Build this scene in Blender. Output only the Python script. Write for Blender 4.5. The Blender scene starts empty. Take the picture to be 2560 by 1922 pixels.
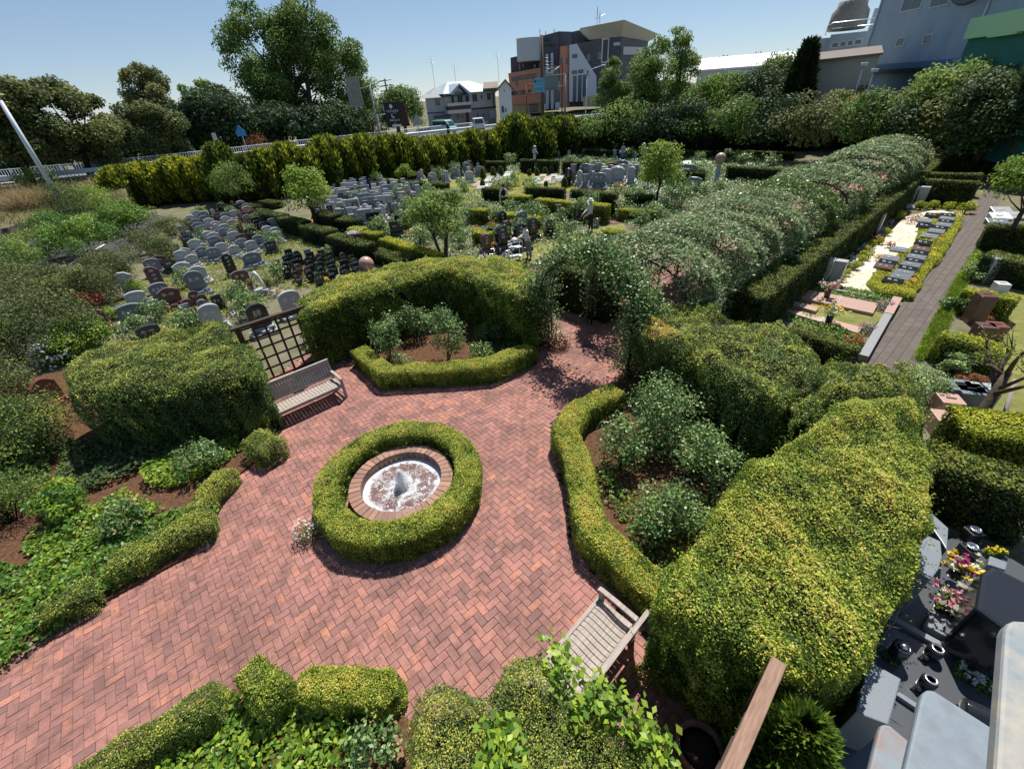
import bpy, math, random
import numpy as np
from mathutils import Vector, Matrix

sc = bpy.context.scene
COL = sc.collection
R = random.Random(11)
rng = np.random.default_rng(11)
rad = math.radians

# ---------------------------------------------------------------- camera, sky, sun, exposure
FPX, PU, PV, HC = 1075.0, 1280.0, 961.0, 6.6          # focal length and centre in pixels of the 2560 px photograph, eye height
_d = np.array([110.0, 1589.0, FPX]); _d /= np.linalg.norm(_d)
_f = np.array([0, 0, 1.0]) - _d * _d[2]; _f /= np.linalg.norm(_f)
_r = np.cross(_f, -_d)
if _r[0] < 0: _r = -_r
RM = np.stack([_r, _f, -_d])
cam = bpy.data.cameras.new("camera")
cam.sensor_width = 36.0
cam.lens = FPX / 2560.0 * 36.0
cam.clip_start = 0.05
cam.clip_end = 3000
co = bpy.data.objects.new("camera", cam)
COL.objects.link(co)
_m = Matrix.Identity(4)
for i in range(3):
    _m[i][0] = RM[i, 0]; _m[i][1] = -RM[i, 1]; _m[i][2] = -RM[i, 2]
_m[2][3] = HC
co.matrix_world = _m
sc.camera = co

SUN_AZ, SUN_EL = rad(19.0), rad(60.0)                  # azimuth from +Y towards +X
w = bpy.data.worlds.new("World")
sc.world = w
w.use_nodes = True
_nt = w.node_tree
_sky = _nt.nodes.new("ShaderNodeTexSky")
_sky.sky_type = 'NISHITA'
_sky.sun_disc = False
_sky.sun_elevation = SUN_EL
_sky.sun_rotation = SUN_AZ
_sky.altitude = 0
_sky.air_density = 0.8
_sky.dust_density = 0.0
_sky.ozone_density = 6.0
_bg = _nt.nodes["Background"]
_bg.inputs[1].default_value = 0.12
_gm = _nt.nodes.new("ShaderNodeGamma"); _gm.inputs[1].default_value = 0.72       # softer contrast between zenith and horizon
_nt.links.new(_sky.outputs[0], _gm.inputs[0])
_nt.links.new(_gm.outputs[0], _bg.inputs[0])
sun = bpy.data.lights.new("sun", 'SUN')
sun.energy = 5.0
sun.angle = rad(0.5)
sun.color = (1.0, 0.955, 0.88)
so = bpy.data.objects.new("sun", sun)
COL.objects.link(so)
_sd = Vector((math.sin(SUN_AZ) * math.cos(SUN_EL), math.cos(SUN_AZ) * math.cos(SUN_EL), math.sin(SUN_EL)))
so.rotation_euler = _sd.to_track_quat('Z', 'Y').to_euler()
sc.view_settings.view_transform = 'Standard'
sc.view_settings.look = 'None'
sc.view_settings.exposure = 0.5
sc.view_settings.gamma = 1.0
sc.cycles.max_bounces = 6
sc.cycles.diffuse_bounces = 3
sc.cycles.glossy_bounces = 3
sc.cycles.transmission_bounces = 4
sc.cycles.transparent_max_bounces = 12
sc.cycles.use_denoising = True
sc.cycles.sample_clamp_indirect = 6.0

# ---------------------------------------------------------------- measuring helpers
def ray(u, v):
    return RM @ np.array([(u - PU) / FPX, (v - PV) / FPX, 1.0])

def G(u, v, z=0.0):
    """ground position (x, y) of the point that the survey photo shows at pixel u, v and height z"""
    r = ray(u, v); t = (z - HC) / r[2]
    return (r[0] * t, r[1] * t)

def HZ(foot, top, z=0.0):
    """height of the point seen at pixel `top` that stands over the ground point at pixel `foot`"""
    g = G(foot[0], foot[1], z); r = ray(*top)
    t = math.hypot(*g) / math.hypot(r[0], r[1])
    return HC + r[2] * t

def AT(u, v, dist):
    """x, y, z on the sight line of pixel u, v at ground distance dist"""
    r = ray(u, v); t = dist / math.hypot(r[0], r[1])
    return (r[0] * t, r[1] * t, HC + r[2] * t)

GA = rad(40.0)                                         # the garden's own grid
UX = np.array([math.cos(GA), math.sin(GA)]); VX = np.array([-math.sin(GA), math.cos(GA)])

# ---------------------------------------------------------------- materials
MATS = {}
def _base(name):
    m = bpy.data.materials.new(name); m.use_nodes = True
    nt = m.node_tree
    return m, nt, nt.nodes["Principled BSDF"]

def mat(name, col, rough=0.6, spec=0.4, metal=0.0, var=0.0, scale=6.0, col2=None, bump=0.0, bscale=40.0, stretch=None, coat=0.0):
    """one solid material: colour with soft noise wear towards col2, optional bump"""
    if name in MATS: return MATS[name]
    m, nt, p = _base(name)
    p.inputs["Base Color"].default_value = (*col, 1)
    p.inputs["Roughness"].default_value = rough
    p.inputs["Specular IOR Level"].default_value = spec
    p.inputs["Metallic"].default_value = metal
    p.inputs["Coat Weight"].default_value = coat
    if var or col2 or bump:
        tc = nt.nodes.new("ShaderNodeTexCoord"); src = tc.outputs["Object"]
        if stretch:
            mp = nt.nodes.new("ShaderNodeMapping"); mp.inputs["Scale"].default_value = stretch
            nt.links.new(src, mp.inputs[0]); src = mp.outputs[0]
        if var or col2:
            n = nt.nodes.new("ShaderNodeTexNoise"); n.inputs["Scale"].default_value = scale
            n.inputs["Detail"].default_value = 6; n.inputs["Roughness"].default_value = 0.65
            nt.links.new(src, n.inputs["Vector"])
            cr = nt.nodes.new("ShaderNodeValToRGB")
            c2 = col2 or tuple(c * (1 - var) for c in col)
            cr.color_ramp.elements[0].position = 0.35; cr.color_ramp.elements[1].position = 0.65
            cr.color_ramp.elements[0].color = (*c2, 1); cr.color_ramp.elements[1].color = (*col, 1)
            nt.links.new(n.outputs[0], cr.inputs[0]); nt.links.new(cr.outputs[0], p.inputs["Base Color"])
        if bump:
            n2 = nt.nodes.new("ShaderNodeTexNoise"); n2.inputs["Scale"].default_value = bscale; n2.inputs["Detail"].default_value = 4
            nt.links.new(src, n2.inputs["Vector"])
            b = nt.nodes.new("ShaderNodeBump"); b.inputs["Strength"].default_value = bump; b.inputs["Distance"].default_value = 0.02
            nt.links.new(n2.outputs[0], b.inputs["Height"]); nt.links.new(b.outputs[0], p.inputs["Normal"])
    MATS[name] = m
    return m

def tintmat(name, stops, rough=0.5, spec=0.3, trans=0.3, stain=None):
    """material coloured by each face's own 'tint' (leaf or brick colour); leaves let some light through"""
    if name in MATS: return MATS[name]
    m, nt, p = _base(name)
    a = nt.nodes.new("ShaderNodeAttribute"); a.attribute_name = "tint"
    cr = nt.nodes.new("ShaderNodeValToRGB")
    e = cr.color_ramp.elements
    while len(e) < len(stops): e.new(0.5)
    for i, (pos, c) in enumerate(stops):
        e[i].position = pos; e[i].color = (*c, 1)
    nt.links.new(a.outputs["Fac"], cr.inputs[0])
    out = cr.outputs[0]
    if stain:
        tc = nt.nodes.new("ShaderNodeTexCoord")
        for sc_, lo, hi, c, amt in stain:
            n = nt.nodes.new("ShaderNodeTexNoise"); n.inputs["Scale"].default_value = sc_; n.inputs["Detail"].default_value = 8
            n.inputs["Roughness"].default_value = 0.7
            nt.links.new(tc.outputs["Object"], n.inputs["Vector"])
            mr = nt.nodes.new("ShaderNodeMapRange"); mr.inputs[1].default_value = lo; mr.inputs[2].default_value = hi; mr.inputs[4].default_value = amt
            nt.links.new(n.outputs[0], mr.inputs[0])
            mx = nt.nodes.new("ShaderNodeMix"); mx.data_type = 'RGBA'
            nt.links.new(mr.outputs[0], mx.inputs[0]); nt.links.new(out, mx.inputs[6]); mx.inputs[7].default_value = (*c, 1)
            out = mx.outputs[2]
    nt.links.new(out, p.inputs["Base Color"])
    p.inputs["Roughness"].default_value = rough
    p.inputs["Specular IOR Level"].default_value = spec
    if trans:
        t = nt.nodes.new("ShaderNodeBsdfTranslucent")
        g = nt.nodes.new("ShaderNodeGamma"); g.inputs[1].default_value = 0.8
        nt.links.new(out, g.inputs[0]); nt.links.new(g.outputs[0], t.inputs[0])
        mx = nt.nodes.new("ShaderNodeMixShader"); mx.inputs[0].default_value = trans
        nt.links.new(p.outputs[0], mx.inputs[1]); nt.links.new(t.outputs[0], mx.inputs[2])
        nt.links.new(mx.outputs[0], nt.nodes["Material Output"].inputs[0])
    MATS[name] = m
    return m

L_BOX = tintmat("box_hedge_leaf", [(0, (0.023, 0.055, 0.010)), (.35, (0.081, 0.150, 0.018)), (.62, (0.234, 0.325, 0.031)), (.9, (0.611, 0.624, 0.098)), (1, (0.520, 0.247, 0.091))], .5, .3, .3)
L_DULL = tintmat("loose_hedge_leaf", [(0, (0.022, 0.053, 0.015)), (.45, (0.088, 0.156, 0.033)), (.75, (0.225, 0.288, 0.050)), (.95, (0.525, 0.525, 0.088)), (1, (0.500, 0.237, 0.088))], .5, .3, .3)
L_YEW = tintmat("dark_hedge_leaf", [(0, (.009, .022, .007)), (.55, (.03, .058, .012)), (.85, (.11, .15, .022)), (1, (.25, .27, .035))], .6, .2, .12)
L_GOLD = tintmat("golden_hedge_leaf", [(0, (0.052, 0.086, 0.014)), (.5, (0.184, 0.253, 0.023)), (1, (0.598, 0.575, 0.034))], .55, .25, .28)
L_ROSE = tintmat("rose_leaf", [(0, (0.025, 0.075, 0.025)), (.55, (0.121, 0.218, 0.057)), (.95, (0.333, 0.460, 0.161)), (1, (0.345, 0.161, 0.092))], .42, .4, .25)
L_IVY = tintmat("broad_leaf", [(0, (0.033, 0.094, 0.017)), (.55, (0.110, 0.231, 0.028)), (1, (0.352, 0.462, 0.044))], .45, .35, .34)
L_LIME = tintmat("lime_tree_leaf", [(0, (.08, .16, .02)), (.6, (.22, .33, .035)), (1, (.42, .48, .06))], .55, .25, .4)
L_TREE = tintmat("tree_leaf", [(0, (0.032, 0.078, 0.016)), (.6, (0.115, 0.203, 0.041)), (1, (0.284, 0.378, 0.074))], .6, .2, .3)
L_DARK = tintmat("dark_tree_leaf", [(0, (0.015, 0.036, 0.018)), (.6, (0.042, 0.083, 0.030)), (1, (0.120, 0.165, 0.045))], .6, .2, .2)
L_OLIVE = tintmat("olive_leaf", [(0, (0.049, 0.077, 0.028)), (.6, (0.154, 0.189, 0.056)), (1, (0.350, 0.322, 0.098))], .6, .2, .28)
L_THUJA = tintmat("thuja_spray", [(0, (0.018, 0.044, 0.010)), (.5, (0.065, 0.111, 0.016)), (.8, (0.260, 0.312, 0.026)), (1, (0.598, 0.559, 0.039))], .65, .15, .28)
L_RED = tintmat("red_leaf", [(0, (.14, .03, .03)), (1, (.45, .09, .06))], .5, .25, .3)
L_STRAW = tintmat("dry_grass", [(0, (.10, .12, .03)), (.4, (.25, .20, .09)), (1, (.5, .37, .2))], .7, .2, .25)
L_GRASS = tintmat("grass_blade", [(0, (.06, .12, .015)), (.6, (.18, .30, .02)), (1, (.38, .44, .04))], .55, .2, .3)
L_COPPER = tintmat("copper_leaf", [(0, (.14, .05, .02)), (.6, (.32, .13, .045)), (1, (.46, .24, .09))], .55, .25, .3)
PETAL = {k: tintmat("petal_" + k, [(0, tuple(c * .75 for c in v)), (1, v)], .5, .2, .3) for k, v in dict(
    white=(.85, .85, .82), yellow=(.85, .58, .02), orange=(.8, .3, .03), pink=(.75, .3, .38), magenta=(.5, .05, .22), violet=(.25, .18, .6), red=(.6, .03, .05), cream=(.8, .76, .55)).items()}
L_TWIG = tintmat('grey_twig', [(0, (.13, .10, .075)), (1, (.36, .31, .25))], .9, .1, 0)
M_CORE = mat("opaque_core", (.035, .03, .018), .9, .1, var=.5, scale=9)
M_BARK = mat("bark", (.11, .085, .06), .9, .15, var=.5, scale=8, bump=.6, bscale=25)
M_DBARK = mat("dark_bark", (.045, .036, .028), .9, .15, var=.4, scale=8)
M_SOIL = mat("garden_soil", (.16, .085, .05), 1, .05, var=.55, scale=14, bump=1.0, bscale=60)
M_WOOD = mat("weathered_teak", (.43, .38, .34), .7, .25, col2=(.27, .225, .19), scale=3, stretch=(1, 14, 14), bump=.3, bscale=30)
M_BROWN = mat("brown_stained_wood", (.06, .033, .022), .6, .35, col2=(.035, .02, .014), scale=5, stretch=(9, 9, 1.2), bump=.2)
M_BEAM = mat("faded_brown_beam", (.30, .185, .13), .65, .3, col2=(.19, .11, .075), scale=3, stretch=(1.5, 12, 12), bump=.2)
M_DSTEEL = mat("dark_painted_steel", (.02, .02, .02), .4, .5)
M_GALV = mat("galvanised_steel", (.5, .56, .6), .4, .5, .6, var=.15, scale=3)
M_WHITEST = mat("white_painted_steel", (.62, .68, .74), .4, .5, var=.1)

# ---------------------------------------------------------------- objects
def link(o, parent=None):
    COL.objects.link(o)
    if parent: o.parent = parent
    return o

def tag(o, label=None, cat=None, group=None, kind=None):
    if label: o["label"] = label
    if cat: o["category"] = cat
    if group: o["group"] = group
    if kind: o["kind"] = kind
    return o

def thing(name, label, cat, loc=(0, 0, 0), rz=0.0, group=None):
    o = bpy.data.objects.new(name, None)
    o.empty_display_size = 0.2
    o.location = (loc[0], loc[1], loc[2] if len(loc) > 2 else 0.0); o.rotation_euler = (0, 0, rz)
    return tag(link(o), label, cat, group)

def copy_tree(o, parent=None):
    c = o.copy(); COL.objects.link(c); c.parent = parent
    for ch in list(o.children): copy_tree(ch, c)
    return c

def place(o, loc, rz=0.0, s=1.0, label=None, group=None):
    o.location = (loc[0], loc[1], loc[2] if len(loc) > 2 else 0.0); o.rotation_euler = (0, 0, rz)
    o.scale = (s, s, s) if not hasattr(s, "__len__") else s
    if label: o["label"] = label
    if group: o["group"] = group
    return o

class MB:
    """collects boxes, prisms, tubes and lathes that become ONE mesh"""
    def __init__(s): s.v, s.f, s.mi, s.sm = [], [], [], []
    def add(s, vs, fs, mi=0, sm=False):
        b = len(s.v); s.v += [tuple(map(float, q)) for q in vs]
        s.f += [tuple(b + i for i in f) for f in fs]; s.mi += [mi] * len(fs); s.sm += [sm] * len(fs)
        return s
    def box(s, x0, y0, z0, x1, y1, z1, mi=0, rz=0.0, o=(0, 0), tz=0.0):
        c, n = math.cos(rz), math.sin(rz)
        P = [(x, y, z) for z in (z0, z1) for x, y in ((x0, y0), (x1, y0), (x1, y1), (x0, y1))]
        if rz or o != (0, 0): P = [(o[0] + x * c - y * n, o[1] + x * n + y * c, z) for x, y, z in P]
        return s.add(P, [(3, 2, 1, 0), (4, 5, 6, 7), (0, 1, 5, 4), (1, 2, 6, 5), (2, 3, 7, 6), (3, 0, 4, 7)], mi)
    def hexa(s, P, mi=0):
        return s.add(P, [(3, 2, 1, 0), (4, 5, 6, 7), (0, 1, 5, 4), (1, 2, 6, 5), (2, 3, 7, 6), (3, 0, 4, 7)], mi)
    def poly(s, pts, z0, z1, mi=0):
        """upright prism over a ground outline"""
        n = len(pts)
        a = sum(pts[i][0] * pts[(i + 1) % n][1] - pts[(i + 1) % n][0] * pts[i][1] for i in range(n))
        if a < 0: pts = pts[::-1]
        return s.add([(x, y, z0) for x, y in pts] + [(x, y, z1) for x, y in pts],
                     [tuple(range(n - 1, -1, -1)), tuple(range(n, 2 * n))] + [(i, (i + 1) % n, n + (i + 1) % n, n + i) for i in range(n)], mi)
    def face(s, prof, y0, y1, mi=0):
        """outline in x, z made thick along y"""
        n = len(prof)
        a = sum(prof[i][0] * prof[(i + 1) % n][1] - prof[(i + 1) % n][0] * prof[i][1] for i in range(n))
        if a < 0: prof = prof[::-1]
        if y0 > y1: y0, y1 = y1, y0
        return s.add([(x, y0, z) for x, z in prof] + [(x, y1, z) for x, z in prof],
                     [tuple(range(n)), tuple(range(2 * n - 1, n - 1, -1))] + [(i, n + i, n + (i + 1) % n, (i + 1) % n) for i in range(n)], mi)
    def tube(s, pts, rs, n=6, mi=0, cap=True):
        pts = [Vector(p) for p in pts]
        if not hasattr(rs, "__len__"): rs = [rs] * len(pts)
        V, Fc = [], []
        up = Vector((0, 0, 1))
        for i, p in enumerate(pts):
            t = (pts[min(i + 1, len(pts) - 1)] - pts[max(i - 1, 0)]).normalized()
            a = t.cross(up if abs(t.z) < .95 else Vector((1, 0, 0))).normalized(); b = t.cross(a)
            V += [p + (a * math.cos(2 * math.pi * k / n) + b * math.sin(2 * math.pi * k / n)) * rs[i] for k in range(n)]
        for i in range(len(pts) - 1):
            Fc += [(i * n + k, i * n + (k + 1) % n, (i + 1) * n + (k + 1) % n, (i + 1) * n + k) for k in range(n)]
        if cap: Fc += [tuple(range(n - 1, -1, -1)), tuple(range((len(pts) - 1) * n, len(pts) * n))]
        return s.add(V, Fc, mi, True)
    def lathe(s, prof, n=20, o=(0, 0, 0), mi=0):
        V = [(o[0] + r * math.cos(2 * math.pi * k / n), o[1] + r * math.sin(2 * math.pi * k / n), o[2] + z) for r, z in prof for k in range(n)]
        Fc = [(i * n + k, i * n + (k + 1) % n, (i + 1) * n + (k + 1) % n, (i + 1) * n + k) for i in range(len(prof) - 1) for k in range(n)]
        Fc += [tuple(range(n - 1, -1, -1)), tuple(range((len(prof) - 1) * n, len(prof) * n))]
        return s.add(V, Fc, mi, True)
    def blob(s, c, r, n=10, m=6, mi=0, amp=0.0, ph=0.0):
        rx, ry, rz_ = r if hasattr(r, "__len__") else (r, r, r)
        V = []
        for i in range(m + 1):
            th = math.pi * i / m
            for k in range(n):
                f = 2 * math.pi * k / n
                q = 1 + amp * math.sin(3 * f + ph) * math.sin(2 * th + ph)
                V.append((c[0] + rx * q * math.sin(th) * math.cos(f), c[1] + ry * q * math.sin(th) * math.sin(f), c[2] + rz_ * q * math.cos(th)))
        return s.add(V, [(i * n + k, (i + 1) * n + k, (i + 1) * n + (k + 1) % n, i * n + (k + 1) % n) for i in range(m) for k in range(n)], mi, True)
    def mesh(s, name, mats):
        me = bpy.data.meshes.new(name)
        me.from_pydata(s.v, [], s.f)
        for m in (mats if isinstance(mats, (list, tuple)) else [mats]): me.materials.append(m)
        me.polygons.foreach_set("material_index", s.mi)
        me.polygons.foreach_set("use_smooth", s.sm)
        return me
    def build(s, name, mats, parent=None, bevel=0.0, loc=None):
        o = bpy.data.objects.new(name, s.mesh(name, mats))
        if loc: o.location = loc
        if bevel:
            b = o.modifiers.new("bevel", 'BEVEL'); b.width = bevel; b.segments = 2; b.limit_method = 'ANGLE'
        return link(o, parent)

def structure(o, label=None):
    o["kind"] = "structure"
    return o

# ---------------------------------------------------------------- leaves
_K = rng.normal(size=(9, 3)); _PH = rng.uniform(0, 6.28, 9)
def noise3(p, s=1.0):
    """smooth noise in about -1..1"""
    q = np.sin((p * s) @ _K.T * 1.7 + _PH)
    return q.sum(1) / 4.2

def nrm(a):
    return a / np.maximum(np.linalg.norm(a, axis=1, keepdims=True), 1e-9)

def leafmesh(name, P, N, size, tint, m, long=1.0, fold=0.0):
    """many small diamond leaves as ONE mesh: P positions, N facing directions"""
    n = len(P)
    N = nrm(N)
    T = nrm(np.cross(N, rng.normal(size=(n, 3))))
    B = np.cross(N, T)
    size = np.broadcast_to(np.asarray(size, float), (n,)) * rng.uniform(.7, 1.25, n)
    a = (size * .5 * long)[:, None]; b = (size * .30)[:, None]
    V = np.empty((n, 4, 3))
    V[:, 0] = P - T * a; V[:, 1] = P + B * b + N * fold * b; V[:, 2] = P + T * a; V[:, 3] = P - B * b + N * fold * b
    return quads(name, V.reshape(-1, 3), tint, m)

def quads(name, V, tint, m):
    n = len(V) // 4
    me = bpy.data.meshes.new(name)
    me.vertices.add(4 * n); me.vertices.foreach_set("co", V.astype(np.float32).ravel())
    me.loops.add(4 * n); me.loops.foreach_set("vertex_index", np.arange(4 * n, dtype=np.int32))
    me.polygons.add(n); me.polygons.foreach_set("loop_start", np.arange(0, 4 * n, 4, dtype=np.int32))
    me.update(calc_edges=True)
    at = me.attributes.new("tint", 'FLOAT', 'FACE')
    at.data.foreach_set("value", np.clip(tint, 0, 1).astype(np.float32))
    for q in (m if isinstance(m, (list, tuple)) else [m]): me.materials.append(q)
    return me

def sprays(name, P, D, ln, wd, tint, m):
    """long thin blades or conifer sprays pointing along D"""
    n = len(P); D = nrm(D)
    B = nrm(np.cross(D, rng.normal(size=(n, 3))))
    ln = (np.broadcast_to(ln, (n,)) * rng.uniform(.6, 1.3, n))[:, None]; wd = (np.broadcast_to(wd, (n,)) * rng.uniform(.7, 1.3, n))[:, None]
    V = np.empty((n, 4, 3))
    V[:, 0] = P; V[:, 1] = P + D * ln * .45 + B * wd * .5; V[:, 2] = P + D * ln; V[:, 3] = P + D * ln * .45 - B * wd * .5
    return quads(name, V.reshape(-1, 3), tint, m)

def mo(name, me, parent=None):
    return link(bpy.data.objects.new(name, me), parent)

# ---- flat outlines
def inside(P, poly):
    x, y = P[:, 0], P[:, 1]; r = np.zeros(len(P), bool)
    n = len(poly)
    for i in range(n):
        (x0, y0), (x1, y1) = poly[i], poly[(i + 1) % n]
        if y0 == y1: continue
        c = ((y0 > y) != (y1 > y)) & (x < (x1 - x0) * (y - y0) / (y1 - y0) + x0)
        r ^= c
    return r

def edgedist(P, poly):
    d = np.full(len(P), 1e9)
    n = len(poly)
    for i in range(n):
        a = np.array(poly[i]); e = np.array(poly[(i + 1) % n]) - a
        t = np.clip(((P - a) @ e) / max(e @ e, 1e-9), 0, 1)
        d = np.minimum(d, np.linalg.norm(P - a - t[:, None] * e, axis=1))
    return d

def area(poly):
    return sum(poly[i][0] * poly[(i + 1) % len(poly)][1] - poly[(i + 1) % len(poly)][0] * poly[i][1] for i in range(len(poly))) / 2

def ccw(poly):
    return list(poly) if area(poly) > 0 else list(poly)[::-1]

def inset(poly, d):
    poly = ccw(poly); n = len(poly); out = []
    for i in range(n):
        p, a, b = np.array(poly[i]), np.array(poly[i - 1]), np.array(poly[(i + 1) % n])
        e1 = (p - a) / max(np.linalg.norm(p - a), 1e-6); e2 = (b - p) / max(np.linalg.norm(b - p), 1e-6)
        n1 = np.array([-e1[1], e1[0]]); n2 = np.array([-e2[1], e2[0]])
        k = max(1 + n1 @ n2, .5)
        out.append(tuple(p + (n1 + n2) * d / k))
    return out

def band(pts, w):
    """outline of a strip of width w along a line of points"""
    P = [np.array(p, float) for p in pts]; L, Rr = [], []
    for i, p in enumerate(P):
        e1 = P[min(i + 1, len(P) - 1)] - p if i < len(P) - 1 else p - P[i - 1]
        e0 = p - P[i - 1] if i else e1
        e0 = e0 / np.linalg.norm(e0); e1 = e1 / np.linalg.norm(e1)
        n0 = np.array([-e0[1], e0[0]]); n1 = np.array([-e1[1], e1[0]])
        nn = (n0 + n1) / max(1 + n0 @ n1, .5)
        L.append(tuple(p + nn * w / 2)); Rr.append(tuple(p - nn * w / 2))
    return ccw(L + Rr[::-1])

def circle(c, r, n=40):
    return [(c[0] + r * math.cos(2 * math.pi * i / n), c[1] + r * math.sin(2 * math.pi * i / n)) for i in range(n)]

def inpoly(poly, n, hole=None):
    P = np.array(poly); lo, hi = P.min(0), P.max(0); out = []; k = 0
    while k < n:
        q = rng.uniform(lo, hi, (n * 2, 2)); ok = inside(q, poly)
        if hole is not None: ok &= ~inside(q, hole)
        out.append(q[ok]); k += ok.sum()
    return np.concatenate(out)[:n]

def hedge(label, poly, h, leaf=.035, lai=1.7, m=None, amp=.04, rnd=.08, hole=None, z0=0.0, cat="hedge", group=None, name="hedge",
          bright=.55, topb=.15, jit=.55, brown=0.0, low=1.0, freq=1.3, stems=False, core=True, depth=.06, rough=.022, shoots=0, gaps=0.0, twigs=0):
    """clipped hedge over a ground outline: leaves over its top and sides, an added opaque core inside that stops light"""
    poly = ccw(poly)
    c = np.array(poly).mean(0); A = abs(area(poly)) - (abs(area(hole)) if hole else 0)
    per = lambda q: sum(math.dist(q[i], q[(i + 1) % len(q)]) for i in range(len(q)))
    dens = lai / (.30 * leaf * leaf)
    t = thing(name, label, cat, (c[0], c[1], z0), 0, group)
    nt_ = max(int(A * dens), 20)
    q = inpoly(poly, nt_, hole)
    d = edgedist(q, poly)
    if hole: d = np.minimum(d, edgedist(q, hole))
    k = np.clip(1 - d / rnd, 0, 1)
    P = [np.column_stack([q, h - rnd * (1 - np.sqrt(1 - k * k * .98))])]
    N = [np.tile([0, 0, 1.0], (nt_, 1))]
    for loop, sgn in ((poly, 1), (ccw(hole)[::-1] if hole else None, 1)):
        if not loop: continue
        for i in range(len(loop)):
            a, b = np.array(loop[i]), np.array(loop[(i + 1) % len(loop)]); L = np.linalg.norm(b - a)
            if L < 1e-4: continue
            n = max(int(L * h * dens), 2)
            s = rng.random(n); z = h * (rng.random(n) if low >= 1 else np.clip(rng.random(n) ** low, 0, 1))
            e = (b - a) / L; nr = np.array([e[1], -e[0]])
            kk = np.clip((z - (h - rnd)) / rnd, 0, 1)
            ins = rnd * (1 - np.sqrt(1 - kk * kk * .98))
            X = a + s[:, None] * (b - a) - nr * ins[:, None]
            P.append(np.column_stack([X, z])); N.append(np.tile([nr[0], nr[1], .15], (n, 1)))
    P = np.concatenate(P); N = np.concatenate(N)
    W = P.copy(); W[:, 2] += z0
    nz = noise3(W, freq)
    cl = noise3(W + 7.0, .26 / leaf); cl2 = noise3(W + 3.0, .09 / leaf)
    P = P + nrm(N) * (nz * amp + rough * (cl * .8 + cl2 * .7) + rng.uniform(-depth, .02, len(P)))[:, None]
    P[:, 2] = np.maximum(P[:, 2], .02)
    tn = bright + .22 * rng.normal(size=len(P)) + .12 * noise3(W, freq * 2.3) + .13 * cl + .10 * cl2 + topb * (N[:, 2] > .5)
    if brown:
        bn = noise3(W + 31.0, .9); tn = np.where(bn > 1.25 - brown, 1.0 - rng.random(len(P)) * .05, np.minimum(tn, .95))
    else: tn = np.minimum(tn, .94)
    if gaps:
        ok = (noise3(W + 17.0, 2.1) + .45 * cl < 1.55 - gaps) | (N[:, 2] > .5)
        P, N, tn = P[ok], N[ok], tn[ok]
    if shoots:
        ii = rng.choice(np.flatnonzero(P[:, 2] > h * .45), int(shoots * A))
        D = nrm(N[ii] * .6 + rng.normal(size=(len(ii), 3)) * .5 + [0, 0, .5]); ln = rng.uniform(.06, .22, len(ii)) * (1 + 6 * leaf)
        kq = 9; q = np.tile(np.linspace(.1, 1, kq), len(ii)); D9 = np.repeat(D, kq, 0)
        P = np.concatenate([P, np.repeat(P[ii], kq, 0) + D9 * (q * np.repeat(ln, kq))[:, None] + rng.normal(size=(len(q), 3)) * leaf * .35])
        N = np.concatenate([N, rng.normal(size=(len(q), 3)) + [0, 0, .5]]); tn = np.concatenate([tn, np.minimum(np.repeat(np.minimum(tn[ii], .94) + .12, kq), .94)])
    N = N * jit + rng.normal(size=N.shape) * .55 + np.array([0, 0, .35])
    P[:, :2] -= c
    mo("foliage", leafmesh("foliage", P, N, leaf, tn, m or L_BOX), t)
    if twigs:
        ii = rng.choice(np.flatnonzero((N[:, 2] > -.2) & (P[:, 2] > h * .5)), twigs)
        tag(mo("dry_twigs", sprays("dry_twigs", P[ii] - [0, 0, .05], rng.normal(size=(twigs, 3)) + [0, 0, .5], .22, .009, rng.random(twigs), L_TWIG), t), kind="stuff")
    if core:
        b = MB(); i_ = min(.09, h * .16) + amp * .8
        p2 = [(x - c[0], y - c[1]) for x, y in inset(poly, i_)]
        if hole:
            p3 = [(x - c[0], y - c[1]) for x, y in inset(hole, -i_)]
            n = len(p2)
            V = [(x, y, z) for z in (0.02, h - i_) for x, y in p2] + [(x, y, z) for z in (0.02, h - i_) for x, y in p3]
            Fc = []
            for i in range(n):
                j = (i + 1) % n
                Fc += [(i, j, n + j, n + i), (2 * n + j, 2 * n + i, 3 * n + i, 3 * n + j), (n + i, n + j, 3 * n + j, 3 * n + i)]
            b.add(V, Fc)
        else:
            b.poly(p2, .02, max(h - i_, .05))
        b.build("branches", M_CORE, t)  # added solid core, not separate branches; keeps light from shining through the leaves
    return t

def clumps(c, r, n, k=.38, flat=0.6, top=0.0):
    """leaf clump centres spread over a crown of radii r"""
    out = []
    for i in range(n):
        d = rng.normal(size=3); d /= np.linalg.norm(d)
        if d[2] < -flat: d[2] = -d[2]
        q = rng.uniform(.35, 1.0) ** .6
        out.append((c[0] + d[0] * r[0] * q * (1 - k * .6), c[1] + d[1] * r[1] * q * (1 - k * .6), c[2] + d[2] * r[2] * q * (1 - k * .5), min(r) * k * rng.uniform(.7, 1.25)))
    return out

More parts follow.
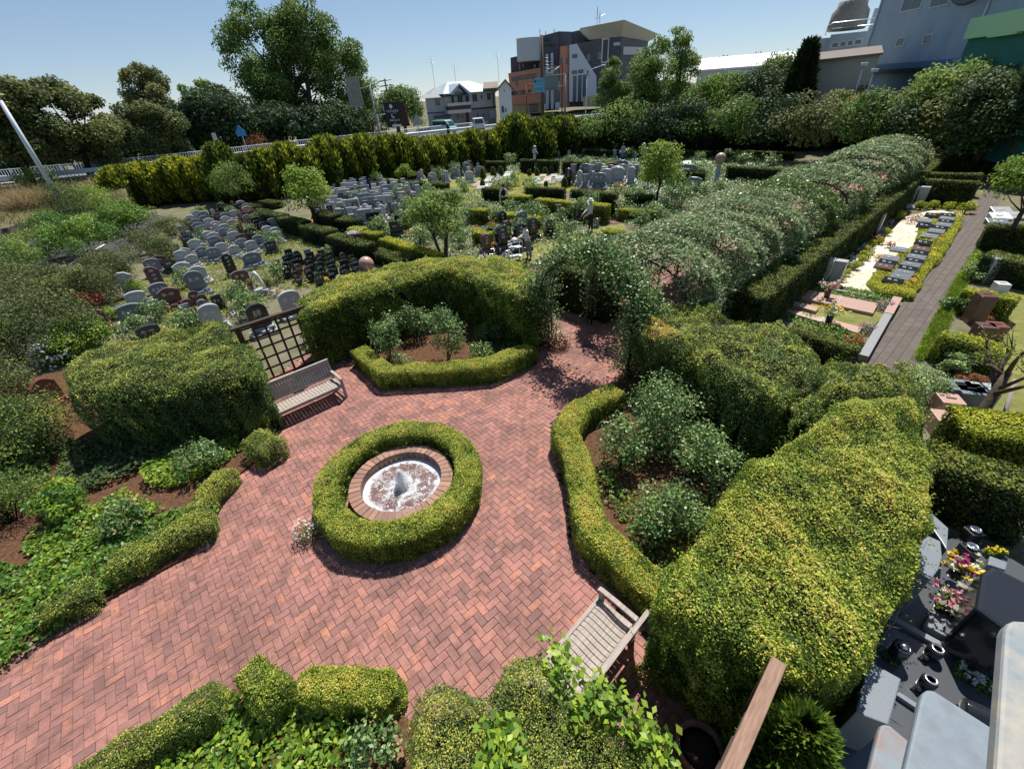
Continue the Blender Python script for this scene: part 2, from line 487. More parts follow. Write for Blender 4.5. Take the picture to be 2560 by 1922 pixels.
def crown_mesh(cl, n, leaf, m, bright=.5, long=1.0, droop=0.0, rag=.25):
    cl = np.array(cl); w_ = cl[:, 3] ** 2; idx = rng.choice(len(cl), n, p=w_ / w_.sum())
    D = nrm(rng.normal(size=(n, 3)) + np.array([0, 0, .25]))
    rr = cl[idx, 3] * rng.uniform(.62, 1.0 + rag, n)
    P = cl[idx, :3] + D * rr[:, None] * np.array([1.05, 1.05, .8])
    ct = rng.normal(size=len(cl)) * .16
    tn = bright + ct[idx] + .2 * rng.normal(size=n)
    N = D * .7 + rng.normal(size=(n, 3)) * .6 + np.array([0, 0, .4 - droop])
    tn = np.where(rng.random(n) < .025, 1.0, np.clip(tn, 0, .95)) if m is L_ROSE else np.clip(tn, 0, 1)
    return leafmesh("crown", P, N, leaf, tn, m, long)

def tree(label, base, h, r, n=9000, leaf=.12, m=None, ncl=40, trunk=.12, tr0=.3, cz=None, lean=(0, 0), name="tree", cat="tree", group=None, bright=.5,
         k=.34, bark=None, stems=1, flat=.6, rz_=None, rag=.25, limbs=12):
    """tapered trunk with limbs up to leaf clumps"""
    z0 = base[2] if len(base) > 2 else 0.0
    t = thing(name, label, cat, (base[0], base[1], z0), 0, group)
    rx, ry = r if hasattr(r, "__len__") else (r, r)
    z_lo = h * tr0; rz = (h - z_lo) / 2 if rz_ is None else rz_
    c = (lean[0], lean[1], h - rz)
    cl = clumps(c, (rx, ry, rz), ncl, k, flat)
    mo("crown", crown_mesh(cl, n, leaf, m or L_TREE, bright, rag=rag), t)
    b = MB()
    for s in range(stems):
        a = 6.28 * s / stems + 1
        o = (.25 * r_(rx) * math.cos(a) * (stems > 1) * .5, .25 * r_(rx) * math.sin(a) * (stems > 1) * .5)
        top = Vector((c[0] + o[0] * 3, c[1] + o[1] * 3, c[2] + rz * .45))
        fork = Vector((c[0] * .5 + o[0] * 1.5, c[1] * .5 + o[1] * 1.5, max(z_lo * .9, h * .2)))
        b.tube([(o[0] * .4, o[1] * .4, -.1), (c[0] * .2 + o[0], c[1] * .2 + o[1], fork.z * .5), fork, (fork + top) / 2 + Vector((.1 * rx, -.06 * ry, 0)), top], [trunk * 1.25, trunk, trunk * .85, trunk * .5, trunk * .12], 8)
        big = sorted(cl, key=lambda q: -q[3])[s::stems][:limbs]
        for q in big:
            st = fork.lerp(top, R.uniform(0, .6)); e = Vector(q[:3])
            md = (st + e) / 2 + Vector((R.uniform(-.1, .1) * rx, R.uniform(-.1, .1) * ry, -.06 * rz))
            b.tube([st, md, e], [trunk * .38, trunk * .22, trunk * .06], 5)
    b.build("trunk", bark or M_BARK, t)
    return t

def r_(x): return x if not hasattr(x, "__len__") else x[0]

def shrub(label, base, r, h, n=2500, leaf=.05, m=None, cat="shrub", group=None, name="shrub", bright=.5, ncl=14, k=.45, stem=.015, lift=.0, bark=None, rag=.3, long=1.0):
    """leaf clumps on a handful of stems that rise from one foot"""
    z0 = base[2] if len(base) > 2 else 0.0
    t = thing(name, label, cat, (base[0], base[1], z0), 0, group)
    rx, ry = r if hasattr(r, "__len__") else (r, r)
    hz = (h - lift) / 2
    cl = clumps((0, 0, lift + hz), (rx, ry, hz), ncl, k, .9)
    mo("foliage", crown_mesh(cl, n, leaf, m or L_TREE, bright, rag=rag, long=long), t)
    b = MB()
    for q in cl[:8]:
        b.tube([(q[0] * .08, q[1] * .08, -.03), (q[0] * .45, q[1] * .45, q[2] * .6), q[:3]], [stem, stem * .8, stem * .3], 5)
    b.build("stems", bark or M_DBARK, t)
    return t

def glyphs(b, x0, z0, w_, h, n, y, th=.02, rs=5, gap=.25, st=.11):
    """n engraved or painted characters as groups of strokes in the x, z plane at depth y"""
    q = random.Random(rs); cw = w_ / n
    for i in range(n):
        cx = x0 + cw * i; ww = cw * (1 - gap)
        for k in range(q.choice((2, 3))):
            zz = z0 + h * (k + .5) / 3 + q.uniform(-.05, .05) * h; a0 = q.uniform(0, .2); b.box(cx + ww * a0, y - th, zz, cx + ww * q.uniform(.75, 1), y, zz + h * st)
        for k in range(q.choice((1, 2))):
            xx = cx + ww * q.uniform(.15, .8); b.box(xx, y - th * 1.2, z0 + h * q.uniform(0, .2), xx + h * st, y, z0 + h * q.uniform(.7, 1))
# ================================================================ SETTING
ZR = 2.3
CREST = [(-300, 0), (-120, 30), (-50, 45), (-37, 48), (-16, 63), (2, 67), (9, 66), (36, 55), (70, 42), (140, 5), (300, -150)]
def beyond(P):
    """signed distance past the crest of the bank (positive on the road's side)"""
    poly = CREST + [(300, 900), (-300, 900)]
    d = np.full(len(P), 1e9)
    for a, b in zip(CREST[:-1], CREST[1:]):
        a = np.array(a, float); e = np.array(b) - a
        t = np.clip(((P - a) @ e) / (e @ e), 0, 1)
        d = np.minimum(d, np.linalg.norm(P - a - t[:, None] * e, axis=1))
    return np.where(inside(P, poly), d, -d)

def grid_axis(fine, step, far):
    a = list(np.arange(-fine, fine + .1, step)); e = step; x = fine
    out = []
    while x < far: e *= 1.5; x += e; out.append(x)
    return np.array([-q for q in out[::-1]] + a + out)

xs = grid_axis(110, 2.0, 900); ys = grid_axis(110, 2.0, 900)
XX, YY = np.meshgrid(xs, ys)
gp = np.column_stack([XX.ravel(), YY.ravel()])
far_ = np.linalg.norm(gp, axis=1) > 250
s_ = np.clip((beyond(gp) + 3.5) / 3.5, 0, 1)
s_[far_ & (gp[:, 1] > -50)] = 1
gz = ZR * s_
nx, ny = len(xs), len(ys)
b = MB()
b.add(np.column_stack([gp, gz]), [(j * nx + i, j * nx + i + 1, (j + 1) * nx + i + 1, (j + 1) * nx + i) for j in range(ny - 1) for i in range(nx - 1)], 0, True)
M_GROUND = mat("earth_and_gravel", (.19, .165, .125), 1, .1, col2=(.11, .115, .05), scale=.9, bump=.6, bscale=9)
structure(b.build("ground", M_GROUND))

def sheet(name, poly, z, m, kind="structure", th=None):
    b = MB(); b.poly(ccw(poly), z - (th or .003), z)
    return tag(b.build(name, m), kind=kind)

# ---- brick plaza: every brick laid, in a herringbone
BRICK = tintmat("clay_pavers", [(0, (.22, .12, .105)), (.35, (.32, .155, .13)), (.7, (.39, .18, .145)), (1, (.46, .20, .13))], .8, .25, 0,
                stain=[(.5, .42, .66, (.15, .08, .07), .7), (2.0, .47, .66, (.13, .072, .06), .65), (8.0, .48, .68, (.17, .09, .075), .5), (38, .52, .70, (.14, .08, .065), .5)])
M_JOINT = mat("joint_sand", (.05, .036, .03), 1, .05)
PLAZA = [G(u, v) for u, v in [(-140, 1790), (-60, 1640), (500, 1240), (620, 1010), (690, 940), (800, 860), (960, 960), (1240, 960), (1330, 800), (1350, 740), (1560, 790), (1650, 890), (1380, 1050), (1430, 1330), (1560, 1540), (1700, 1640), (1800, 1800), (1760, 2050), (900, 2100), (200, 2060), (-140, 2000)]]
PW = .117
def lay_bricks(polys, ang, name):
    c, s = math.cos(ang), math.sin(ang)
    V, T = [], []
    for poly in polys:
        P = np.array(poly); Q = np.column_stack([P[:, 0] * c + P[:, 1] * s, -P[:, 0] * s + P[:, 1] * c]) / PW
        i0, j0 = np.floor(Q.min(0)).astype(int) - 1; i1, j1 = np.ceil(Q.max(0)).astype(int) + 1
        I, J = np.meshgrid(np.arange(i0, i1), np.arange(j0, j1)); I, J = I.ravel(), J.ravel()
        k = (I - J) % 4
        for kk, sx, sy in ((0, 2, 1), (3, 1, 2)):
            m = k == kk; ci, cj = I[m] + sx / 2, J[m] + sy / 2
            W = np.column_stack([(ci * c - cj * s), (ci * s + cj * c)]) * PW
            ok = inside(W, poly); ci, cj = ci[ok], cj[ok]; n = len(ci)
            g = .035
            hx, hy = sx / 2 - g, sy / 2 - g
            z = .020 + rng.uniform(-.002, .002, n); tl = rng.normal(size=(n, 2)) * .0012
            q = []
            for (ax, ay), tz in (((-hx, -hy), -1), ((hx, -hy), -1), ((hx, hy), 1), ((-hx, hy), 1)):
                q.append(np.column_stack([(ci + ax), (cj + ay), z + tl[:, 0] * np.sign(ax) + tl[:, 1] * np.sign(ay)]))
            lowq = [np.column_stack([a[:, 0] + np.sign(x) * g * .6, a[:, 1] + np.sign(y) * g * .6, np.full(n, .004)]) for a, (x, y) in zip(q, ((-1, -1), (1, -1), (1, 1), (-1, 1)))]
            fs = [np.stack(q, 1)] + [np.stack([lowq[a], lowq[b_], q[b_], q[a]], 1) for a, b_ in ((0, 1), (1, 2), (2, 3), (3, 0))]
            t = np.clip(.52 + .22 * rng.normal(size=n), 0, 1)
            V += fs; T += [t] * 5
    V = np.concatenate(V); T = np.concatenate(T)
    W = np.empty_like(V); W[..., 0] = (V[..., 0] * c - V[..., 1] * s) * PW; W[..., 1] = (V[..., 0] * s + V[..., 1] * c) * PW; W[..., 2] = V[..., 2]
    return tag(mo(name, quads(name, W.reshape(-1, 3), T, BRICK)), kind="structure")
PERG0 = np.array(G(1590, 815)); 
PPATH = band([(3.0, 13.2), tuple(np.array((3.0, 13.2)) + UX * 36)], 2.3)
XPATH = band([(2.4, 12.2), tuple(np.array((2.4, 12.2)) + VX * 9)], 1.9)
lay_bricks([PLAZA, PPATH, XPATH], rad(38.5), "brick_plaza")
sheet("plaza_bedding", PLAZA, .006, M_JOINT)
sheet("pergola_path_bedding", PPATH, .009, M_JOINT)
sheet("cross_path_bedding", XPATH, .012, M_JOINT)

# ---- planted beds of bare soil round the plaza
BED_N = [G(*p) for p in [(790, 900), (905, 900), (960, 975), (1110, 965), (1240, 955), (1340, 880), (1370, 850), (1330, 690), (1090, 690), (800, 780)]]
BED_R = [G(*p) for p in [(1590, 900), (1440, 1050), (1445, 1330), (1550, 1500), (1720, 1640), (2000, 1640), (2150, 1100), (1900, 900), (1640, 860)]]
BED_L = [G(*p) for p in [(690, 1000), (640, 1010), (690, 1120), (600, 1190), (555, 1270), (480, 1390), (150, 1570), (-150, 1760), (-150, 1000), (300, 900)]]
BED_S = [G(*p) for p in [(240, 1950), (420, 1830), (560, 1730), (640, 1720), (740, 1790), (1000, 1790), (1080, 1830), (1240, 1900), (1320, 2060), (700, 2160), (240, 2160)]]
for nme, bd in (("north_bed_soil", BED_N), ("east_bed_soil", BED_R), ("west_bed_soil", BED_L), ("south_bed_soil", BED_S)):
    sheet(nme, bd, .07, M_SOIL, th=.066)

# ---- paths, lawns and the stepping yard on the right
M_GREYPAVE, nt_, p_ = _base("brown_grey_block_paving")
tc = nt_.nodes.new("ShaderNodeTexCoord"); mp = nt_.nodes.new("ShaderNodeMapping"); mp.inputs["Rotation"].default_value = (0, 0, -GA)
br = nt_.nodes.new("ShaderNodeTexBrick"); br.inputs["Scale"].default_value = 1.0; br.inputs["Brick Width"].default_value = .42; br.inputs["Row Height"].default_value = .21
br.inputs["Mortar Size"].default_value = .008; br.inputs["Color1"].default_value = (.155, .125, .105, 1); br.inputs["Color2"].default_value = (.125, .10, .085, 1); br.inputs["Mortar"].default_value = (.045, .04, .035, 1)
nz_ = nt_.nodes.new("ShaderNodeTexNoise"); nz_.inputs["Scale"].default_value = 3; nz_.inputs["Detail"].default_value = 8
mx = nt_.nodes.new("ShaderNodeMix"); mx.data_type = 'RGBA'; mx.blend_type = 'MULTIPLY'; mx.inputs[0].default_value = .5
nt_.links.new(tc.outputs["Object"], mp.inputs[0]); nt_.links.new(mp.outputs[0], br.inputs[0]); nt_.links.new(tc.outputs["Object"], nz_.inputs[0])
nt_.links.new(br.outputs[0], mx.inputs[6]); nt_.links.new(nz_.outputs[0], mx.inputs[7]); nt_.links.new(mx.outputs[2], p_.inputs["Base Color"])
p_.inputs["Roughness"].default_value = .9; MATS["brown_grey_block_paving"] = M_GREYPAVE
sheet("block_path", [G(*p) for p in [(2120, 960), (2175, 870), (2462, 480), (2510, 470), (2462, 600), (2330, 800), (2270, 960)]], .03, M_GREYPAVE)
M_LAWN = mat("short_turf", (.27, .25, .085), .95, .15, col2=(.15, .17, .045), scale=2.2, bump=.9, bscale=120)
sheet("right_lawn", [G(*p) for p in [(2500, 620), (2650, 640), (2750, 1200), (2440, 1150), (2400, 1000), (2470, 860)]], .02, M_LAWN)
sheet("tablet_lawn", [G(*p) for p in [(1985, 770), (2030, 705), (2210, 790), (2150, 850)]], .035, M_LAWN)
sheet("mid_lawn", [G(*p) for p in [(1050, 690), (1290, 600), (1560, 560), (1570, 590), (1400, 640), (1300, 680)]], .02, M_LAWN)
sheet("flat_marker_lawn", [G(*p) for p in [(1020, 450), (1520, 425), (1560, 465), (1100, 520)]], .02, mat("bright_turf", (.24, .27, .06), .95, .1, col2=(.16, .12, .06), scale=1.0))
M_FLAG, nt_, p_ = _base("pale_flagstone")
tc = nt_.nodes.new("ShaderNodeTexCoord"); vo = nt_.nodes.new("ShaderNodeTexVoronoi"); vo.feature = 'DISTANCE_TO_EDGE'; vo.inputs["Scale"].default_value = 1.55
vc = nt_.nodes.new("ShaderNodeTexVoronoi"); vc.inputs["Scale"].default_value = 1.55
ns = nt_.nodes.new("ShaderNodeTexNoise"); ns.inputs["Scale"].default_value = 2
mxv = nt_.nodes.new("ShaderNodeMix"); mxv.data_type = 'VECTOR'; mxv.inputs[0].default_value = .22
nt_.links.new(tc.outputs["Object"], ns.inputs[0]); nt_.links.new(tc.outputs["Object"], mxv.inputs[4]); nt_.links.new(ns.outputs[1], mxv.inputs[5])
nt_.links.new(mxv.outputs[1], vo.inputs["Vector"]); nt_.links.new(mxv.outputs[1], vc.inputs["Vector"])
mr = nt_.nodes.new("ShaderNodeMapRange"); mr.inputs[1].default_value = .008; mr.inputs[2].default_value = .022
hs = nt_.nodes.new("ShaderNodeValToRGB"); hs.color_ramp.elements[0].color = (.52, .45, .33, 1); hs.color_ramp.elements[1].color = (.66, .60, .48, 1)
mx = nt_.nodes.new("ShaderNodeMix"); mx.data_type = 'RGBA'; mx.inputs[6].default_value = (.25, .21, .15, 1)
nt_.links.new(vo.outputs[0], mr.inputs[0]); nt_.links.new(vc.outputs["Color"], hs.inputs[0]); nt_.links.new(mr.outputs[0], mx.inputs[0]); nt_.links.new(hs.outputs[0], mx.inputs[7])
nt_.links.new(mx.outputs[2], p_.inputs["Base Color"]); p_.inputs["Roughness"].default_value = .8
FLAG = [G(*p) for p in [(2085, 715), (2180, 735), (2270, 745), (2330, 640), (2400, 545), (2410, 530), (2330, 528), (2260, 545), (2200, 610), (2140, 650), (2100, 690)]]
sheet("flagstone_yard", FLAG, .05, M_FLAG)
M_ASPH = mat("asphalt", (.075, .075, .078), .95, .15, var=.3, scale=5, bump=.3, bscale=80)
sheet("lower_lane", [G(*p) for p in [(-120, 720), (60, 570), (200, 520), (300, 520), (430, 545), (330, 660), (190, 760), (40, 900), (-120, 960)]], .03, M_ASPH)
for q in ([(175, 662), (262, 612)], [(60, 760), (140, 690)]):
    sheet("lane_line", band([G(*p) for p in q], .13), .037, mat("road_paint", (.75, .75, .73), .7, .3, var=.2, scale=20))
# brown cross path between the fields
sheet("field_path", [G(*p) for p in [(1240, 690), (1420, 625), (1640, 555), (1640, 570), (1480, 625), (1330, 690)]], .028, mat("red_brown_paving", (.23, .13, .10), .9, .2, var=.35, scale=6))
sheet("side_field_path", [G(*p) for p in [(1505, 560), (1545, 560), (1580, 500), (1560, 498)]], .024, MATS["red_brown_paving"])

# ---- upper road on the bank
RAIL = [(-140, 24), (-85, 36), (-50, 43.6), (-39, 46.4), (-30, 52.0), (-20, 60.0), (-10, 67.0), (2, 74), (16, 82), (60, 106)]
def off(path, d):
    o = []
    for i, p in enumerate(path):
        a = np.array(path[max(i - 1, 0)]); b_ = np.array(path[min(i + 1, len(path) - 1)]); e = (b_ - a) / np.linalg.norm(b_ - a)
        o.append((p[0] - e[1] * d, p[1] + e[0] * d))
    return o
sheet("upper_road", off(RAIL, .6) + off(RAIL, 9.4)[::-1], ZR + .03, mat("sunlit_asphalt", (.20, .20, .205), .9, .25, var=.25, scale=3))
sheet("road_edge_line", off(RAIL, 1.3) + off(RAIL, 1.15)[::-1], ZR + .037, MATS["road_paint"])
sheet("road_kerb", off(RAIL, -.45) + off(RAIL, .5)[::-1], ZR + .16, mat("kerb_concrete", (.42, .41, .38), .9, .2, var=.3, scale=4), th=.2)

# ================================================================ PLAZA HEDGES
CEN = (-2.35, 6.12)
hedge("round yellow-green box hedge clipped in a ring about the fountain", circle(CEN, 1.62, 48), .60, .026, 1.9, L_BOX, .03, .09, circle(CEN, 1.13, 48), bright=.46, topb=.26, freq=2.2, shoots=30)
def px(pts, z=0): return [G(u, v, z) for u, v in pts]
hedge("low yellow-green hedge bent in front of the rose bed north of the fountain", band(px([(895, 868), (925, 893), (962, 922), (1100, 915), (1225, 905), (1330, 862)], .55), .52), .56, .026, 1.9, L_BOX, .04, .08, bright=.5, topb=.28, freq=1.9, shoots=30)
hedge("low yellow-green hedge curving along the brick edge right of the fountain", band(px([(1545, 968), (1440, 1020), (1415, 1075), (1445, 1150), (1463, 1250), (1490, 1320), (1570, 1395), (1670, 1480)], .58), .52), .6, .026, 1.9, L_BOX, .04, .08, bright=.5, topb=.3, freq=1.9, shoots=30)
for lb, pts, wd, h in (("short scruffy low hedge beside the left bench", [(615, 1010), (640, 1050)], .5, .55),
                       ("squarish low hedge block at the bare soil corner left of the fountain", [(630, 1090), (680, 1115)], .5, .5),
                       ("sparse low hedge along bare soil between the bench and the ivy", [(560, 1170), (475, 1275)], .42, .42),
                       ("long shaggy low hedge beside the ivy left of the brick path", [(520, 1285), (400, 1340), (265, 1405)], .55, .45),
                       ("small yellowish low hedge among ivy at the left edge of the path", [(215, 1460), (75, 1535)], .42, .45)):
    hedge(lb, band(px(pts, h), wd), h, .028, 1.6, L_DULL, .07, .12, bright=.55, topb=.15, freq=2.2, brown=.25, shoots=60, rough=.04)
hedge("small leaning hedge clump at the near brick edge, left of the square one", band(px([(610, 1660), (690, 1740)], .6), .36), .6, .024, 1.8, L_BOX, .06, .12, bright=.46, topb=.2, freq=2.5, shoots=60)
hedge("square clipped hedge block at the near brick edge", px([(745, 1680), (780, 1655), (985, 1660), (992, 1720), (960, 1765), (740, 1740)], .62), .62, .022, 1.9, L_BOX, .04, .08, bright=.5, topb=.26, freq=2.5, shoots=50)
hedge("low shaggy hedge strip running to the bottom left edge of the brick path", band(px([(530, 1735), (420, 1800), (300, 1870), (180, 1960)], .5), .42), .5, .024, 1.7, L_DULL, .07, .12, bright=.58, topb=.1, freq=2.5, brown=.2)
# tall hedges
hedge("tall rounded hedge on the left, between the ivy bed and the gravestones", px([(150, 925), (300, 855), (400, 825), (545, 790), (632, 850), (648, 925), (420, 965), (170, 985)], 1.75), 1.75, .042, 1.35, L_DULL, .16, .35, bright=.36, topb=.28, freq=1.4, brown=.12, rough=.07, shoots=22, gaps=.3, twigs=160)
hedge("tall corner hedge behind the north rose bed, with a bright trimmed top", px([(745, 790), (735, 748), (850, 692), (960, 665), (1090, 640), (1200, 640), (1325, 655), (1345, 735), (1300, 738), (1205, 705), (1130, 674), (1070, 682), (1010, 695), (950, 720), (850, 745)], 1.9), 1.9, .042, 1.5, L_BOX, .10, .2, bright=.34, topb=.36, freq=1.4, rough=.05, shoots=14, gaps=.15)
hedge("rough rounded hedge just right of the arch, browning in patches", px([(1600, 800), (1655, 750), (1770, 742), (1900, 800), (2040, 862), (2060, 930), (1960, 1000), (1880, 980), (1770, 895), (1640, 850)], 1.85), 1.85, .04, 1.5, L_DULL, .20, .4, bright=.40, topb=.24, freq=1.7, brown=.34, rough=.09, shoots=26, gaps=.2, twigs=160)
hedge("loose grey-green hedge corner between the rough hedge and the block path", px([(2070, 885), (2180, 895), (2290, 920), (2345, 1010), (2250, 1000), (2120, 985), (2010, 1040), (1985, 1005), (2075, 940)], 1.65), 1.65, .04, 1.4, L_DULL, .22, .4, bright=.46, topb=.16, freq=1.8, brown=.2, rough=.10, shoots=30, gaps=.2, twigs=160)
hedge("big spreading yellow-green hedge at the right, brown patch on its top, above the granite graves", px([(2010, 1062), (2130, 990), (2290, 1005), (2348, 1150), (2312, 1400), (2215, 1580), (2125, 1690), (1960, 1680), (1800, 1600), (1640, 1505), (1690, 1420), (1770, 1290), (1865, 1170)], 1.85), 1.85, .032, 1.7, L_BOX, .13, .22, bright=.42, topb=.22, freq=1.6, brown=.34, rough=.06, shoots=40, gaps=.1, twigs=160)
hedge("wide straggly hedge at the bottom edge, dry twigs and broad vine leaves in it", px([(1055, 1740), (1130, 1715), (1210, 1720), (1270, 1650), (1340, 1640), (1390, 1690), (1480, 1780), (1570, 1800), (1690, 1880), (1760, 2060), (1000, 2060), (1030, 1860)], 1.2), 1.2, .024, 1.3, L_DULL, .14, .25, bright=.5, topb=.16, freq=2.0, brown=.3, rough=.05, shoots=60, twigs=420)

# fallen leaves on the bricks
n = 420; q = inpoly(PLAZA, n); dd = np.minimum(edgedist(q, circle(CEN, 1.62, 32)), edgedist(q, BED_R)); q = q[rng.random(n) < .18 + .82 * np.exp(-dd * 2.2)]; n = len(q)
tag(mo("fallen_leaves", leafmesh("fallen_leaves", np.column_stack([q, np.full(n, .028)]), rng.normal(size=(n, 3)) * .25 + [0, 0, 1], .028, rng.random(n), tintmat("fallen_leaf", [(0, (.16, .07, .04)), (.6, (.32, .16, .07)), (1, (.5, .42, .08))], .7, .2, .1))), "small fallen leaves scattered on the brick paving", "leaves", kind="stuff")
# ================================================================ PLAZA THINGS
def flower_clump(label, loc, r, h, petal, nf=40, nl=500, m=None, leaf=.035, group=None, fs=.045, cat="flowers", name="flower_clump", bright=.5, spread=1.0):
    """low leafy clump with a sprinkling of blossoms on top"""
    z0 = loc[2] if len(loc) > 2 else 0.0
    t = thing(name, label, cat, (loc[0], loc[1], z0), R.uniform(0, 6), group)
    D = nrm(rng.normal(size=(nl, 3)) + [0, 0, .5]); D[:, 2] = np.abs(D[:, 2])
    P = D * rng.uniform(.4, 1, (nl, 1)) * [r, r, h * .85] + [0, 0, .02]
    mo("foliage", leafmesh("foliage", P, D + rng.normal(size=D.shape) * .5, leaf, bright + .2 * rng.normal(size=nl), m or L_IVY), t)
    cols = petal if isinstance(petal, (list, tuple)) else [petal]
    for i, pc in enumerate(cols):
        n = max(nf // len(cols), 3)
        D = nrm(rng.normal(size=(n, 3)) * [1, 1, .6] + [0, 0, .8]); D[:, 2] = np.abs(D[:, 2])
        P = np.repeat(D * [r * .95, r * .95, h] * rng.uniform(.85, 1.05, (n, 1)) + [0, 0, .03], 3, 0)
        P += rng.normal(size=P.shape) * fs * .15
        mo("blossoms", leafmesh("blossoms", P, np.repeat(D, 3, 0) + rng.normal(size=P.shape) * .25 + [0, 0, .5], fs, rng.random(len(P)), PETAL[pc], 1.0), t)
    return t

def groundcover(name, label, poly, dens, leaf, m, h=.15, bright=.5, z0=0.07, cat="ground cover", kind="stuff", hole=None, var=.2):
    A = abs(area(poly)); n = int(A * dens)
    q = inpoly(poly, n, hole)
    hh = np.clip(.55 + .45 * noise3(np.column_stack([q, np.zeros(n)]), 2.2), .1, 1) * h
    P = np.column_stack([q, z0 + hh * rng.uniform(.25, 1, n)])
    N = rng.normal(size=(n, 3)) * .5 + [0, -.15, .9]
    c = np.array(poly).mean(0)
    o = mo(name, leafmesh(name, P - [c[0], c[1], 0], N, leaf, bright + var * rng.normal(size=n) + .15 * noise3(P, 3.0), m))
    o.location = (c[0], c[1], 0)
    return tag(o, label, cat, kind=kind)

# ---- fountain
M_RIMBR = tintmat("fountain_bricks", [(0, (.22, .13, .10)), (1, (.36, .21, .155))], .8, .25, 0, stain=[(9, .55, .8, (.14, .09, .07), .6)])
M_WATER, nt_, p_ = _base("churning_water")
tc = nt_.nodes.new("ShaderNodeTexCoord")
ns = nt_.nodes.new("ShaderNodeTexNoise"); ns.inputs["Scale"].default_value = 6.5; ns.inputs["Detail"].default_value = 9; ns.inputs["Roughness"].default_value = .72; ns.inputs["Distortion"].default_value = 1.2
gr = nt_.nodes.new("ShaderNodeVectorMath"); gr.operation = 'LENGTH'
nt_.links.new(tc.outputs["Object"], ns.inputs[0]); nt_.links.new(tc.outputs["Object"], gr.inputs[0])
# foam lies thick along the rim and round the jet, thin between
rr = nt_.nodes.new("ShaderNodeValToRGB"); rr.color_ramp.interpolation = 'LINEAR'
for i, (ps, v) in enumerate([(0.0, .16), (.28, .10)]): rr.color_ramp.elements[i].position = ps; rr.color_ramp.elements[i].color = (v, v, v, 1)
for ps, v in ((.5, -.04), (.62, .0), (.70, .16), (.80, .30)):
    e = rr.color_ramp.elements.new(ps); e.color = (v, v, v, 1)
nt_.links.new(gr.outputs["Value"], rr.inputs[0])
ad = nt_.nodes.new("ShaderNodeMath"); ad.operation = 'ADD'; nt_.links.new(ns.outputs[0], ad.inputs[0]); nt_.links.new(rr.outputs[0], ad.inputs[1])
cr = nt_.nodes.new("ShaderNodeValToRGB"); cr.color_ramp.elements[0].position = .5; cr.color_ramp.elements[0].color = (.12, .06, .05, 1); cr.color_ramp.elements[1].position = .66; cr.color_ramp.elements[1].color = (.50, .52, .55, 1)
nt_.links.new(ad.outputs[0], cr.inputs[0]); nt_.links.new(cr.outputs[0], p_.inputs["Base Color"])
p_.inputs["Roughness"].default_value = .12
bp = nt_.nodes.new("ShaderNodeBump"); bp.inputs["Strength"].default_value = .6; bp.inputs["Distance"].default_value = .05
nt_.links.new(ns.outputs[0], bp.inputs["Height"]); nt_.links.new(bp.outputs[0], p_.inputs["Normal"])
M_SPRAY = tintmat("white_spray", [(0, (.9, .92, .94)), (1, (.9, .92, .94))], .35, .5, .65)
_n = M_SPRAY.node_tree; _o = _n.nodes["Material Output"]; _s = _o.inputs[0].links[0].from_socket
_tr = _n.nodes.new("ShaderNodeBsdfTransparent"); _mx = _n.nodes.new("ShaderNodeMixShader"); _mx.inputs[0].default_value = .12
_n.links.new(_s, _mx.inputs[1]); _n.links.new(_tr.outputs[0], _mx.inputs[2]); _n.links.new(_mx.outputs[0], _o.inputs[0])
fo = thing("fountain", "round brick basin with a white bubbling water jet inside the ring hedge", "fountain", (CEN[0], CEN[1] + .06, 0))
V, T = [], []
nb = 46
for k in range(nb):
    a0, a1 = 2 * math.pi * (k + .06) / nb, 2 * math.pi * (k + .94) / nb
    ri, ro, zt = .80, 1.03, .32 + R.uniform(-.003, .003)
    p = lambda r, a, z: (r * math.cos(a), r * math.sin(a), z)
    V += [[p(ri, a0, zt), p(ro, a0, zt - .01), p(ro, a1, zt - .01), p(ri, a1, zt)], [p(ro, a0, .02), p(ro, a1, .02), p(ro, a1, zt - .01), p(ro, a0, zt - .01)], [p(ri, a1, .08), p(ri, a0, .08), p(ri, a0, zt), p(ri, a1, zt)],
          [p(ri, a0, .08), p(ro, a0, .02), p(ro, a0, zt - .01), p(ri, a0, zt)], [p(ro, a1, .02), p(ri, a1, .08), p(ri, a1, zt), p(ro, a1, zt - .01)]]
    T += [R.random()] * 5
mo("brick_rim", quads("brick_rim", np.array(V).reshape(-1, 3), np.array(T), M_RIMBR), fo)
b = MB(); b.lathe([(.815, .02), (1.015, .02), (1.015, .30), (.815, .30), (.815, .02)], 46); b.build("rim_mortar", mat("mortar", (.30, .25, .21), .95, .1), fo)
b = MB()
nr, na = 14, 48
W = [(0, 0, .14)]
for i in range(1, nr + 1):
    for k in range(na):
        r = .80 * i / nr; a = 2 * math.pi * k / na
        W.append((r * math.cos(a), r * math.sin(a), .14 + .012 * math.sin(9 * r + 3 * a) * math.cos(17 * r - 2 * a)))
b.add(W, [(0, 1 + k, 1 + (k + 1) % na) for k in range(na)] + [(1 + (i - 1) * na + k, 1 + i * na + k, 1 + i * na + (k + 1) % na, 1 + (i - 1) * na + (k + 1) % na) for i in range(1, nr) for k in range(na)], 0, True)
b.build("water", M_WATER, fo)
n = 2600; z = rng.random(n) ** 1.5 * .46; a = rng.uniform(0, 6.283, n); q = (.03 + .15 * (1 - z / .5)) * rng.random(n) ** .6
P1 = np.column_stack([q * np.cos(a), q * np.sin(a), .13 + z])
n2 = 1100; a = rng.uniform(0, 6.283, n2); q = rng.uniform(.08, .66, n2)
P2 = np.column_stack([q * np.cos(a), q * np.sin(a), .155 + rng.random(n2) ** 2 * .2 * np.clip(1.2 - 1.6 * q, .04, 1)])
P = np.concatenate([P1, P2])
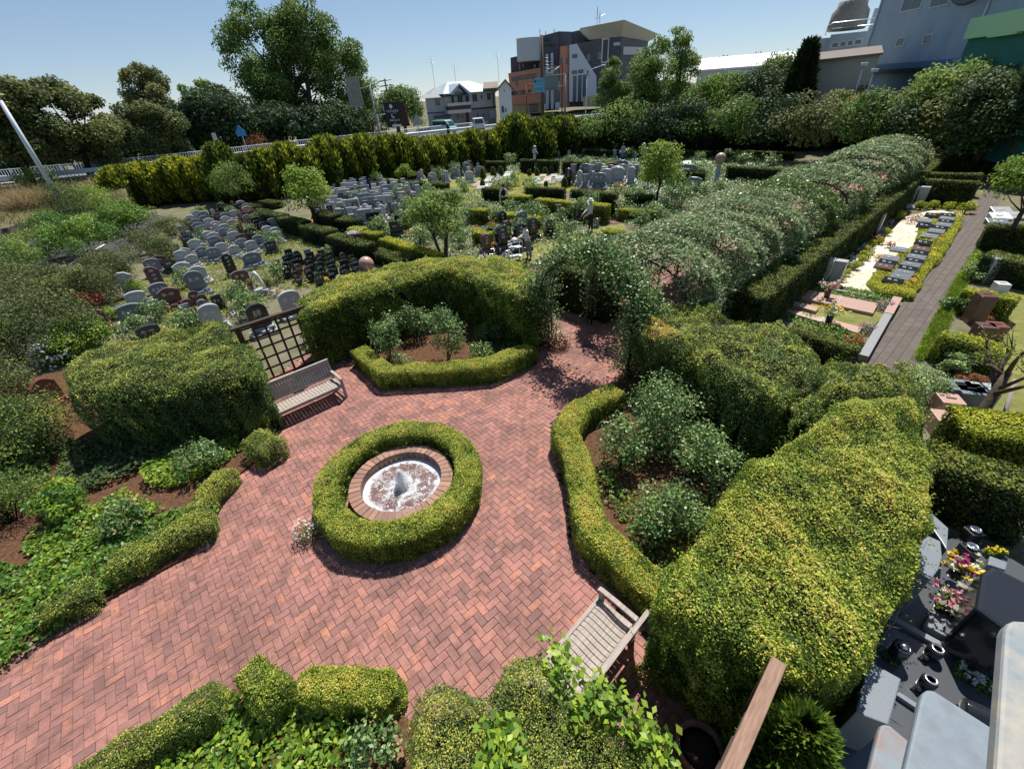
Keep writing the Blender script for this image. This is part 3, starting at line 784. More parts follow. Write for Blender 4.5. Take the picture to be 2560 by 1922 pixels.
tag(mo("water_jet", leafmesh("water_jet", P, rng.normal(size=P.shape), np.concatenate([np.full(n, .034), np.full(n2, .018)]), rng.random(len(P)), M_SPRAY, .8), fo), kind="stuff")

# ---- benches
def bench(label, loc, rz, L=1.76):
    t = thing("park_bench", label, "bench", loc, rz, "slatted teak benches facing the fountain")
    h = L / 2
    n = 20; w_ = (L - .10) / n
    b = MB()
    prof = [(-.27, .415), (-.22, .435), (-.10, .425), (.05, .395), (.17, .385), (.24, .39)]
    for i in range(n):
        x0 = -h + .05 + i * w_ + .005; x1 = x0 + w_ - .013
        pr = [(y, z) for y, z in prof]
        V = [(x, y, z) for x in (x0, x1) for y, z in pr] + [(x, y, z - .018) for x in (x0, x1) for y, z in pr]
        m_ = len(pr); F = []
        for k in range(m_ - 1):
            F += [(k, m_ + k, m_ + k + 1, k + 1), (2 * m_ + k + 1, 3 * m_ + k + 1, 3 * m_ + k, 2 * m_ + k), (k, k + 1, 2 * m_ + k + 1, 2 * m_ + k), (m_ + k + 1, m_ + k, 3 * m_ + k, 3 * m_ + k + 1)]
        F += [(0, 2 * m_, 3 * m_, m_), (m_ - 1, 2 * m_ - 1, 4 * m_ - 1, 3 * m_ - 1)]
        b.add(V, F)
    b.box(-h + .04, -.325, .405, h - .04, -.273, .43); 
    b.build("seat", M_WOOD, t)
    b = MB(); b.box(-h + .05, -.30, .33, h - .05, -.27, .40); b.box(-h + .05, .235, .32, h - .05, .265, .38)
    for s in (-1, 1): b.box(s * (h - .045) - .02, -.26, .32, s * (h - .045) + .02, .24, .38); b.box(s * (h - .045) - .018, -.26, .10, s * (h - .045) + .018, .24, .145)
    b.build("seat_frame", M_WOOD, t)
    dy = lambda z: .25 + (z - .38) * .26
    for s in (-1, 1):
        b = MB(); x = s * (h - .035)
        b.box(x - .033, -.31, 0, x + .033, -.25, .60); b.build("leg", M_WOOD, t)
        b = MB(); b.hexa([(x - .033, .23, 0), (x + .033, .23, 0), (x + .033, .30, 0), (x - .033, .30, 0), (x - .033, dy(.38), .38), (x + .033, dy(.38), .38), (x + .033, dy(.38) + .06, .38), (x - .033, dy(.38) + .06, .38)])
        b.hexa([(x - .033, dy(.38), .381), (x + .033, dy(.38), .381), (x + .033, dy(.38) + .06, .381), (x - .033, dy(.38) + .06, .381), (x - .033, dy(.9), .9), (x + .033, dy(.9), .9), (x + .033, dy(.9) + .045, .9), (x - .033, dy(.9) + .045, .9)])
        b.build("leg", M_WOOD, t)
        b = MB(); pa = [(-.345, .612), (-.30, .635), (-.05, .632), (.15, .620), (.30, .61)]
        V = [(x + sx * .038, y, z - dz) for dz in (0, .03) for sx in (-1, 1) for y, z in pa]; m_ = len(pa)
        F = []
        for k in range(m_ - 1): F += [(k, m_ + k, m_ + k + 1, k + 1), (3 * m_ + k, 2 * m_ + k, 2 * m_ + k + 1, 3 * m_ + k + 1), (k, k + 1, 2 * m_ + k + 1, 2 * m_ + k), (m_ + k + 1, m_ + k, 3 * m_ + k, 3 * m_ + k + 1)]
        F += [(0, 2 * m_, 3 * m_, m_), (m_ - 1, 2 * m_ - 1, 4 * m_ - 1, 3 * m_ - 1)]
        b.add(V, F); b.build("armrest", M_WOOD, t, bevel=.008)
    b = MB()
    for z0, z1 in ((.83, .90), (.45, .51)):
        b.hexa([(-h + .068, dy(z0), z0), (h - .068, dy(z0), z0), (h - .068, dy(z0) + .04, z0), (-h + .068, dy(z0) + .04, z0), (-h + .068, dy(z1), z1), (h - .068, dy(z1), z1), (h - .068, dy(z1) + .04, z1), (-h + .068, dy(z1) + .04, z1)])
    b.box(-h, dy(.9) - .01, .901, h, dy(.9) + .05, .925)
    n2 = 22; w2 = (L - .16) / n2
    for i in range(n2):
        x0 = -h + .08 + i * w2 + .006; x1 = x0 + w2 - .012
        b.hexa([(x0, dy(.51) + .01, .51), (x1, dy(.51) + .01, .51), (x1, dy(.51) + .028, .51), (x0, dy(.51) + .028, .51), (x0, dy(.83) + .01, .83), (x1, dy(.83) + .01, .83), (x1, dy(.83) + .028, .83), (x0, dy(.83) + .028, .83)])
    b.build("backrest", M_WOOD, t)
    return t
def rot(p, a): return np.array([p[0] * math.cos(a) - p[1] * math.sin(a), p[0] * math.sin(a) + p[1] * math.cos(a)])
aL = rad(41); fl, fr = np.array(G(707, 1068)), np.array(G(867, 994))
mid = (fl + fr) / 2 - rot((0, -.28), aL)
bench("grey weathered slatted bench standing before the brown lattice trellis", (*mid, .022), aL, 1.78)
aR = rad(222); A_ = np.array(G(1500, 1494, .43))
bench("grey weathered slatted bench seen from above, beside the bottom straggly hedge", (*(A_ - rot((-.84, -.30), aR)), .022), aR, 1.76)

# ---- trellises behind the benches
def trellis(label, p0, p1, h, m, gap=.31, beam_m=None, over=.16):
    p0, p1 = np.array(p0), np.array(p1); L = np.linalg.norm(p1 - p0); a = math.atan2(*(p1 - p0)[::-1])
    t = thing("trellis", label, "trellis", (*((p0 + p1) / 2), 0), a, "brown wooden trellises behind the benches")
    for s in (-1, 1):
        b = MB(); b.box(s * L / 2 - .065, -.065, 0, s * L / 2 + .065, .06, h - .075); b.build("post", m, t, bevel=.006)
    b = MB(); b.box(-L / 2 - over, -.065, h - .073, L / 2 + over, .065, h); b.build("top_beam", beam_m or m, t, bevel=.008)
    b = MB()
    n = int((L - .1) / gap)
    for i in range(1, n + 1):
        x = -L / 2 + .05 + (L - .1) * i / (n + 1); b.box(x - .026, -.02, .25, x + .026, .02, h - .08)
    nz = int((h - .35) / gap)
    for i in range(nz + 1):
        z = .26 + i * (h - .40) / nz; b.box(-L / 2 + .052, -.042, z, L / 2 - .052, -.021, z + .05)
    b.build("lattice", m, t)
    return t
trellis("dark brown lattice trellis behind the left bench, gravestones seen through it", G(590, 818, 2.0), G(743, 768, 2.0), 2.0, M_BROWN)
tb = np.array((2.36, 1.83)); te = tb + 1.95 * np.array([math.cos(rad(-137)), math.sin(rad(-137))])
trellis("brown trellis with a sun-bleached top beam at the bottom right", tb - (te - tb) / 1.95 * -.16, te, 2.0, M_BROWN, beam_m=M_BEAM)

# ---- climbing roses on arch and pergola
def canopy(P, N, leaf, bright, parent, m=None, name="foliage"):
    return mo(name, leafmesh(name, P, N, leaf, bright + .22 * rng.normal(size=len(P)) + .12 * noise3(P, 1.7), m or L_ROSE, fold=.25), parent)

aA, bA = np.array((1.16, 11.97)), np.array((3.33, 9.88))
am = (aA + bA) / 2; aw = np.linalg.norm(bA - aA) / 2; aa = math.atan2(*(bA - aA)[::-1])
arch = thing("rose_arch", "dark steel hoop arch over the brick path, covered with climbing roses", "garden arch", (*am, 0), aa)
LEGH = 1.55
def hoop(y, z1=LEGH, r=aw, n=14):
    return [(-r, y, 0), (-r, y, z1 * .5), (-r, y, z1)] + [(-r * math.cos(math.pi * i / n), y, z1 + r * math.sin(math.pi * i / n) * .97) for i in range(1, n)] + [(r, y, z1), (r, y, z1 * .5), (r, y, 0)]
for y in (-.3, .3):
    b = MB(); b.tube(hoop(y), .028, 8); b.build("hoop", M_DSTEEL, arch)
for q in [hoop(0)[2 + i] for i in range(1, 14)] + [(s * aw, 0, z) for z in (.3, .7, 1.1, 1.5) for s in (-1, 1)]:
    b = MB(); b.tube([(q[0], -.3, q[2]), (q[0], .3, q[2])], .012, 5); b.build("rung", M_DSTEEL, arch)
rz_ = thing("climbing_rose", "climbing rose with glossy leaves trained over the steel arch", "climbing plant", (*am, 0), aa)
for s in (-1, 1):
    for k in range(3):
        b = MB(); y = R.uniform(-.25, .25)
        pts = [(s * (aw + .1 * R.uniform(-1, 1)), y + .1 * R.uniform(-1, 1), z) for z in (0, .5, 1.0, 1.5)] + [(s * aw * math.cos(f), y, LEGH + aw * math.sin(f)) for f in (.4, .8, 1.2)]
        b.tube(pts, [.022, .02, .018, .015, .012, .01, .006], 6); b.build("cane", mat("rose_cane", (.10, .075, .045), .8, .2, var=.4), rz_)
n = 21000
u_ = rng.random(n)
f = np.where(u_ < .36, rng.uniform(1.35, 3.3, n), rng.uniform(-.15, 1.75, n))        # angle over the hoop, 0 is the right foot side
f = np.where(u_ > .86, rng.uniform(-1.4, .3, n), f)
rr_ = aw + rng.normal(size=n) * .2 + .10 + .16 * noise3(np.column_stack([f * 2, f, u_ * 0]), 1.5)
X = np.where(f < 0, aw + rng.normal(size=n) * .22 + .02, rr_ * np.cos(np.clip(f, 0, math.pi)))
Z = np.where(f < 0, LEGH + f * 1.05, LEGH + rr_ * np.sin(np.clip(f, 0, math.pi)))
left = f > 2.6
Y = rng.normal(size=n) * .30
nl = 4500
XL = -aw + rng.normal(size=nl) * .24 - .05; ZL = rng.uniform(.25, 1.9, nl); YL = rng.normal(size=nl) * .28 - .05
P = np.concatenate([np.column_stack([X, Y, np.maximum(Z, .15)]), np.column_stack([XL, YL, ZL])])
keep = rng.random(len(P)) < np.clip(.75 + .5 * noise3(P, 1.6), .12, 1)
P = P[keep]
canopy(P, rng.normal(size=P.shape) * .6 + [0, -.1, .7], .085, .5, rz_)

# ---- pergola tunnel
pg0 = np.array(G(1715, 615, 2.3)) - UX * 2.6
pg = thing("rose_pergola", "long pergola tunnel of dark steel hoops running away up the garden", "pergola", (*pg0, 0), GA)
PL, PW2 = 26.6, 1.55
cross = lambda y: 1.75 + .85 * math.sqrt(max(0, 1 - (y / PW2) ** 2))
nh = 11
for i in range(nh):
    x = PL * i / (nh - 1)
    b = MB(); b.tube([(x, -PW2, 0), (x, -PW2, 1.75)] + [(x, -PW2 * math.cos(math.pi * k / 12), 1.75 + .85 * math.sin(math.pi * k / 12)) for k in range(1, 12)] + [(x, PW2, 1.75), (x, PW2, 0)], .035, 6)
    b.build("hoop", M_DSTEEL, pg)
for k in (1, 3, 5, 7, 9, 11, 0, 12):
    y, z = -PW2 * math.cos(math.pi * k / 12), 1.75 + .85 * math.sin(math.pi * k / 12)
    b = MB(); b.tube([(0, y, z), (PL, y, z)], .014, 5); b.build("purlin", M_DSTEEL, pg)
for s in (-1, 1):
    for z in (.35, .8, 1.25): b = MB(); b.tube([(0, s * PW2, z), (PL, s * PW2, z)], .018, 5); b.build("side_rail", M_BROWN, pg)
L_PERG = tintmat('pergola_rose_leaf', [(0, (.03, .075, .025)), (.5, (.12, .21, .075)), (.95, (.36, .46, .22)), (1, (.34, .24, .12))], .5, .35, .28)
def pergola_rose(label, x0, x1, dens, bright=.5, leaf=.10, up=.12, side=.7, m=None):
    c = (x0 + x1) / 2
    l0 = pg0 + UX * c
    t = thing("climbing_rose", label, "climbing plant", (*l0, 0), GA, "climbing roses over the pergola tunnel")
    L = x1 - x0; n = int(L * 5.2 * dens * 1.9)
    f = rng.uniform(-.12, math.pi + .12, n)
    x = rng.uniform(-L / 2, L / 2, n)
    lump = noise3(np.column_stack([x + c, f * 1.6, f * 0]), 1.1)
    md = .10 * np.sin((x + c) * 2.4 + 1.3 * np.sin((x + c) * .7)) + .07 * np.sin((x + c) * 5.1 + f * 2)
    r = 1.0 + .05 * rng.normal(size=n) + md + .08 * lump + .05 * noise3(np.column_stack([x * 3, f * 4, f * 0]), 1.0) + up
    y = -PW2 * r * np.cos(f); z = 1.75 + .85 * r * np.sin(np.maximum(f, 0)) + np.minimum(f, 0) * 1.5 + np.minimum(math.pi - f, 0) * 1.5 + up
    ns_ = int(L * 3.2 * dens * side); 
    ys = np.where(rng.random(ns_) < .5, -1, 1) * (PW2 + .14 * rng.normal(size=ns_) + .12); zs = 1.85 - rng.random(ns_) ** 1.5 * 1.5
    xs_ = rng.uniform(-L / 2, L / 2, ns_)
    P = np.concatenate([np.column_stack([x, y, z]), np.column_stack([xs_, ys, zs])])
    ends = np.minimum(P[:, 0] + L / 2, L / 2 - P[:, 0])
    keep = rng.random(len(P)) < np.clip(.8 + .6 * noise3(P + [c, 0, 0], 1.5), .08, 1) * np.clip(.3 + ends / .8, 0, 1)
    P = P[keep]
    canopy(P, rng.normal(size=P.shape) * .55 + np.column_stack([P[:, 0] * 0, P[:, 1] * .3, np.full(len(P), .75)]), leaf, bright, t, m or L_PERG)
    k = max(int(L / 1.2), 2)
    for i in range(k):
        for s in (-1, 1):
            X = -L / 2 + .3 + (L - .6) * i / max(k - 1, 1)
            b = MB(); b.tube([(X, s * (PW2 + .1), 0), (X + R.uniform(-.2, .2), s * (PW2 + R.uniform(0, .2)), .7), (X + R.uniform(-.3, .3), s * (PW2 + .05), 1.5), (X, s * PW2 * .7, 2.35)], [.03, .025, .018, .01], 5); b.build("cane", MATS["rose_cane"], t)
    return t
pergola_rose("broad mass of pale glossy rose leaves over the near end of the pergola", -.4, 8.6, 560, .70, .10, .17, 1.3)
pergola_rose("brighter green rose over the third quarter of the pergola tunnel", 8.7, 12.2, 380, .62, .11, .12, .6, tintmat("fresh_rose_leaf", [(0, (.03, .07, .018)), (.6, (.08, .16, .03)), (1, (.2, .28, .05))], .35, .5, .3))
pergola_rose("leafy climbing rose hanging over the middle of the pergola", 12.3, 16.2, 380, .7, .12, .2, 1.0)
pergola_rose("thin climbing rose beside the bare hoops of the pergola", 16.6, 19.0, 130, .55, .12, .05, .5)
pergola_rose("large full climbing rose over the far end of the pergola", 19.1, 27.2, 340, .7, .14, .22, 1.0)

# ---- hedges along the pergola
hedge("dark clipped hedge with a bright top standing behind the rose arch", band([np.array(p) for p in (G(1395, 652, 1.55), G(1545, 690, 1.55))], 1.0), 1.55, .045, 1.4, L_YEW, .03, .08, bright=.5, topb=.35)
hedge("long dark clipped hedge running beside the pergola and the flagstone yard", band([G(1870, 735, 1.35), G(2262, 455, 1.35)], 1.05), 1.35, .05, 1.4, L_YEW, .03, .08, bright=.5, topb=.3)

# ---- plants in the plaza beds
for lb, p, r, h, n in (("tall rose bush with reddish tips in the north bed, nearest the arch side", (1120, 905), (.55, .5), 1.8, 3600),
                       ("slender rose bush left of the taller one in the north bed", (975, 900), (.5, .42), 1.6, 2400),
                       ("small blue-green rose shrub just behind the low north hedge", (1010, 925), (.35, .3), .5, 500),
                       ("low rose shrub at the right of the north bed", (1205, 900), (.4, .35), .6, 700),
                       ("big grey-green rose bush in the east bed behind the curving hedge", (1650, 1120), (.95, .75), 1.55, 6500),
                       ("smaller rose bush beside the big one, close to the curving hedge", (1545, 1170), (.55, .5), 1.25, 2600),
                       ("rose bush over bare soil at the near end of the east bed", (1660, 1330), (.75, .6), 1.0, 3800),
                       ("blue-green rose bush in the ivy bed left of the bench", (520, 1180), (.75, .55), .7, 2200),
                       ("dull green rose shrub beside the long shaggy hedge in the left bed", (330, 1320), (.5, .45), .6, 1500),
                       ("rose shrub with coppery young leaves at the bottom edge", (960, 1890), (.42, .32), .55, 900),
                       ("dark rose bush between the big one and the tall hedge in the east bed", (1760, 1200), (.8, .7), 1.2, 4200),
                       ("rose bush at the inner corner of the east bed, under the tall hedge", (1800, 1060), (.8, .6), 1.3, 4200),
                       ("rose bush against the tall hedge in the north bed", (1040, 850), (.7, .4), 1.2, 2600),
                       ("climbing rose shrub inside the lattice trellis", (800, 900), (.5, .25), 1.2, 1300)):
    shrub(lb, (*G(*p), .05), r, h, int(n * .8), .066, L_ROSE, "rose bush", "rose bushes in the plaza beds", "rose_bush", .52, 26, .27, .012, rag=1.3)
shrub("loose bright green shrub growing out of the tall hedge's inner face", (*G(1930, 1130), 0), (.85, .8), 1.6, 6000, .05, L_IVY, bright=.5, ncl=26, k=.4)
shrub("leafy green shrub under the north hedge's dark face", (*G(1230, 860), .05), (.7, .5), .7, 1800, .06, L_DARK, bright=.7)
shrub("dense light green leafy plant among ivy at the left", (*G(170, 1290), .05), (.6, .5), .75, 2600, .07, L_IVY, bright=.55, long=1.6)
shrub("dull hedge-like shrub at the left margin", (*G(40, 1310), .05), (.8, .7), 1.1, 5000, .04, L_DULL, bright=.5)
IV = 'ground cover of broad glossy '
groundcover("ivy_ground_cover", "glossy ivy spilling along the left brick edge", px([(-140, 1380), (60, 1420), (240, 1360), (520, 1260), (560, 1290), (440, 1400), (240, 1520), (60, 1650), (-60, 1740), (-140, 1800)]), 900, .085, L_IVY, .28, .5)
groundcover("bright_ivy_patch", "bright yellow-green ivy patch in the left bed", px([(370, 1200), (420, 1150), (520, 1140), (600, 1090), (610, 1130), (540, 1190), (440, 1230), (380, 1230)]), 1000, .09, L_IVY, .35, .72)
groundcover("pale_creeper_patch", "pale green creeper behind the long shaggy hedge", px([(60, 1380), (150, 1300), (330, 1240), (420, 1280), (300, 1350), (120, 1430)]), 900, .08, L_IVY, .3, .66)
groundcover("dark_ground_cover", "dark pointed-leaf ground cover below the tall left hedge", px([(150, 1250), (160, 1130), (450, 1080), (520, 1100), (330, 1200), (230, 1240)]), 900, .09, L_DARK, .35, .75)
groundcover("fern_ground_cover", "feathery green ground cover at the far left of the ivy bed", px([(-140, 1000), (120, 1100), (150, 1250), (0, 1330), (-140, 1400)]), 800, .08, L_TREE, .5, .6)
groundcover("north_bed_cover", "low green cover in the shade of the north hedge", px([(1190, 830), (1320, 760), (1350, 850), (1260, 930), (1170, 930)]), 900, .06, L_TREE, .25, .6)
groundcover("east_bed_ivy", "ivy on the soil of the east bed", px([(1500, 1160), (1560, 1240), (1700, 1230), (1830, 1260), (1700, 1420), (1640, 1480), (1560, 1330), (1490, 1230)]), 450, .075, L_IVY, .3, .55)
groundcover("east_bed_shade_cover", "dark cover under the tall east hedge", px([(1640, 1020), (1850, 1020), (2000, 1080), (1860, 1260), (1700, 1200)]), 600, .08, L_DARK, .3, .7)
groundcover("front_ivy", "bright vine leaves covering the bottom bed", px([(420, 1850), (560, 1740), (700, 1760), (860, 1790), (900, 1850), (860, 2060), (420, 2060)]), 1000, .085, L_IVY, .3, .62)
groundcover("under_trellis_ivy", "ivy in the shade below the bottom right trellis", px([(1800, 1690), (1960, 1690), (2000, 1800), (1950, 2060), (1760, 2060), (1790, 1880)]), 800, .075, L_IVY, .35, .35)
for lb, lst in (("trailing vine with large bright leaves climbing the end of the straggly hedge", [(1395, 1640, 1.2), (1410, 1690, 1.25), (1450, 1760, 1.15)]),
                ("large-leaved vine sprawling over the straggly hedge toward the pot", [(1500, 1735, 1.22), (1540, 1770, 1.22), (1600, 1815, 1.22), (1650, 1880, 1.2)]),
                ("cluster of large light green vine leaves at the bottom edge", [(1250, 1840, 1.3), (1280, 1880, 1.3), (1230, 1910, 1.3)])):
    P0 = [np.array((*G(u, v, z), z)) for u, v, z in lst]; c = np.mean(P0, 0)
    t = thing("vine", lb, "vine", tuple(c), 0)
    P = np.concatenate([rng.normal(size=(90, 3)) * [.10, .10, .09] + p - c for p in P0])
    mo("foliage", leafmesh("foliage", P, rng.normal(size=P.shape) * .45 + [0, -.1, .9], .095, .75 + .2 * rng.normal(size=len(P)), L_IVY, .95, fold=.3), t)
    b = MB(); b.tube([tuple(p - c) for p in P0], .008, 5); b.build("stem", M_BARK, t)
flower_clump("white daisies in bloom against the left side of the ring hedge", (*G(772, 1345), .02), .26, .42, "white", 110, 900, L_OLIVE, .03, fs=.032)
flower_clump("white flowers over reddish leaves at the left foot of the rose arch", (*G(1398, 868), .02), .42, .5, "white", 130, 1800, L_COPPER, .045, fs=.035)
flower_clump("white flowers at the right foot of the rose arch", (*G(1640, 930), .02), .4, .35, "white", 90, 900, L_IVY, .04, fs=.035)

# ---- terracotta tub, fallen bricks
pt = thing("plant_tub", "large round terracotta tub of dark soil at the bottom right", "planter", (*G(1735, 1900), .02))
b = MB(); b.lathe([(.17, 0), (.20, .02), (.245, .36), (.265, .37), (.265, .42), (.225, .42), (.215, .33)], 28); b.build("tub", mat("terracotta", (.24, .125, .085), .85, .2, var=.5, scale=7, bump=.3), pt)
b = MB(); b.lathe([(.001, .35), (.10, .345), (.222, .33)], 24); b.build("soil", mat("tub_soil", (.03, .022, .018), 1, .1, bump=1, bscale=50), pt)
kb = thing("brick_block", "loose red brick edging block standing in the dry corner at the bottom", "brick", (*G(1000, 1880), .06), rad(25))
b = MB(); b.box(-.06, -.14, 0, .06, .14, .16); b.build("brick", mat("red_brick", (.36, .14, .105), .85, .2, var=.35, scale=12, bump=.4), kb, bevel=.006)
for p, nm in (((1473, 865), "cast drain cover in sunlight on the bricks under the arch"), ((1518, 873), "cast drain cover in shade on the bricks under the arch")):
    b = MB(); b.lathe([(.13, 0), (.13, .006), (.11, .008), (.001, .008)], 24); tag(b.build("drain_cover", mat("cast_iron", (.09, .085, .08), .6, .4, .5), loc=(*G(*p), .0225)), nm, "drain cover")
# ================================================================ BACKGROUND: road, buildings, trees beyond
CAMF = RM[:, 2]
def depth(p): return float((np.array([p[0], p[1], (p[2] if len(p) > 2 else 0)]) - [0, 0, HC]) @ CAMF)
def ppm(p): return FPX / depth(p)                      # photograph pixels per metre at p
ORD = ["first", "second", "third", "fourth", "fifth", "sixth", "seventh", "eighth", "ninth", "tenth", "eleventh", "twelfth", "thirteenth", "fourteenth", "fifteenth", "sixteenth", "seventeenth", "eighteenth", "nineteenth", "twentieth"]
def ordn(i):
    if i < 20: return ORD[i]
    t_ = ["twenty", "thirty", "forty", "fifty"][i // 10 - 2 + 0]
    i += 1
    return (["twenty", "thirty", "forty", "fifty", "sixty"][i // 10 - 2] + "-" + ORD[i % 10 - 1]) if i % 10 else ["twentieth", "thirtieth", "fortieth", "fiftieth"][i // 10 - 2]

# ---- conifers standing in a row as the boundary
def thuja_mesh(n, m, ln=.34, gold=.5, fat=1.0, bx=2.6):
    u = rng.random(n); f = rng.uniform(0, 6.283, n)
    z = u ** .85
    lob = 1 + .14 * np.sin(5 * f + 2 * z) + .10 * np.sin(9 * f - 7 * z)
    rr = np.clip(1.02 - z ** bx * .8, .05, 2) * (.82 + .18 * np.minimum(z * 5, 1)) * lob * fat * rng.uniform(.82, 1.06, n)
    P = np.column_stack([rr * np.cos(f), rr * np.sin(f), z])
    D = np.column_stack([np.cos(f) * .55, np.sin(f) * .55, np.full(n, .95)]) + rng.normal(size=(n, 3)) * .28
    tn = gold * .42 + .16 * rng.normal(size=n) + .42 * gold * (rng.random(n) < .1 + .75 * z ** 2) * (lob > .96) + .12 * np.sin(5 * f)
    # unit crown, scaled by radius and height on placing; sprays kept near real length
    return P, D, tn
def thuja(label, base, r, h, n, gold=.6, ln=.4, wd=.13, m=None, group=None, name="conifer", bx=2.6, core=.8):
    z0 = base[2] if len(base) > 2 else 0
    t = thing(name, label, "conifer", (base[0], base[1], z0), 0, group)
    P, D, tn = thuja_mesh(n, None, gold=gold, bx=bx)
    P = P * [r, r, h * .97] + [0, 0, .08]
    mo("foliage", sprays("foliage", P, D, ln, wd, tn, m or L_THUJA), t)
    b = MB(); b.lathe([(.16, -.2), (core * r * .9, .15), (core * r * .95, h * .3), (core * r * .8, h * .6), (core * r * .42, h * .85), (.03, h * .96)], 9); b.build("branches", M_CORE, t)
    return t
def thuja_row(ctrl, step, r, gold, label, group, n, ln=.4, wd=.14, jr=.2, m=None, z0=0.0, start=0):
    W = [np.array(G(u, v, z0)) for u, v, tv in ctrl]; Hh = [HZ((u, v), (u, tv), z0) - z0 for u, v, tv in ctrl]
    d = [0]
    for a, b_ in zip(W[:-1], W[1:]): d.append(d[-1] + np.linalg.norm(b_ - a))
    k = max(int(d[-1] / step), 1); i = start
    for q in range(k + 1):
        s = d[-1] * q / k
        x = np.interp(s, d, [p[0] for p in W]); y = np.interp(s, d, [p[1] for p in W]); h = np.interp(s, d, Hh)
        rr = r * R.uniform(1 - jr, 1 + jr)
        thuja(label % ordn(i), (x + R.uniform(-.3, .3), y + R.uniform(-.4, .4), z0), rr, h * R.uniform(.9, 1.12), int(n * (rr / r)), gold * R.uniform(.8, 1.2), ln, wd, m, group, bx=R.uniform(4, 7), core=.86); i += 1
thuja_row([(340, 520, 408), (440, 505, 402), (555, 498, 400)], 1.3, 1.5, 1.1, "golden conifer, %s from the left in the bright clump by the guard rail", "golden conifers of the road side row", 5200, .36, .13)
thuja_row([(590, 505, 368), (650, 500, 385)], 1.5, 1.3, .8, "leaning golden conifer behind the grey-green tree, %s from the left", "golden conifers of the road side row", 3500, .36, .13)
thuja_row([(690, 492, 372), (790, 478, 368), (850, 468, 350), (950, 452, 340), (1060, 436, 345), (1150, 420, 335), (1260, 405, 325)], 1.7, 1.6, .95, "golden-tipped conifer, %s from the left in the long row below the road", "golden conifers of the long row below the road", 6500, .45, .15)
thuja_row([(1290, 402, 285), (1335, 398, 296)], 2.2, 2.2, .7, "broad tall dark golden conifer at the bend of the row, %s from the left", "golden conifers at the bend", 5000, .42, .16)
thuja_row([(1370, 392, 298), (1510, 386, 298)], 1.9, 1.8, .7, "conifer with a flat clipped top at the back, %s from the left", "clipped conifers at the back", 3000, .42, .16)
L_THD = tintmat("dark_thuja_spray", [(0, (.010, .022, .010)), (.6, (.03, .05, .014)), (.88, (.12, .13, .02)), (1, (.28, .24, .02))], .6, .2, .15)
thuja_row([(1545, 385, 285), (1640, 384, 290), (1760, 384, 285), (1880, 380, 290), (2000, 372, 285), (2120, 366, 280), (2260, 362, 268), (2380, 358, 262), (2470, 356, 265), (2560, 352, 260)], 2.2, 2.1, .7, "dark conifer with gold tips, %s from the left in the back row on the right", "dark conifers of the right back row", 3200, .5, .2, m=L_THD)
P_ = [G(u, v) for u, v in ((1560, 392), (1760, 392), (2000, 380))]

# ---- trees
def treepx(label, foot, z0, top, width, n, leaf, m, lean=0.0, name="tree", dist=None, **k):
    base = AT(foot[0], foot[1], dist)[:2] if dist else G(foot[0], foot[1], z0)
    g = (base[0], base[1], z0)
    if dist:
        r = ray(foot[0], top); t_ = dist / math.hypot(r[0], r[1]); h = HC + r[2] * t_ - z0
    else: h = HZ(foot, (foot[0], top), z0) - z0
    w_ = width / ppm(g) / 2
    return tree(label, g, h, (w_, w_ * k.pop("fl", .9)), n, leaf, m, lean=(lean / ppm(g), 0), name=name, **k)
def lobetree(label, foot, z0, dist, lobes, n, leaf, m, bright=.5, trunk=.4, stems=1, per=7, k=.5, rag=.35, bark=None, name="tree"):
    """tree whose crown is a group of unequal lobes, each a cluster of leaf clumps on its own limb"""
    g = np.array(AT(*foot, dist)); base = np.array((g[0], g[1], z0)); s_ = 1 / ppm(g)
    t = thing(name, label, "tree", tuple(base)); cl = []; b = MB()
    for u, v, r in lobes:
        c = np.array(AT(u, v, dist + R.uniform(-1, 1) * r * s_ * .8)) - base; rr = r * s_
        cl += clumps(c, (rr, rr, rr * .85), per, k, 1.0)
    mo("crown", crown_mesh(cl, n, leaf, m, bright, rag=rag), t)
    cc = np.mean([q[:3] for q in cl], 0)
    for q in range(stems):
        o = np.array((math.cos(q * 2.1), math.sin(q * 2.1), 0)) * trunk * (stems > 1) * 1.6
        f_ = o * 1.8 + [cc[0] * .25, cc[1] * .25, cc[2] * .38]; tp = o * 3 + cc * [1, 1, 1.1]
        b.tube([tuple(o - [0, 0, .2]), tuple((o + f_) / 2), tuple(f_), tuple((f_ + tp) / 2), tuple(tp)], [trunk * 1.2, trunk, trunk * .8, trunk * .5, trunk * .15], 8)
        for c in cl[q::stems * 3]:
            e = np.array(c[:3]); st = f_ + (tp - f_) * R.uniform(0, .6); b.tube([tuple(st), tuple((st + e) / 2 - [0, 0, .2]), tuple(e)], [trunk * .36, trunk * .2, trunk * .05], 5)
    b.build("trunk", bark or M_BARK, t); return t
lobetree("very tall broad tree with several trunks, the biggest, across the road", (765, 350), ZR, 78, [(585, 105, 42), (620, 60, 50), (690, 45, 48), (735, 22, 26), (770, 55, 52), (825, 85, 52), (850, 140, 55), (700, 120, 80), (610, 160, 55), (780, 150, 75), (680, 210, 70), (830, 215, 60), (740, 270, 80), (660, 280, 60), (820, 290, 60)], 56000, .33, L_TREE, .52, .5, 3, 9, .46, .3)
lobetree("drooping side tree at the right edge of the giant tree", (895, 345), ZR, 80, [(880, 170, 32), (905, 215, 38), (920, 260, 32), (880, 270, 45), (900, 315, 40)], 15000, .30, L_TREE, .62, .3, 1, 8, .5, .4)
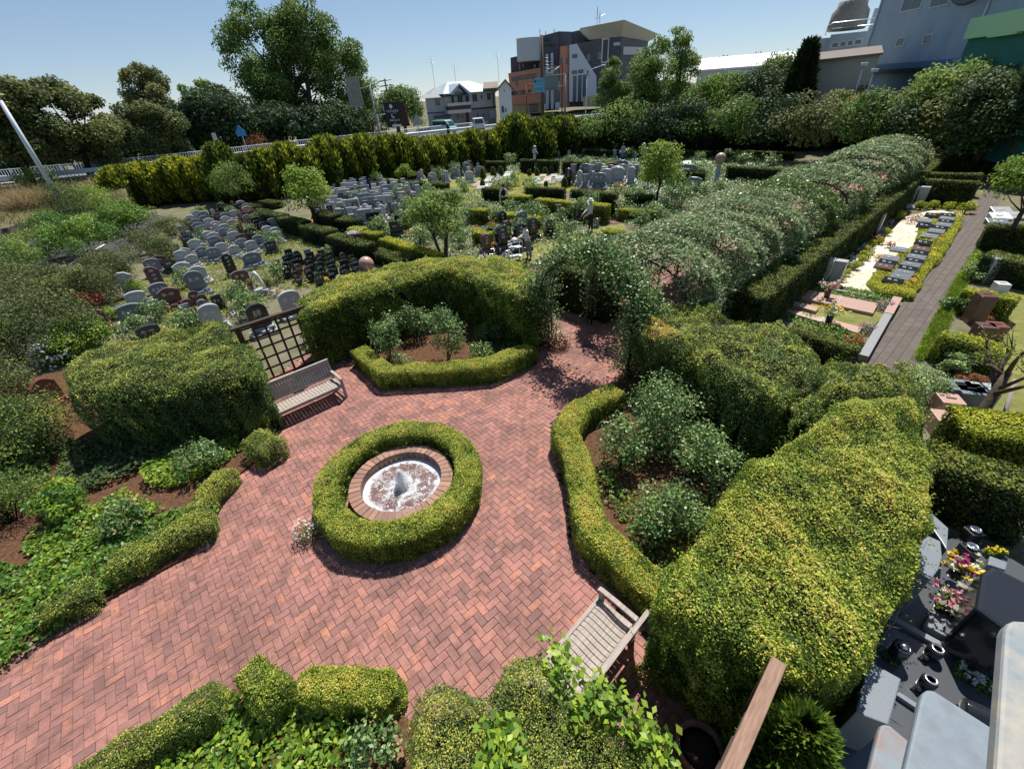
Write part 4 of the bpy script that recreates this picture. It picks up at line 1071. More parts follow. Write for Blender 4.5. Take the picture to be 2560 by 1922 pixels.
for lb, ft, ds, lob, n, m, br in (
        ("wide cherry tree at the far left, behind the white fence", (60, 425), 60, [(-40, 260, 55), (20, 235, 45), (75, 235, 42), (-10, 310, 60), (60, 310, 60), (40, 370, 55), (-60, 350, 60)], 20000, L_OLIVE, .36),
        ("wide cherry tree with a dark forked trunk behind the fence", (212, 412), 62, [(125, 245, 45), (180, 262, 45), (235, 275, 40), (150, 320, 55), (230, 335, 55), (290, 330, 40), (130, 375, 45), (270, 385, 40)], 22000, L_OLIVE, .38),
        ("cherry tree with low grey branches right of the forked one", (385, 400), 64, [(330, 300, 38), (385, 290, 40), (430, 320, 42), (340, 350, 42), (400, 360, 48), (450, 375, 38)], 14000, L_OLIVE, .42),
        ("tall olive-yellow tree standing above the cherry trees", (362, 398), 74, [(325, 200, 26), (360, 195, 30), (398, 205, 28), (345, 245, 40), (395, 255, 40), (360, 300, 45)], 14000, L_OLIVE, .66),
        ("bright green tree behind the evergreens left of the giant tree", (490, 385), 78, [(475, 235, 24), (510, 225, 26), (545, 230, 24), (490, 270, 36), (530, 280, 36)], 9000, L_LIME, .25)):
    lobetree(lb, ft, ZR, ds, lob, n, .28, m, br, .28, 1, 7, .45, .5, M_DBARK)
for lb, f, tp, wd, n in (("dark rounded evergreen beside the cherry trees", (480, 385), 262, 150, 7000), ("dark evergreen below the left of the giant tree", (590, 372), 215, 190, 9000),
                      ("dark evergreen mass in the middle below the giant tree", (720, 362), 255, 190, 8000), ("dark evergreen below the right of the giant tree", (850, 350), 250, 180, 8000)):
    treepx(lb, f, ZR, tp, wd * 1.15, int(n * 1.8), .30, L_DARK, trunk=.25, ncl=60, k=.36, tr0=.0, bright=.5, dist=70)
treepx("dense rounded tree behind the black signboard", (1015, 330), ZR, 208, 125, 14000, .26, L_TREE, trunk=.25, ncl=50, k=.36, tr0=.0, bright=.4, dist=74)
for lb, ft, ds, lob, n, m, br in (
        ("upright green tree left of the poplars", (1535, 330), 66, [(1535, 160, 18), (1525, 195, 28), (1550, 220, 30), (1520, 250, 34), (1545, 290, 40)], 11000, L_TREE, .62),
        ("dense broad tree hiding the corner of the grey building", (1620, 330), 64, [(1645, 118, 26), (1615, 145, 32), (1650, 165, 36), (1595, 190, 36), (1640, 215, 46), (1600, 260, 50), (1650, 285, 46)], 17000, L_TREE, .68),
        ("tall airy tree right of the grey building", (1695, 330), 66, [(1690, 92, 20), (1715, 112, 26), (1672, 118, 24), (1700, 150, 34), (1730, 165, 26), (1690, 200, 40), (1715, 245, 44), (1690, 290, 44)], 13000, L_TREE, .72)):
    lobetree(lb, ft, 1.0, ds, lob, n, .24, m, br, .2, 1, 7, .48, .45)
for lb, f, tp, wd, n, m, br, ds, k_ in (("light green bushy tree at the back right", (1790, 320), 182, 160, 8000, L_LIME, .12, 60, .1),
                          ("dark bushy tree beside the narrow conifer", (1880, 320), 175, 160, 8000, L_DARK, .65, 60, .05), ("thin wispy tree with bare twigs on top", (1915, 310), 122, 90, 3000, L_TREE, .55, 64, .3),
                          ("pale green shrubby tree before the beige shed", (2120, 300), 222, 180, 6000, L_OLIVE, .6, 58, .05), ("pale shrub mass below the blue factory", (2240, 300), 230, 180, 6000, L_OLIVE, .6, 56, .05),
                          ("leafy tree before the green awning", (2370, 300), 150, 210, 9000, L_TREE, .68, 50, .05), ("dark broad tree at the far right edge", (2490, 300), 170, 220, 10000, L_DARK, .6, 46, .03), ("tall dark tree cut by the right edge", (2570, 310), 112, 120, 7000, L_DARK, .65, 44, .05)):
    treepx(lb, f, 1.0, tp, wd * 1.12, n * 2, .24, m, trunk=.2, ncl=70, k=.3, tr0=k_ * .5, bright=br, dist=ds, rag=.4)
for i, u in enumerate([-30, 60, 130, 190, 260, 330, 400, 455, 520, 590, 660, 730, 800, 870, 930]):
    v = 418 - u * .085
    g = AT(u, v, 69); shrub(f"dark shrub in the thicket behind the white railing, {ordn(i)} from the left", (g[0], g[1], ZR), (3.6, 2.4), R.uniform(2.6, 4.2), 2600, .3, L_DARK, "shrub", "thicket behind the white railing", bright=.5, ncl=18, stem=.05)
for i, (u, v) in enumerate([(1500, 325), (1570, 322), (1640, 318), (1710, 316), (1780, 312), (1850, 308), (1930, 303), (2010, 300), (2090, 292), (2180, 285), (2280, 280), (2400, 270), (2500, 262)]):
    g = AT(u, v, 57 - i * .9); shrub(f"leafy shrub between the back conifers and the buildings, {ordn(i)} from the left", (g[0], g[1], 1.2), (3.2, 2.2), R.uniform(3.2, 4.8), 2600, .26, R.choice([L_DARK, L_TREE, L_OLIVE]), "shrub", "shrubs behind the back conifers", bright=.5, ncl=18, stem=.05)
t_ = AT(1975, 310, 58)
thuja("narrow tall conifer with a pointed top on the right", (t_[0], t_[1], 1.0), 1.15, 8.0, 7000, .4, .6, .22, L_THD, core=.6)
# trees and shrubs inside the garden
for lb, f, tp, wd, n, lf, m, st, tr, br, rag in (
        ("fresh lime-green tree at the end of the left grave field", (792, 572), 412, 140, 4200, .16, L_LIME, 1, .22, .55, .45),
        ("several-stemmed green tree in the middle, behind the north hedge", (1112, 645), 472, 190, 6500, .13, L_TREE, 3, .3, .72, .5),
        ("bright yellow-green tree beside the pergola", (1640, 515), 338, 120, 4200, .16, L_LIME, 1, .12, .42, .5),
        ("small olive tree by the back hedges", (1468, 374), 312, 55, 1800, .16, L_OLIVE, 2, .1, .75, .5),
        ("small round lime tree before the conifer row", (1020, 462), 410, 58, 1500, .14, L_LIME, 1, .25, .4, .3),
        ("thin young tree before the conifer row", (1118, 418), 352, 34, 500, .14, L_TREE, 1, .3, .7, .5),
        ("slim light tree at the conifer row", (1140, 412), 356, 32, 700, .14, L_TREE, 1, .2, .8, .4),
        ("grey-green oval tree by the golden conifers", (605, 515), 398, 105, 4500, .11, L_TREE, 1, .1, .72, .3),
        ("small bright tree before the dark back row on the right", (2075, 372), 295, 70, 1800, .14, L_LIME, 1, .15, .3, .4),
        ("fresh green tree with a leaning grey trunk at the right edge", (2498, 630), 352, 170, 5500, .12, L_LIME, 1, .42, .25, .45),
        ("round-headed standard rose at the back of the field", (1812, 412), 372, 34, 500, .1, L_ROSE, 1, .45, .6, .3)):
    treepx(lb, f, 0, tp, wd, n, lf, m, trunk=.09 if st == 1 else .07, stems=st, ncl=26, k=.34, tr0=tr, bright=br, rag=rag, bark=M_BARK)

# ---- left bank: retaining wall, dry grass, shrubs
wl = [G(u, v, 1.1) for u, v in ((-260, 650), (57, 556), (120, 535), (186, 522), (330, 515))]
b = MB(); b.poly(band(wl, .22), 0, 1.1)
tag(b.build("retaining_wall", mat("dark_wall", (.20, .17, .13), .9, .2, var=.4, scale=2)), "low brown retaining wall curving below the grassy bank", "wall")
rl = [p for p in off(RAIL, -.6)[:6]]
b = MB()
rl_ = [np.array((*p, ZR + .05)) for p in rl[1:4]] + [np.array((-35.5, 46.2, ZR))]; W_ = [np.array((*p, 1.06)) for p in wl]
def lerp_path(P, n):
    d = [0]
    for a, c in zip(P[:-1], P[1:]): d.append(d[-1] + np.linalg.norm(c - a))
    return [np.array([np.interp(d[-1] * i / n, d, [p[k] for p in P]) for k in range(3)]) for i in range(n + 1)]
A_, B_ = lerp_path(W_, 24), lerp_path(rl_, 24)
rows = [[a * (1 - q) + c * q + np.array([0, 0, .25 * math.sin(math.pi * q)]) for a, c in zip(A_, B_)] for q in np.linspace(0, 1, 7)]
b.add([p for r__ in rows for p in r__], [(i * 25 + k, i * 25 + k + 1, (i + 1) * 25 + k + 1, (i + 1) * 25 + k) for i in range(6) for k in range(24)], 0, True)
structure(b.build("grassy_bank", mat("bank_soil", (.17, .13, .08), 1, .05, col2=(.09, .10, .035), scale=2)))
n = 7000; rr0 = rng.random(n); kk = rng.random(n)
Q = np.array([[(1 - a) * np.array(A_[min(int(c * 24), 23)]) + a * np.array(B_[min(int(c * 24), 23)]) for a, c in zip(rr0, kk)]])[0] + np.column_stack([rng.normal(size=n) * .4, rng.normal(size=n) * .4, .2 * np.sin(math.pi * rr0)])
dry = np.clip(.12 + .4 * noise3(Q, .8) + .35 * (rr0 - .3), 0, 1)
tag(mo("bank_grass", sprays("bank_grass", Q, rng.normal(size=(n, 3)) * .5 + [0, 0, .8], .55, .05, dry + .15 * rng.normal(size=n), L_STRAW)), "long dry grass on the bank below the guard rail", "grass", kind="stuff")
for lb, u, v, tp, wd, n, m, lf, br in (
        ("big tuft of straw-coloured pampas grass on the bank", 75, 512, 462, 120, 2500, L_STRAW, 0, .7),
        ("dry straw-coloured tuft beside the dark shrub on the bank", 150, 500, 468, 60, 1200, L_STRAW, 0, .7)):
    g = G(u, v, 1.5); w_ = wd / ppm((*g, 1.5)) / 2; t = thing("grass_tuft", lb, "grass", (*g, 1.4))
    f = rng.uniform(0, 6.28, n); D = np.column_stack([np.cos(f), np.sin(f), rng.uniform(.3, 1.6, n)])
    mo("blades", sprays("blades", rng.normal(size=(n, 3)) * [w_ * .35, w_ * .35, .15], D, w_ * .8, .03, br + .2 * rng.normal(size=n), m), t)
def shrubpx(lb, u, v, tp, wd, n, lf, m, br, z0=0.0, **k):
    g = G(u, v, z0); h = HZ((u, v), (u, tp), z0) - z0; w_ = wd / ppm((*g, z0)) / 2
    return shrub(lb, (*g, z0), (w_, w_ * .9), max(h, .3), n, lf, m, bright=br, **k)
for a in (
        ("dark upright clipped conifer shrub below the guard rail", 205, 575, 430, 80, 5000, .09, L_DARK, .75),
        ("bright yellow-green rounded shrub below the guard rail", 262, 560, 445, 85, 3500, .10, L_IVY, .7),
        ("feathery light green juniper, right one of two", 335, 580, 495, 115, 4500, .12, L_IVY, .5),
        ("feathery light green juniper near the lower lane", 215, 640, 540, 130, 4500, .12, L_IVY, .42),
        ("olive trimmed shrub at the end of the left grave field", 435, 590, 535, 100, 3500, .08, L_OLIVE, .45),
        ("olive trimmed shrub with a pale branch, second along the lane", 375, 640, 565, 120, 4500, .08, L_OLIVE, .42),
        ("olive trimmed shrub, third along the lane", 285, 700, 610, 120, 4500, .08, L_OLIVE, .42),
        ("olive trimmed shrub, fourth along the lane", 265, 760, 650, 110, 4500, .08, L_OLIVE, .42),
        ("dark end of the trimmed shrub row beside the first gravestones", 425, 660, 585, 60, 1800, .08, L_OLIVE, .25),
        ("thin-leaved tall shrub growing by the lane, left", 130, 640, 560, 150, 3500, .10, L_TREE, .75),
        ("sparse grey-green tree-like shrub at the left margin", 60, 900, 655, 180, 5000, .10, L_OLIVE, .4),
        ("sparse twiggy shrub between the lane and the graves", 190, 880, 690, 120, 3500, .08, L_OLIVE, .42),
        ("bright green shrub behind the brown gravestone", 215, 880, 780, 120, 4500, .08, L_IVY, .58),
        ("overhanging green shrub covering the lower lane, left", 35, 690, 590, 150, 4500, .10, L_TREE, .7),
        ("overhanging green shrub covering the lower lane, middle", 110, 760, 640, 150, 5000, .10, L_OLIVE, .5),
        ("willowy green shrub at the far end of the lower lane", 150, 600, 520, 120, 3500, .10, L_IVY, .45),
        ("willowy green shrub under the retaining wall", 250, 590, 525, 110, 3500, .10, L_TREE, .75),
        ("grey-green shrub at the lane side, before the trimmed ones", 200, 760, 660, 140, 5000, .09, L_OLIVE, .5),
        ("round dark shrub at the foot of the pampas grass", 30, 560, 490, 110, 4000, .10, L_DARK, .7),
        ("small dark red shrub behind the gravestones", 238, 780, 715, 45, 900, .07, L_RED, .2),
        ("bright yellow-green globe shrub among the tall gravestones", 348, 735, 690, 40, 1500, .05, L_IVY, .75),
        ("green shrub under the bright one at the brown gravestone", 285, 800, 762, 60, 1500, .06, L_IVY, .6),
        ("dense dull shrub at the far left middle", 25, 1010, 850, 140, 6000, .07, L_OLIVE, .35),
        ("dense shrub between the left margin and the tall hedge", 110, 1140, 960, 160, 7000, .06, L_DULL, .45),
        ("fine-leaved green shrub at the far left", 20, 900, 760, 130, 5000, .07, L_TREE, .75),
        ("small red-leaved maple above the conifer row", 845, 372, 330, 60, 900, .18, L_RED, .7, ZR - .6),
        ("brownish thinly-leaved shrub on the bank by the blue sign", 655, 400, 330, 75, 1200, .14, L_COPPER, .3, ZR - .6),
        ("feathery weed growing through the guard rail", 110, 480, 412, 75, 1500, .14, L_TREE, .8, 1.8),
        ("green shrub tuft at the guard rail post", 168, 450, 415, 30, 700, .1, L_IVY, .5, 1.8),
        ("olive bush on the brick terrace at the far right", 2335, 385, 345, 90, 1500, .1, L_OLIVE, .6)):
    shrubpx(a[0], a[1], a[2], a[3], a[4] * (1.4 if a[1] < 250 else 1.15 if a[1] < 450 else 1), int(a[5] * 1.4), *a[6:9], z0=a[9] if len(a) > 9 else 0, ncl=30, k=.38, rag=.5)
flower_clump("white-flowering shrub beside the brown gravestone", (*G(152, 905), 0), .65, .95, "white", 200, 1500, L_IVY, .08, fs=.09)
# ================================================================ GRAVE FIELDS
# ---- clipped hedges of the fields: pixel ends of the near top edge, and the foot below the left end
def edge_hedge(label, a, c, foot, th=.5, m=None, leaf=.06, lai=1.5, zdef=None, **k):
    # height from the foot seen under the left end (or given)
    if zdef: h = zdef
    else: h = max(HZ((a[0] + (foot[2] if len(foot) > 2 else 0), foot[1]), a), .3)
    p, q = np.array(G(*a, h)), np.array(G(*c, h)); e = (q - p) / np.linalg.norm(q - p); nrm_ = np.array([-e[1], e[0]])
    if nrm_ @ p < 0: nrm_ = -nrm_
    poly = [tuple(p), tuple(q), tuple(q + nrm_ * th), tuple(p + nrm_ * th)]
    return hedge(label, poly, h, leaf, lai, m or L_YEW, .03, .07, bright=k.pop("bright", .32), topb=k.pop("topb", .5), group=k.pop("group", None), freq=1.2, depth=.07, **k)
DG = "dark clipped hedges between the grave plots"
far_row = [((1296, 368), (1316, 368)), ((1324, 367), (1361, 368)), ((1365, 368), (1410, 369)), ((1419, 369), (1521, 371)), ((1530, 371), (1586, 373))]
for i, (a, c) in enumerate(far_row): edge_hedge(f"dark clipped hedge in the farthest row, {ordn(i)} from the left", a, c, (0, 390), .6, group=DG, leaf=.09)
for i, (a, c) in enumerate([((1457, 375), (1548, 376)), ((1562, 376), (1614, 377)), ((1680, 376), (1780, 379)), ((1860, 378), (1985, 383)), ((1725, 378), (1848, 380))]):
    edge_hedge(["low dark hedge before the farthest row, left one", "low dark hedge before the farthest row, right one", "dark hedge against the back conifers behind the flat white plaques", "dark hedge against the back conifers near the pergola's far end", "long low dark hedge against the back conifers"][i], a, c, (0, 396), .6, group=DG, leaf=.09)
for i, (a, c, ft) in enumerate([((1210, 404), (1258, 405), 431), ((1297, 399), (1331, 400), 433), ((1339, 401), (1392, 402), 435), ((1403, 403), (1463, 406), 441), ((1478, 405), (1548, 409), 439), ((1541, 414), (1593, 417), 445)]):
    edge_hedge(f"dark clipped hedge in the middle row, {ordn(i)} from the left", a, c, (0, ft), .6, group=DG, leaf=.08)
for i, (a, c, ft) in enumerate([((1122, 398), (1165, 400), 410), ((1165, 402), (1206, 404), 418)]):
    edge_hedge(["low dark hedge at the conifer row, left of the middle row", "low dark hedge at the conifer row, nearer the middle row"][i], a, c, (0, ft), .7, group=DG, leaf=.08)
for i, (a, c, ft) in enumerate([((1202, 471), (1256, 473), 505), ((1309, 468), (1406, 473), 505), ((1424, 475), (1498, 481), 510), ((1499, 483), (1538, 485), 541), ((1561, 485), (1628, 491), 520)]):
    edge_hedge(f"tall dark hedge of the near row, {ordn(i)} from the left", a, c, (0, ft), .6, group=DG, leaf=.07)
for i, (a, c, ft) in enumerate([((1250, 489), (1322, 492), 523), ((1335, 498), (1516, 515), 540), ((1543, 523), (1640, 530), 552), ((1229, 530), (1344, 547), 560), ((1501, 575), (1551, 583), 597), ((1165, 523), (1212, 527), 560), ((1178, 579), (1219, 585), 612), ((865, 571), (901, 575), 610), ((901, 581), (943, 585), 622), ((944, 596), (1086, 641), 628)]):
    edge_hedge(["golden-topped hedge beside the man in the dark waistcoat", "longest golden-topped hedge, behind the woman in the hat", "dull golden hedge under the yellow-green tree", "golden hedge before the rose bushes in the middle", "short low golden hedge by the pergola", "golden hedge block behind the several-stemmed tree, upper one", "golden hedge block behind the several-stemmed tree, lower one",
                "small golden hedge block left of the stone planter", "golden hedge block right of the stone planter", "long golden-topped hedge running down to the north hedge"][i], a, c, (0, ft), .6, m=L_GOLD, leaf=.055, group="golden-topped hedges between the grave plots", bright=.36, topb=.5)
for i, (a, c, ft) in enumerate([((583, 511), (622, 518), 530), ((645, 503), (680, 508), 520), ((620, 526), (655, 530), 548), ((648, 534), (694, 541), 566), ((689, 545), (746, 557), 585), ((744, 565), (812, 581), 606), ((812, 590), (904, 615), 640), ((780, 532), (824, 540), 585), ((830, 548), (879, 553), 592), ((912, 625), (1000, 655), 655)]):
    edge_hedge(["farthest small dark hedge block beside the left grave field", "small dark hedge block behind the farthest one", "dark hedge block beside the left grave field, second of the line", "dark hedge block beside the left grave field, third of the line", "dark hedge block beside the left grave field, fourth of the line", "dark hedge block beside the left grave field, fifth of the line", "big dark hedge block above the small black tablets",
                "dark hedge block under the lime-green tree", "dark hedge block right of the lime-green tree", "dark hedge wedge below the long golden one"][i], a, c, (0, ft), .85, group=DG, leaf=.06, topb=.4)
for i, (a, c, ft) in enumerate([((911, 444), (952, 446), 462), ((954, 437), (993, 439), 448), ((952, 449), (997, 452), 468), ((1000, 453), (1052, 456), 479), ((1055, 458), (1112, 461), 475)]):
    edge_hedge(f"dark low hedge by the round lime tree, {ordn(i)} from the left", a, c, (0, ft), .7, group=DG, leaf=.075)
for i, (a, c, ft) in enumerate([((1620, 413), (1700, 417), 440), ((1640, 422), (1758, 426), 455), ((1818, 416), (1955, 424), 452), ((1710, 430), (1760, 432), 460)]):
    edge_hedge(["dark hedge right of the yellow-green tree, back one", "dark hedge right of the yellow-green tree, front one", "long dark hedge left of the pergola's far end", "dark hedge end by the pink ball ornament"][i], a, c, (0, ft), .6, group=DG, leaf=.08)
# right yard
for i, (a, c, h, th) in enumerate([((2272, 448), (2452, 456), 1.3, .5), ((2290, 432), (2462, 437), 1.2, .5), ((2355, 384), (2505, 386), 1.3, .6), ((2455, 372), (2512, 374), 1.3, .5), ((2420, 345), (2465, 345), 2.2, 1.2),
                                   ((1965, 822), (2140, 878), .7, .55), ((2405, 724), (2545, 752), .75, .5), ((2348, 838), (2525, 885), .75, .5), ((2470, 565), (2640, 580), 1.0, .8), ((2455, 640), (2640, 672), .9, 1.0), ((2420, 1075), (2640, 1110), 1.1, .9), ((2330, 1160), (2640, 1260), 1.1, .8)]):
    edge_hedge(["dark hedge closing the flagstone yard at its far end", "second dark hedge beyond the flagstone yard", "dark hedge at the far end of the right yard", "short low dark hedge behind the far end of the right yard", "tall dark clipped column at the end of the block path",
                "low dark hedge in front of the pink tablets", "low hedge with a golden top between the right plots, upper one", "low hedge with a golden top between the right plots, lower one", "big dark hedge at the right edge, upper one", "big dark hedge at the right edge, lower one", "golden-topped hedge behind the bare tree", "dark hedge in shade above the black granite graves"][i], a, c, None, th,
               m=L_GOLD if i in (6, 7, 10) else L_YEW, leaf=.05 if i > 4 else .07, zdef=h, bright=.4 if i in (6, 7, 10) else .5, topb=.4)
p_, q_ = np.array(G(2275, 452, 1.3)), np.array(G(2350, 388, 1.3))
hedge("dark hedge running along the left side of the far right yard", band([p_, q_], .8), 1.3, .07, 1.5, L_YEW, .03, .07, topb=.4)

# ---- stones
M_ST = dict(
    pale=mat("pale_grey_granite", (.40, .41, .42), .3, .5, var=.12, scale=60), grey=mat("blue_grey_granite", (.19, .22, .25), .25, .5, var=.15, scale=60), dark=mat("black_granite", (.022, .025, .03), .12, .6, var=.3, scale=80),
    brown=mat("brown_granite", (.15, .075, .065), .22, .5, var=.2, scale=60), rust=mat("red_brown_granite", (.20, .075, .055), .25, .5, var=.2, scale=50), pink=mat("pink_granite", (.46, .29, .23), .4, .4, var=.15, scale=50),
    green=mat("green_black_granite", (.02, .04, .035), .15, .6, var=.3, scale=60), white=mat("white_marble", (.66, .66, .64), .4, .4, var=.08, scale=8))
CN = dict(pale="pale grey", grey="blue-grey", dark="black", brown="brown", rust="red-brown", pink="pinkish", green="dark green", white="white")
M_CUT = mat("cut_letters", (.62, .62, .6), .7, .2); M_STEELV = mat("steel_vase", (.55, .57, .6), .25, .5, .9)
def profile(kind, w_, h):
    x = w_ / 2
    if kind == "arch": return [(-x, 0), (x, 0), (x, h * .72)] + [(x * math.cos(a), h * .72 + h * .28 * math.sin(a)) for a in np.linspace(.25, math.pi - .25, 9)] + [(-x, h * .72)]
    if kind == "wave": return [(-x, 0), (x, 0), (x * 1.04, h * .78)] + [(x * q, h * (.80 + .20 * math.cos(q * 1.75) ** 1)) for q in np.linspace(.95, -.95, 9)] + [(-x * 1.04, h * .78)]
    if kind == "slope": return [(-x, 0), (x, 0), (x, h * .80), (x * .3, h * .97), (-x * .5, h), (-x, h * .9)]
    if kind == "oval": return [(x * .8 * math.cos(a) * 1.25, h * .5 + h * .5 * math.sin(a)) for a in np.linspace(-1.1, math.pi + 1.1, 15)]
    if kind == "shoulder": return [(-x, 0), (x, 0), (x, h * .84), (x * .72, h * .88), (x * .4, h), (-x * .4, h), (-x * .72, h * .88), (-x, h * .84)]
    return [(-x, 0), (x, 0), (x, h), (-x, h)]
PROTO = {}
def text_mesh(s, size, th=.004):
    c = bpy.data.curves.new("letters", 'FONT'); c.body = s; c.size = size; c.extrude = th; c.align_x = 'CENTER'
    o = bpy.data.objects.new("letters", c); COL.objects.link(o)
    bpy.context.view_layer.update()
    me = bpy.data.meshes.new_from_object(o.evaluated_get(bpy.context.evaluated_depsgraph_get()))
    bpy.data.objects.remove(o); me.materials.clear(); me.materials.append(M_CUT)
    return me
def stone(kind, prof, col, seed=0, base=None, nch=2, text=None, vases=True, w_=None, h=None):
    key = (kind, prof, col, seed, text, w_, h)
    if key in PROTO and text is None: return copy_tree(PROTO[key])
    t = thing(dict(wide="gravestone", pillar="pillar_gravestone", small="grave_tablet", plaque="flat_grave_marker")[kind], None, dict(wide="gravestone", pillar="gravestone", small="grave tablet", plaque="grave marker")[kind])
    m = M_ST[col]; mb = M_ST[base or col]
    if kind == "wide":
        w_, h, d = w_ or .78, h or .62, .2
        b = MB(); b.box(-w_ * .68, -.38, .0, w_ * .68, .32, .14); b.build("plinth", mb, t, bevel=.01)
        b = MB(); b.box(-w_ * .56, -.14, .142, w_ * .56, .24, .30); b.build("base", mb, t, bevel=.012)
        z = .302; y = .02
        b = MB(); b.box(-.15, -.34, .142, .15, -.16, .25); b.build("incense_box", mb, t, bevel=.01)
        if vases:
            for s in (-1, 1):
                b = MB(); b.lathe([(.05, 0), (.055, .12), (.04, .125), (.035, .1)], 10, (s * .31, -.25, .142)); b.build("vase", m, t)
    elif kind == "pillar":
        w_, h, d = w_ or .36, h or .62, .24
        b = MB(); b.box(-.36, -.34, 0, .36, .3, .14); b.build("plinth", mb, t, bevel=.01)
        b = MB(); b.box(-.27, -.2, .142, .27, .22, .30); b.build("base", mb, t, bevel=.01)
        z = .302; y = -.1
        if vases:
            for s in (-1, 1):
                b = MB(); b.lathe([(.045, 0), (.05, .12), (.035, .125)], 8, (s * .22, -.27, .142)); b.build("vase", M_STEELV, t)
    elif kind == "small":
        w_, h, d = w_ or .30, h or .42, .09
        b = MB(); b.box(-w_ * .62, -.12, 0, w_ * .62, .12, .08); b.build("base", mb, t, bevel=.008)
        z = .082; y = -.04
    elif kind == "plaque":
        w_, h, d = w_ or .5, h or .38, .0
        b = MB(); b.hexa([(-w_ / 2, -h / 2, 0), (w_ / 2, -h / 2, 0), (w_ / 2, h / 2, 0), (-w_ / 2, h / 2, 0), (-w_ / 2, -h / 2, .06), (w_ / 2, -h / 2, .06), (w_ / 2, h / 2, .17), (-w_ / 2, h / 2, .17)]); o = b.build("slab", m, t, bevel=.012)
        if nch:
            b = MB(); glyphs(b, -w_ * .3, -.05, w_ * .6, .11, nch, 0, .006, seed + 5, st=.14); o = b.build("inscription", M_CUT, t); o.rotation_euler = (rad(-90) + math.atan2(.11, h), 0, 0); o.rotation_euler = (rad(-74), 0, 0); o.location = (0, 0, .122)
    if kind != "plaque":
        b = MB(); b.face([(x, zz + z) for x, zz in profile(prof, w_, h)], y, y + d); b.build("headstone", m, t, bevel=.014 if kind != "small" else .008)
        if text:
            for i, ch in enumerate(text):
                o = mo("inscription", text_mesh(ch, h * .34), t); o.location = ((i - (len(text) - 1) / 2) * w_ * .36, y - .002, z + h * .50); o.rotation_euler = (rad(90), 0, 0)
        elif nch:
            b = MB()
            if kind == "pillar":
                for k in range(nch + 1): glyphs(b, -w_ * .2, z + h * (.72 - .2 * k), w_ * .4, h * .15, 1, y - .001, .005, seed * 7 + k, gap=.0, st=.14)
            else: glyphs(b, -w_ * .34, z + h * .46, w_ * .68, h * .26, nch, y - .001, .005, seed * 7 + 3, st=.13)
            b.build("inscription", M_CUT, t)
    if text is None: PROTO[key] = t
    return t
def put(t, x, y, rz, label, group=None, s=1.0, z=0.0):
    place(t, (x, y, z), rz, s, label, group); return t
STONE_XY = []
def field(name, poly, rz, dx, dy, kinds, cols, phrase, group, jitter=.06, miss=.08, sc_=(.9, 1.1), z=0.02, gap=.35):
    """rows of stones over a plot; rows run along rz, each stone has its own label"""
    c, s = math.cos(rz), math.sin(rz)
    P = np.array(poly); Q = np.column_stack([P[:, 0] * c + P[:, 1] * s, -P[:, 0] * s + P[:, 1] * c])
    rows = int((Q[:, 1].max() - Q[:, 1].min()) / dy) + 1; out = 0; rn = 0
    for j in range(rows):
        y = Q[:, 1].min() + dy * (j + .5); inrow = []
        for i in range(int((Q[:, 0].max() - Q[:, 0].min()) / dx) + 1):
            x = Q[:, 0].min() + dx * (i + .5 + .25 * (j % 2))
            W = np.array([x * c - y * s, x * s + y * c])
            if inside(W[None], poly)[0] and R.random() > miss and all((W[0] - a) ** 2 + (W[1] - b_) ** 2 > gap ** 2 for a, b_ in STONE_XY): inrow.append(W)
        if not inrow: continue
        rn += 1
        for i, W in enumerate(inrow):
            k, pr = R.choice(kinds); col = R.choices(list(cols), list(cols.values()))[0]
            t = stone(k, pr, col, R.randrange(3), nch=R.choice((1, 2, 2, 3)) if k != "pillar" else 2)
            put(t, W[0] + R.uniform(-jitter, jitter), W[1] + R.uniform(-jitter, jitter), rz + R.uniform(-.04, .04),
                f"{CN[col]} {dict(wide='wide gravestone', pillar='upright gravestone', small='small tablet', plaque='flat marker')[k]}, {ordn(i)} in {ordn(rn - 1)} row, {phrase}", group, R.uniform(*sc_), z)
            STONE_XY.append(tuple(W)); out += 1
    return out
# stones that can be told apart near the front of the left field
LG = "gravestones of the left field"
def solo(kind, prof, col, u, v, rz, label, w_=None, h=None, text=None, base=None, seed=0, nch=2, s=1.0, vases=True):
    x, y = G(u, v); STONE_XY.append((x, y))
    return put(stone(kind, prof, col, seed, base, nch, text, vases, w_, h), x, y, rz, label, LG, s * .84, .02)
A40 = rad(40)
solo("wide", "wave", "brown", 250, 830, A40, "wide brown gravestone with two white characters, beside the white-flowering shrub", 1.0, .72, "今泉")
solo("wide", "arch", "grey", 348, 815, A40, "blue-grey curved gravestone with three characters right of the brown one", 1.0, .72, nch=3, base="pale")
solo("wide", "arch", "dark", 390, 860, A40, "low black gravestone half hidden behind the tall left hedge", .8, .5)
solo("pillar", "slope", "brown", 405, 728, A40, "tall brown gravestone with a sloping top beside the globe shrub", .62, 1.05)
solo("pillar", "slope", "pale", 335, 738, A40, "tall pale gravestone with a flared top left of the globe shrub", .62, .95)
solo("wide", "arch", "pale", 355, 772, A40, "pale curved gravestone just behind the blue-grey one", .85, .55)
solo("wide", "wave", "brown", 440, 770, A40, "dark brown wavy gravestone behind the small tablets", .85, .7)
solo("wide", "arch", "grey", 395, 690, A40, "round-shouldered blue-grey gravestone behind the tall brown one", .8, .7)
solo("wide", "arch", "grey", 505, 738, A40, "broad grey gravestone with a flared top in front of the orange ground", .8, .95)
solo("wide", "arch", "pale", 545, 825, A40, "pale gravestone with a double arched rim left of the lattice trellis", .8, .85)
solo("wide", "arch", "dark", 665, 835, A40, "black gravestone in a pale arched frame with one white character, above the trellis", .8, 1.0, "絆", "pale")
solo("wide", "arch", "pale", 740, 790, A40, "pale gravestone with a sweeping curved top beside the corner hedge", .9, .85)
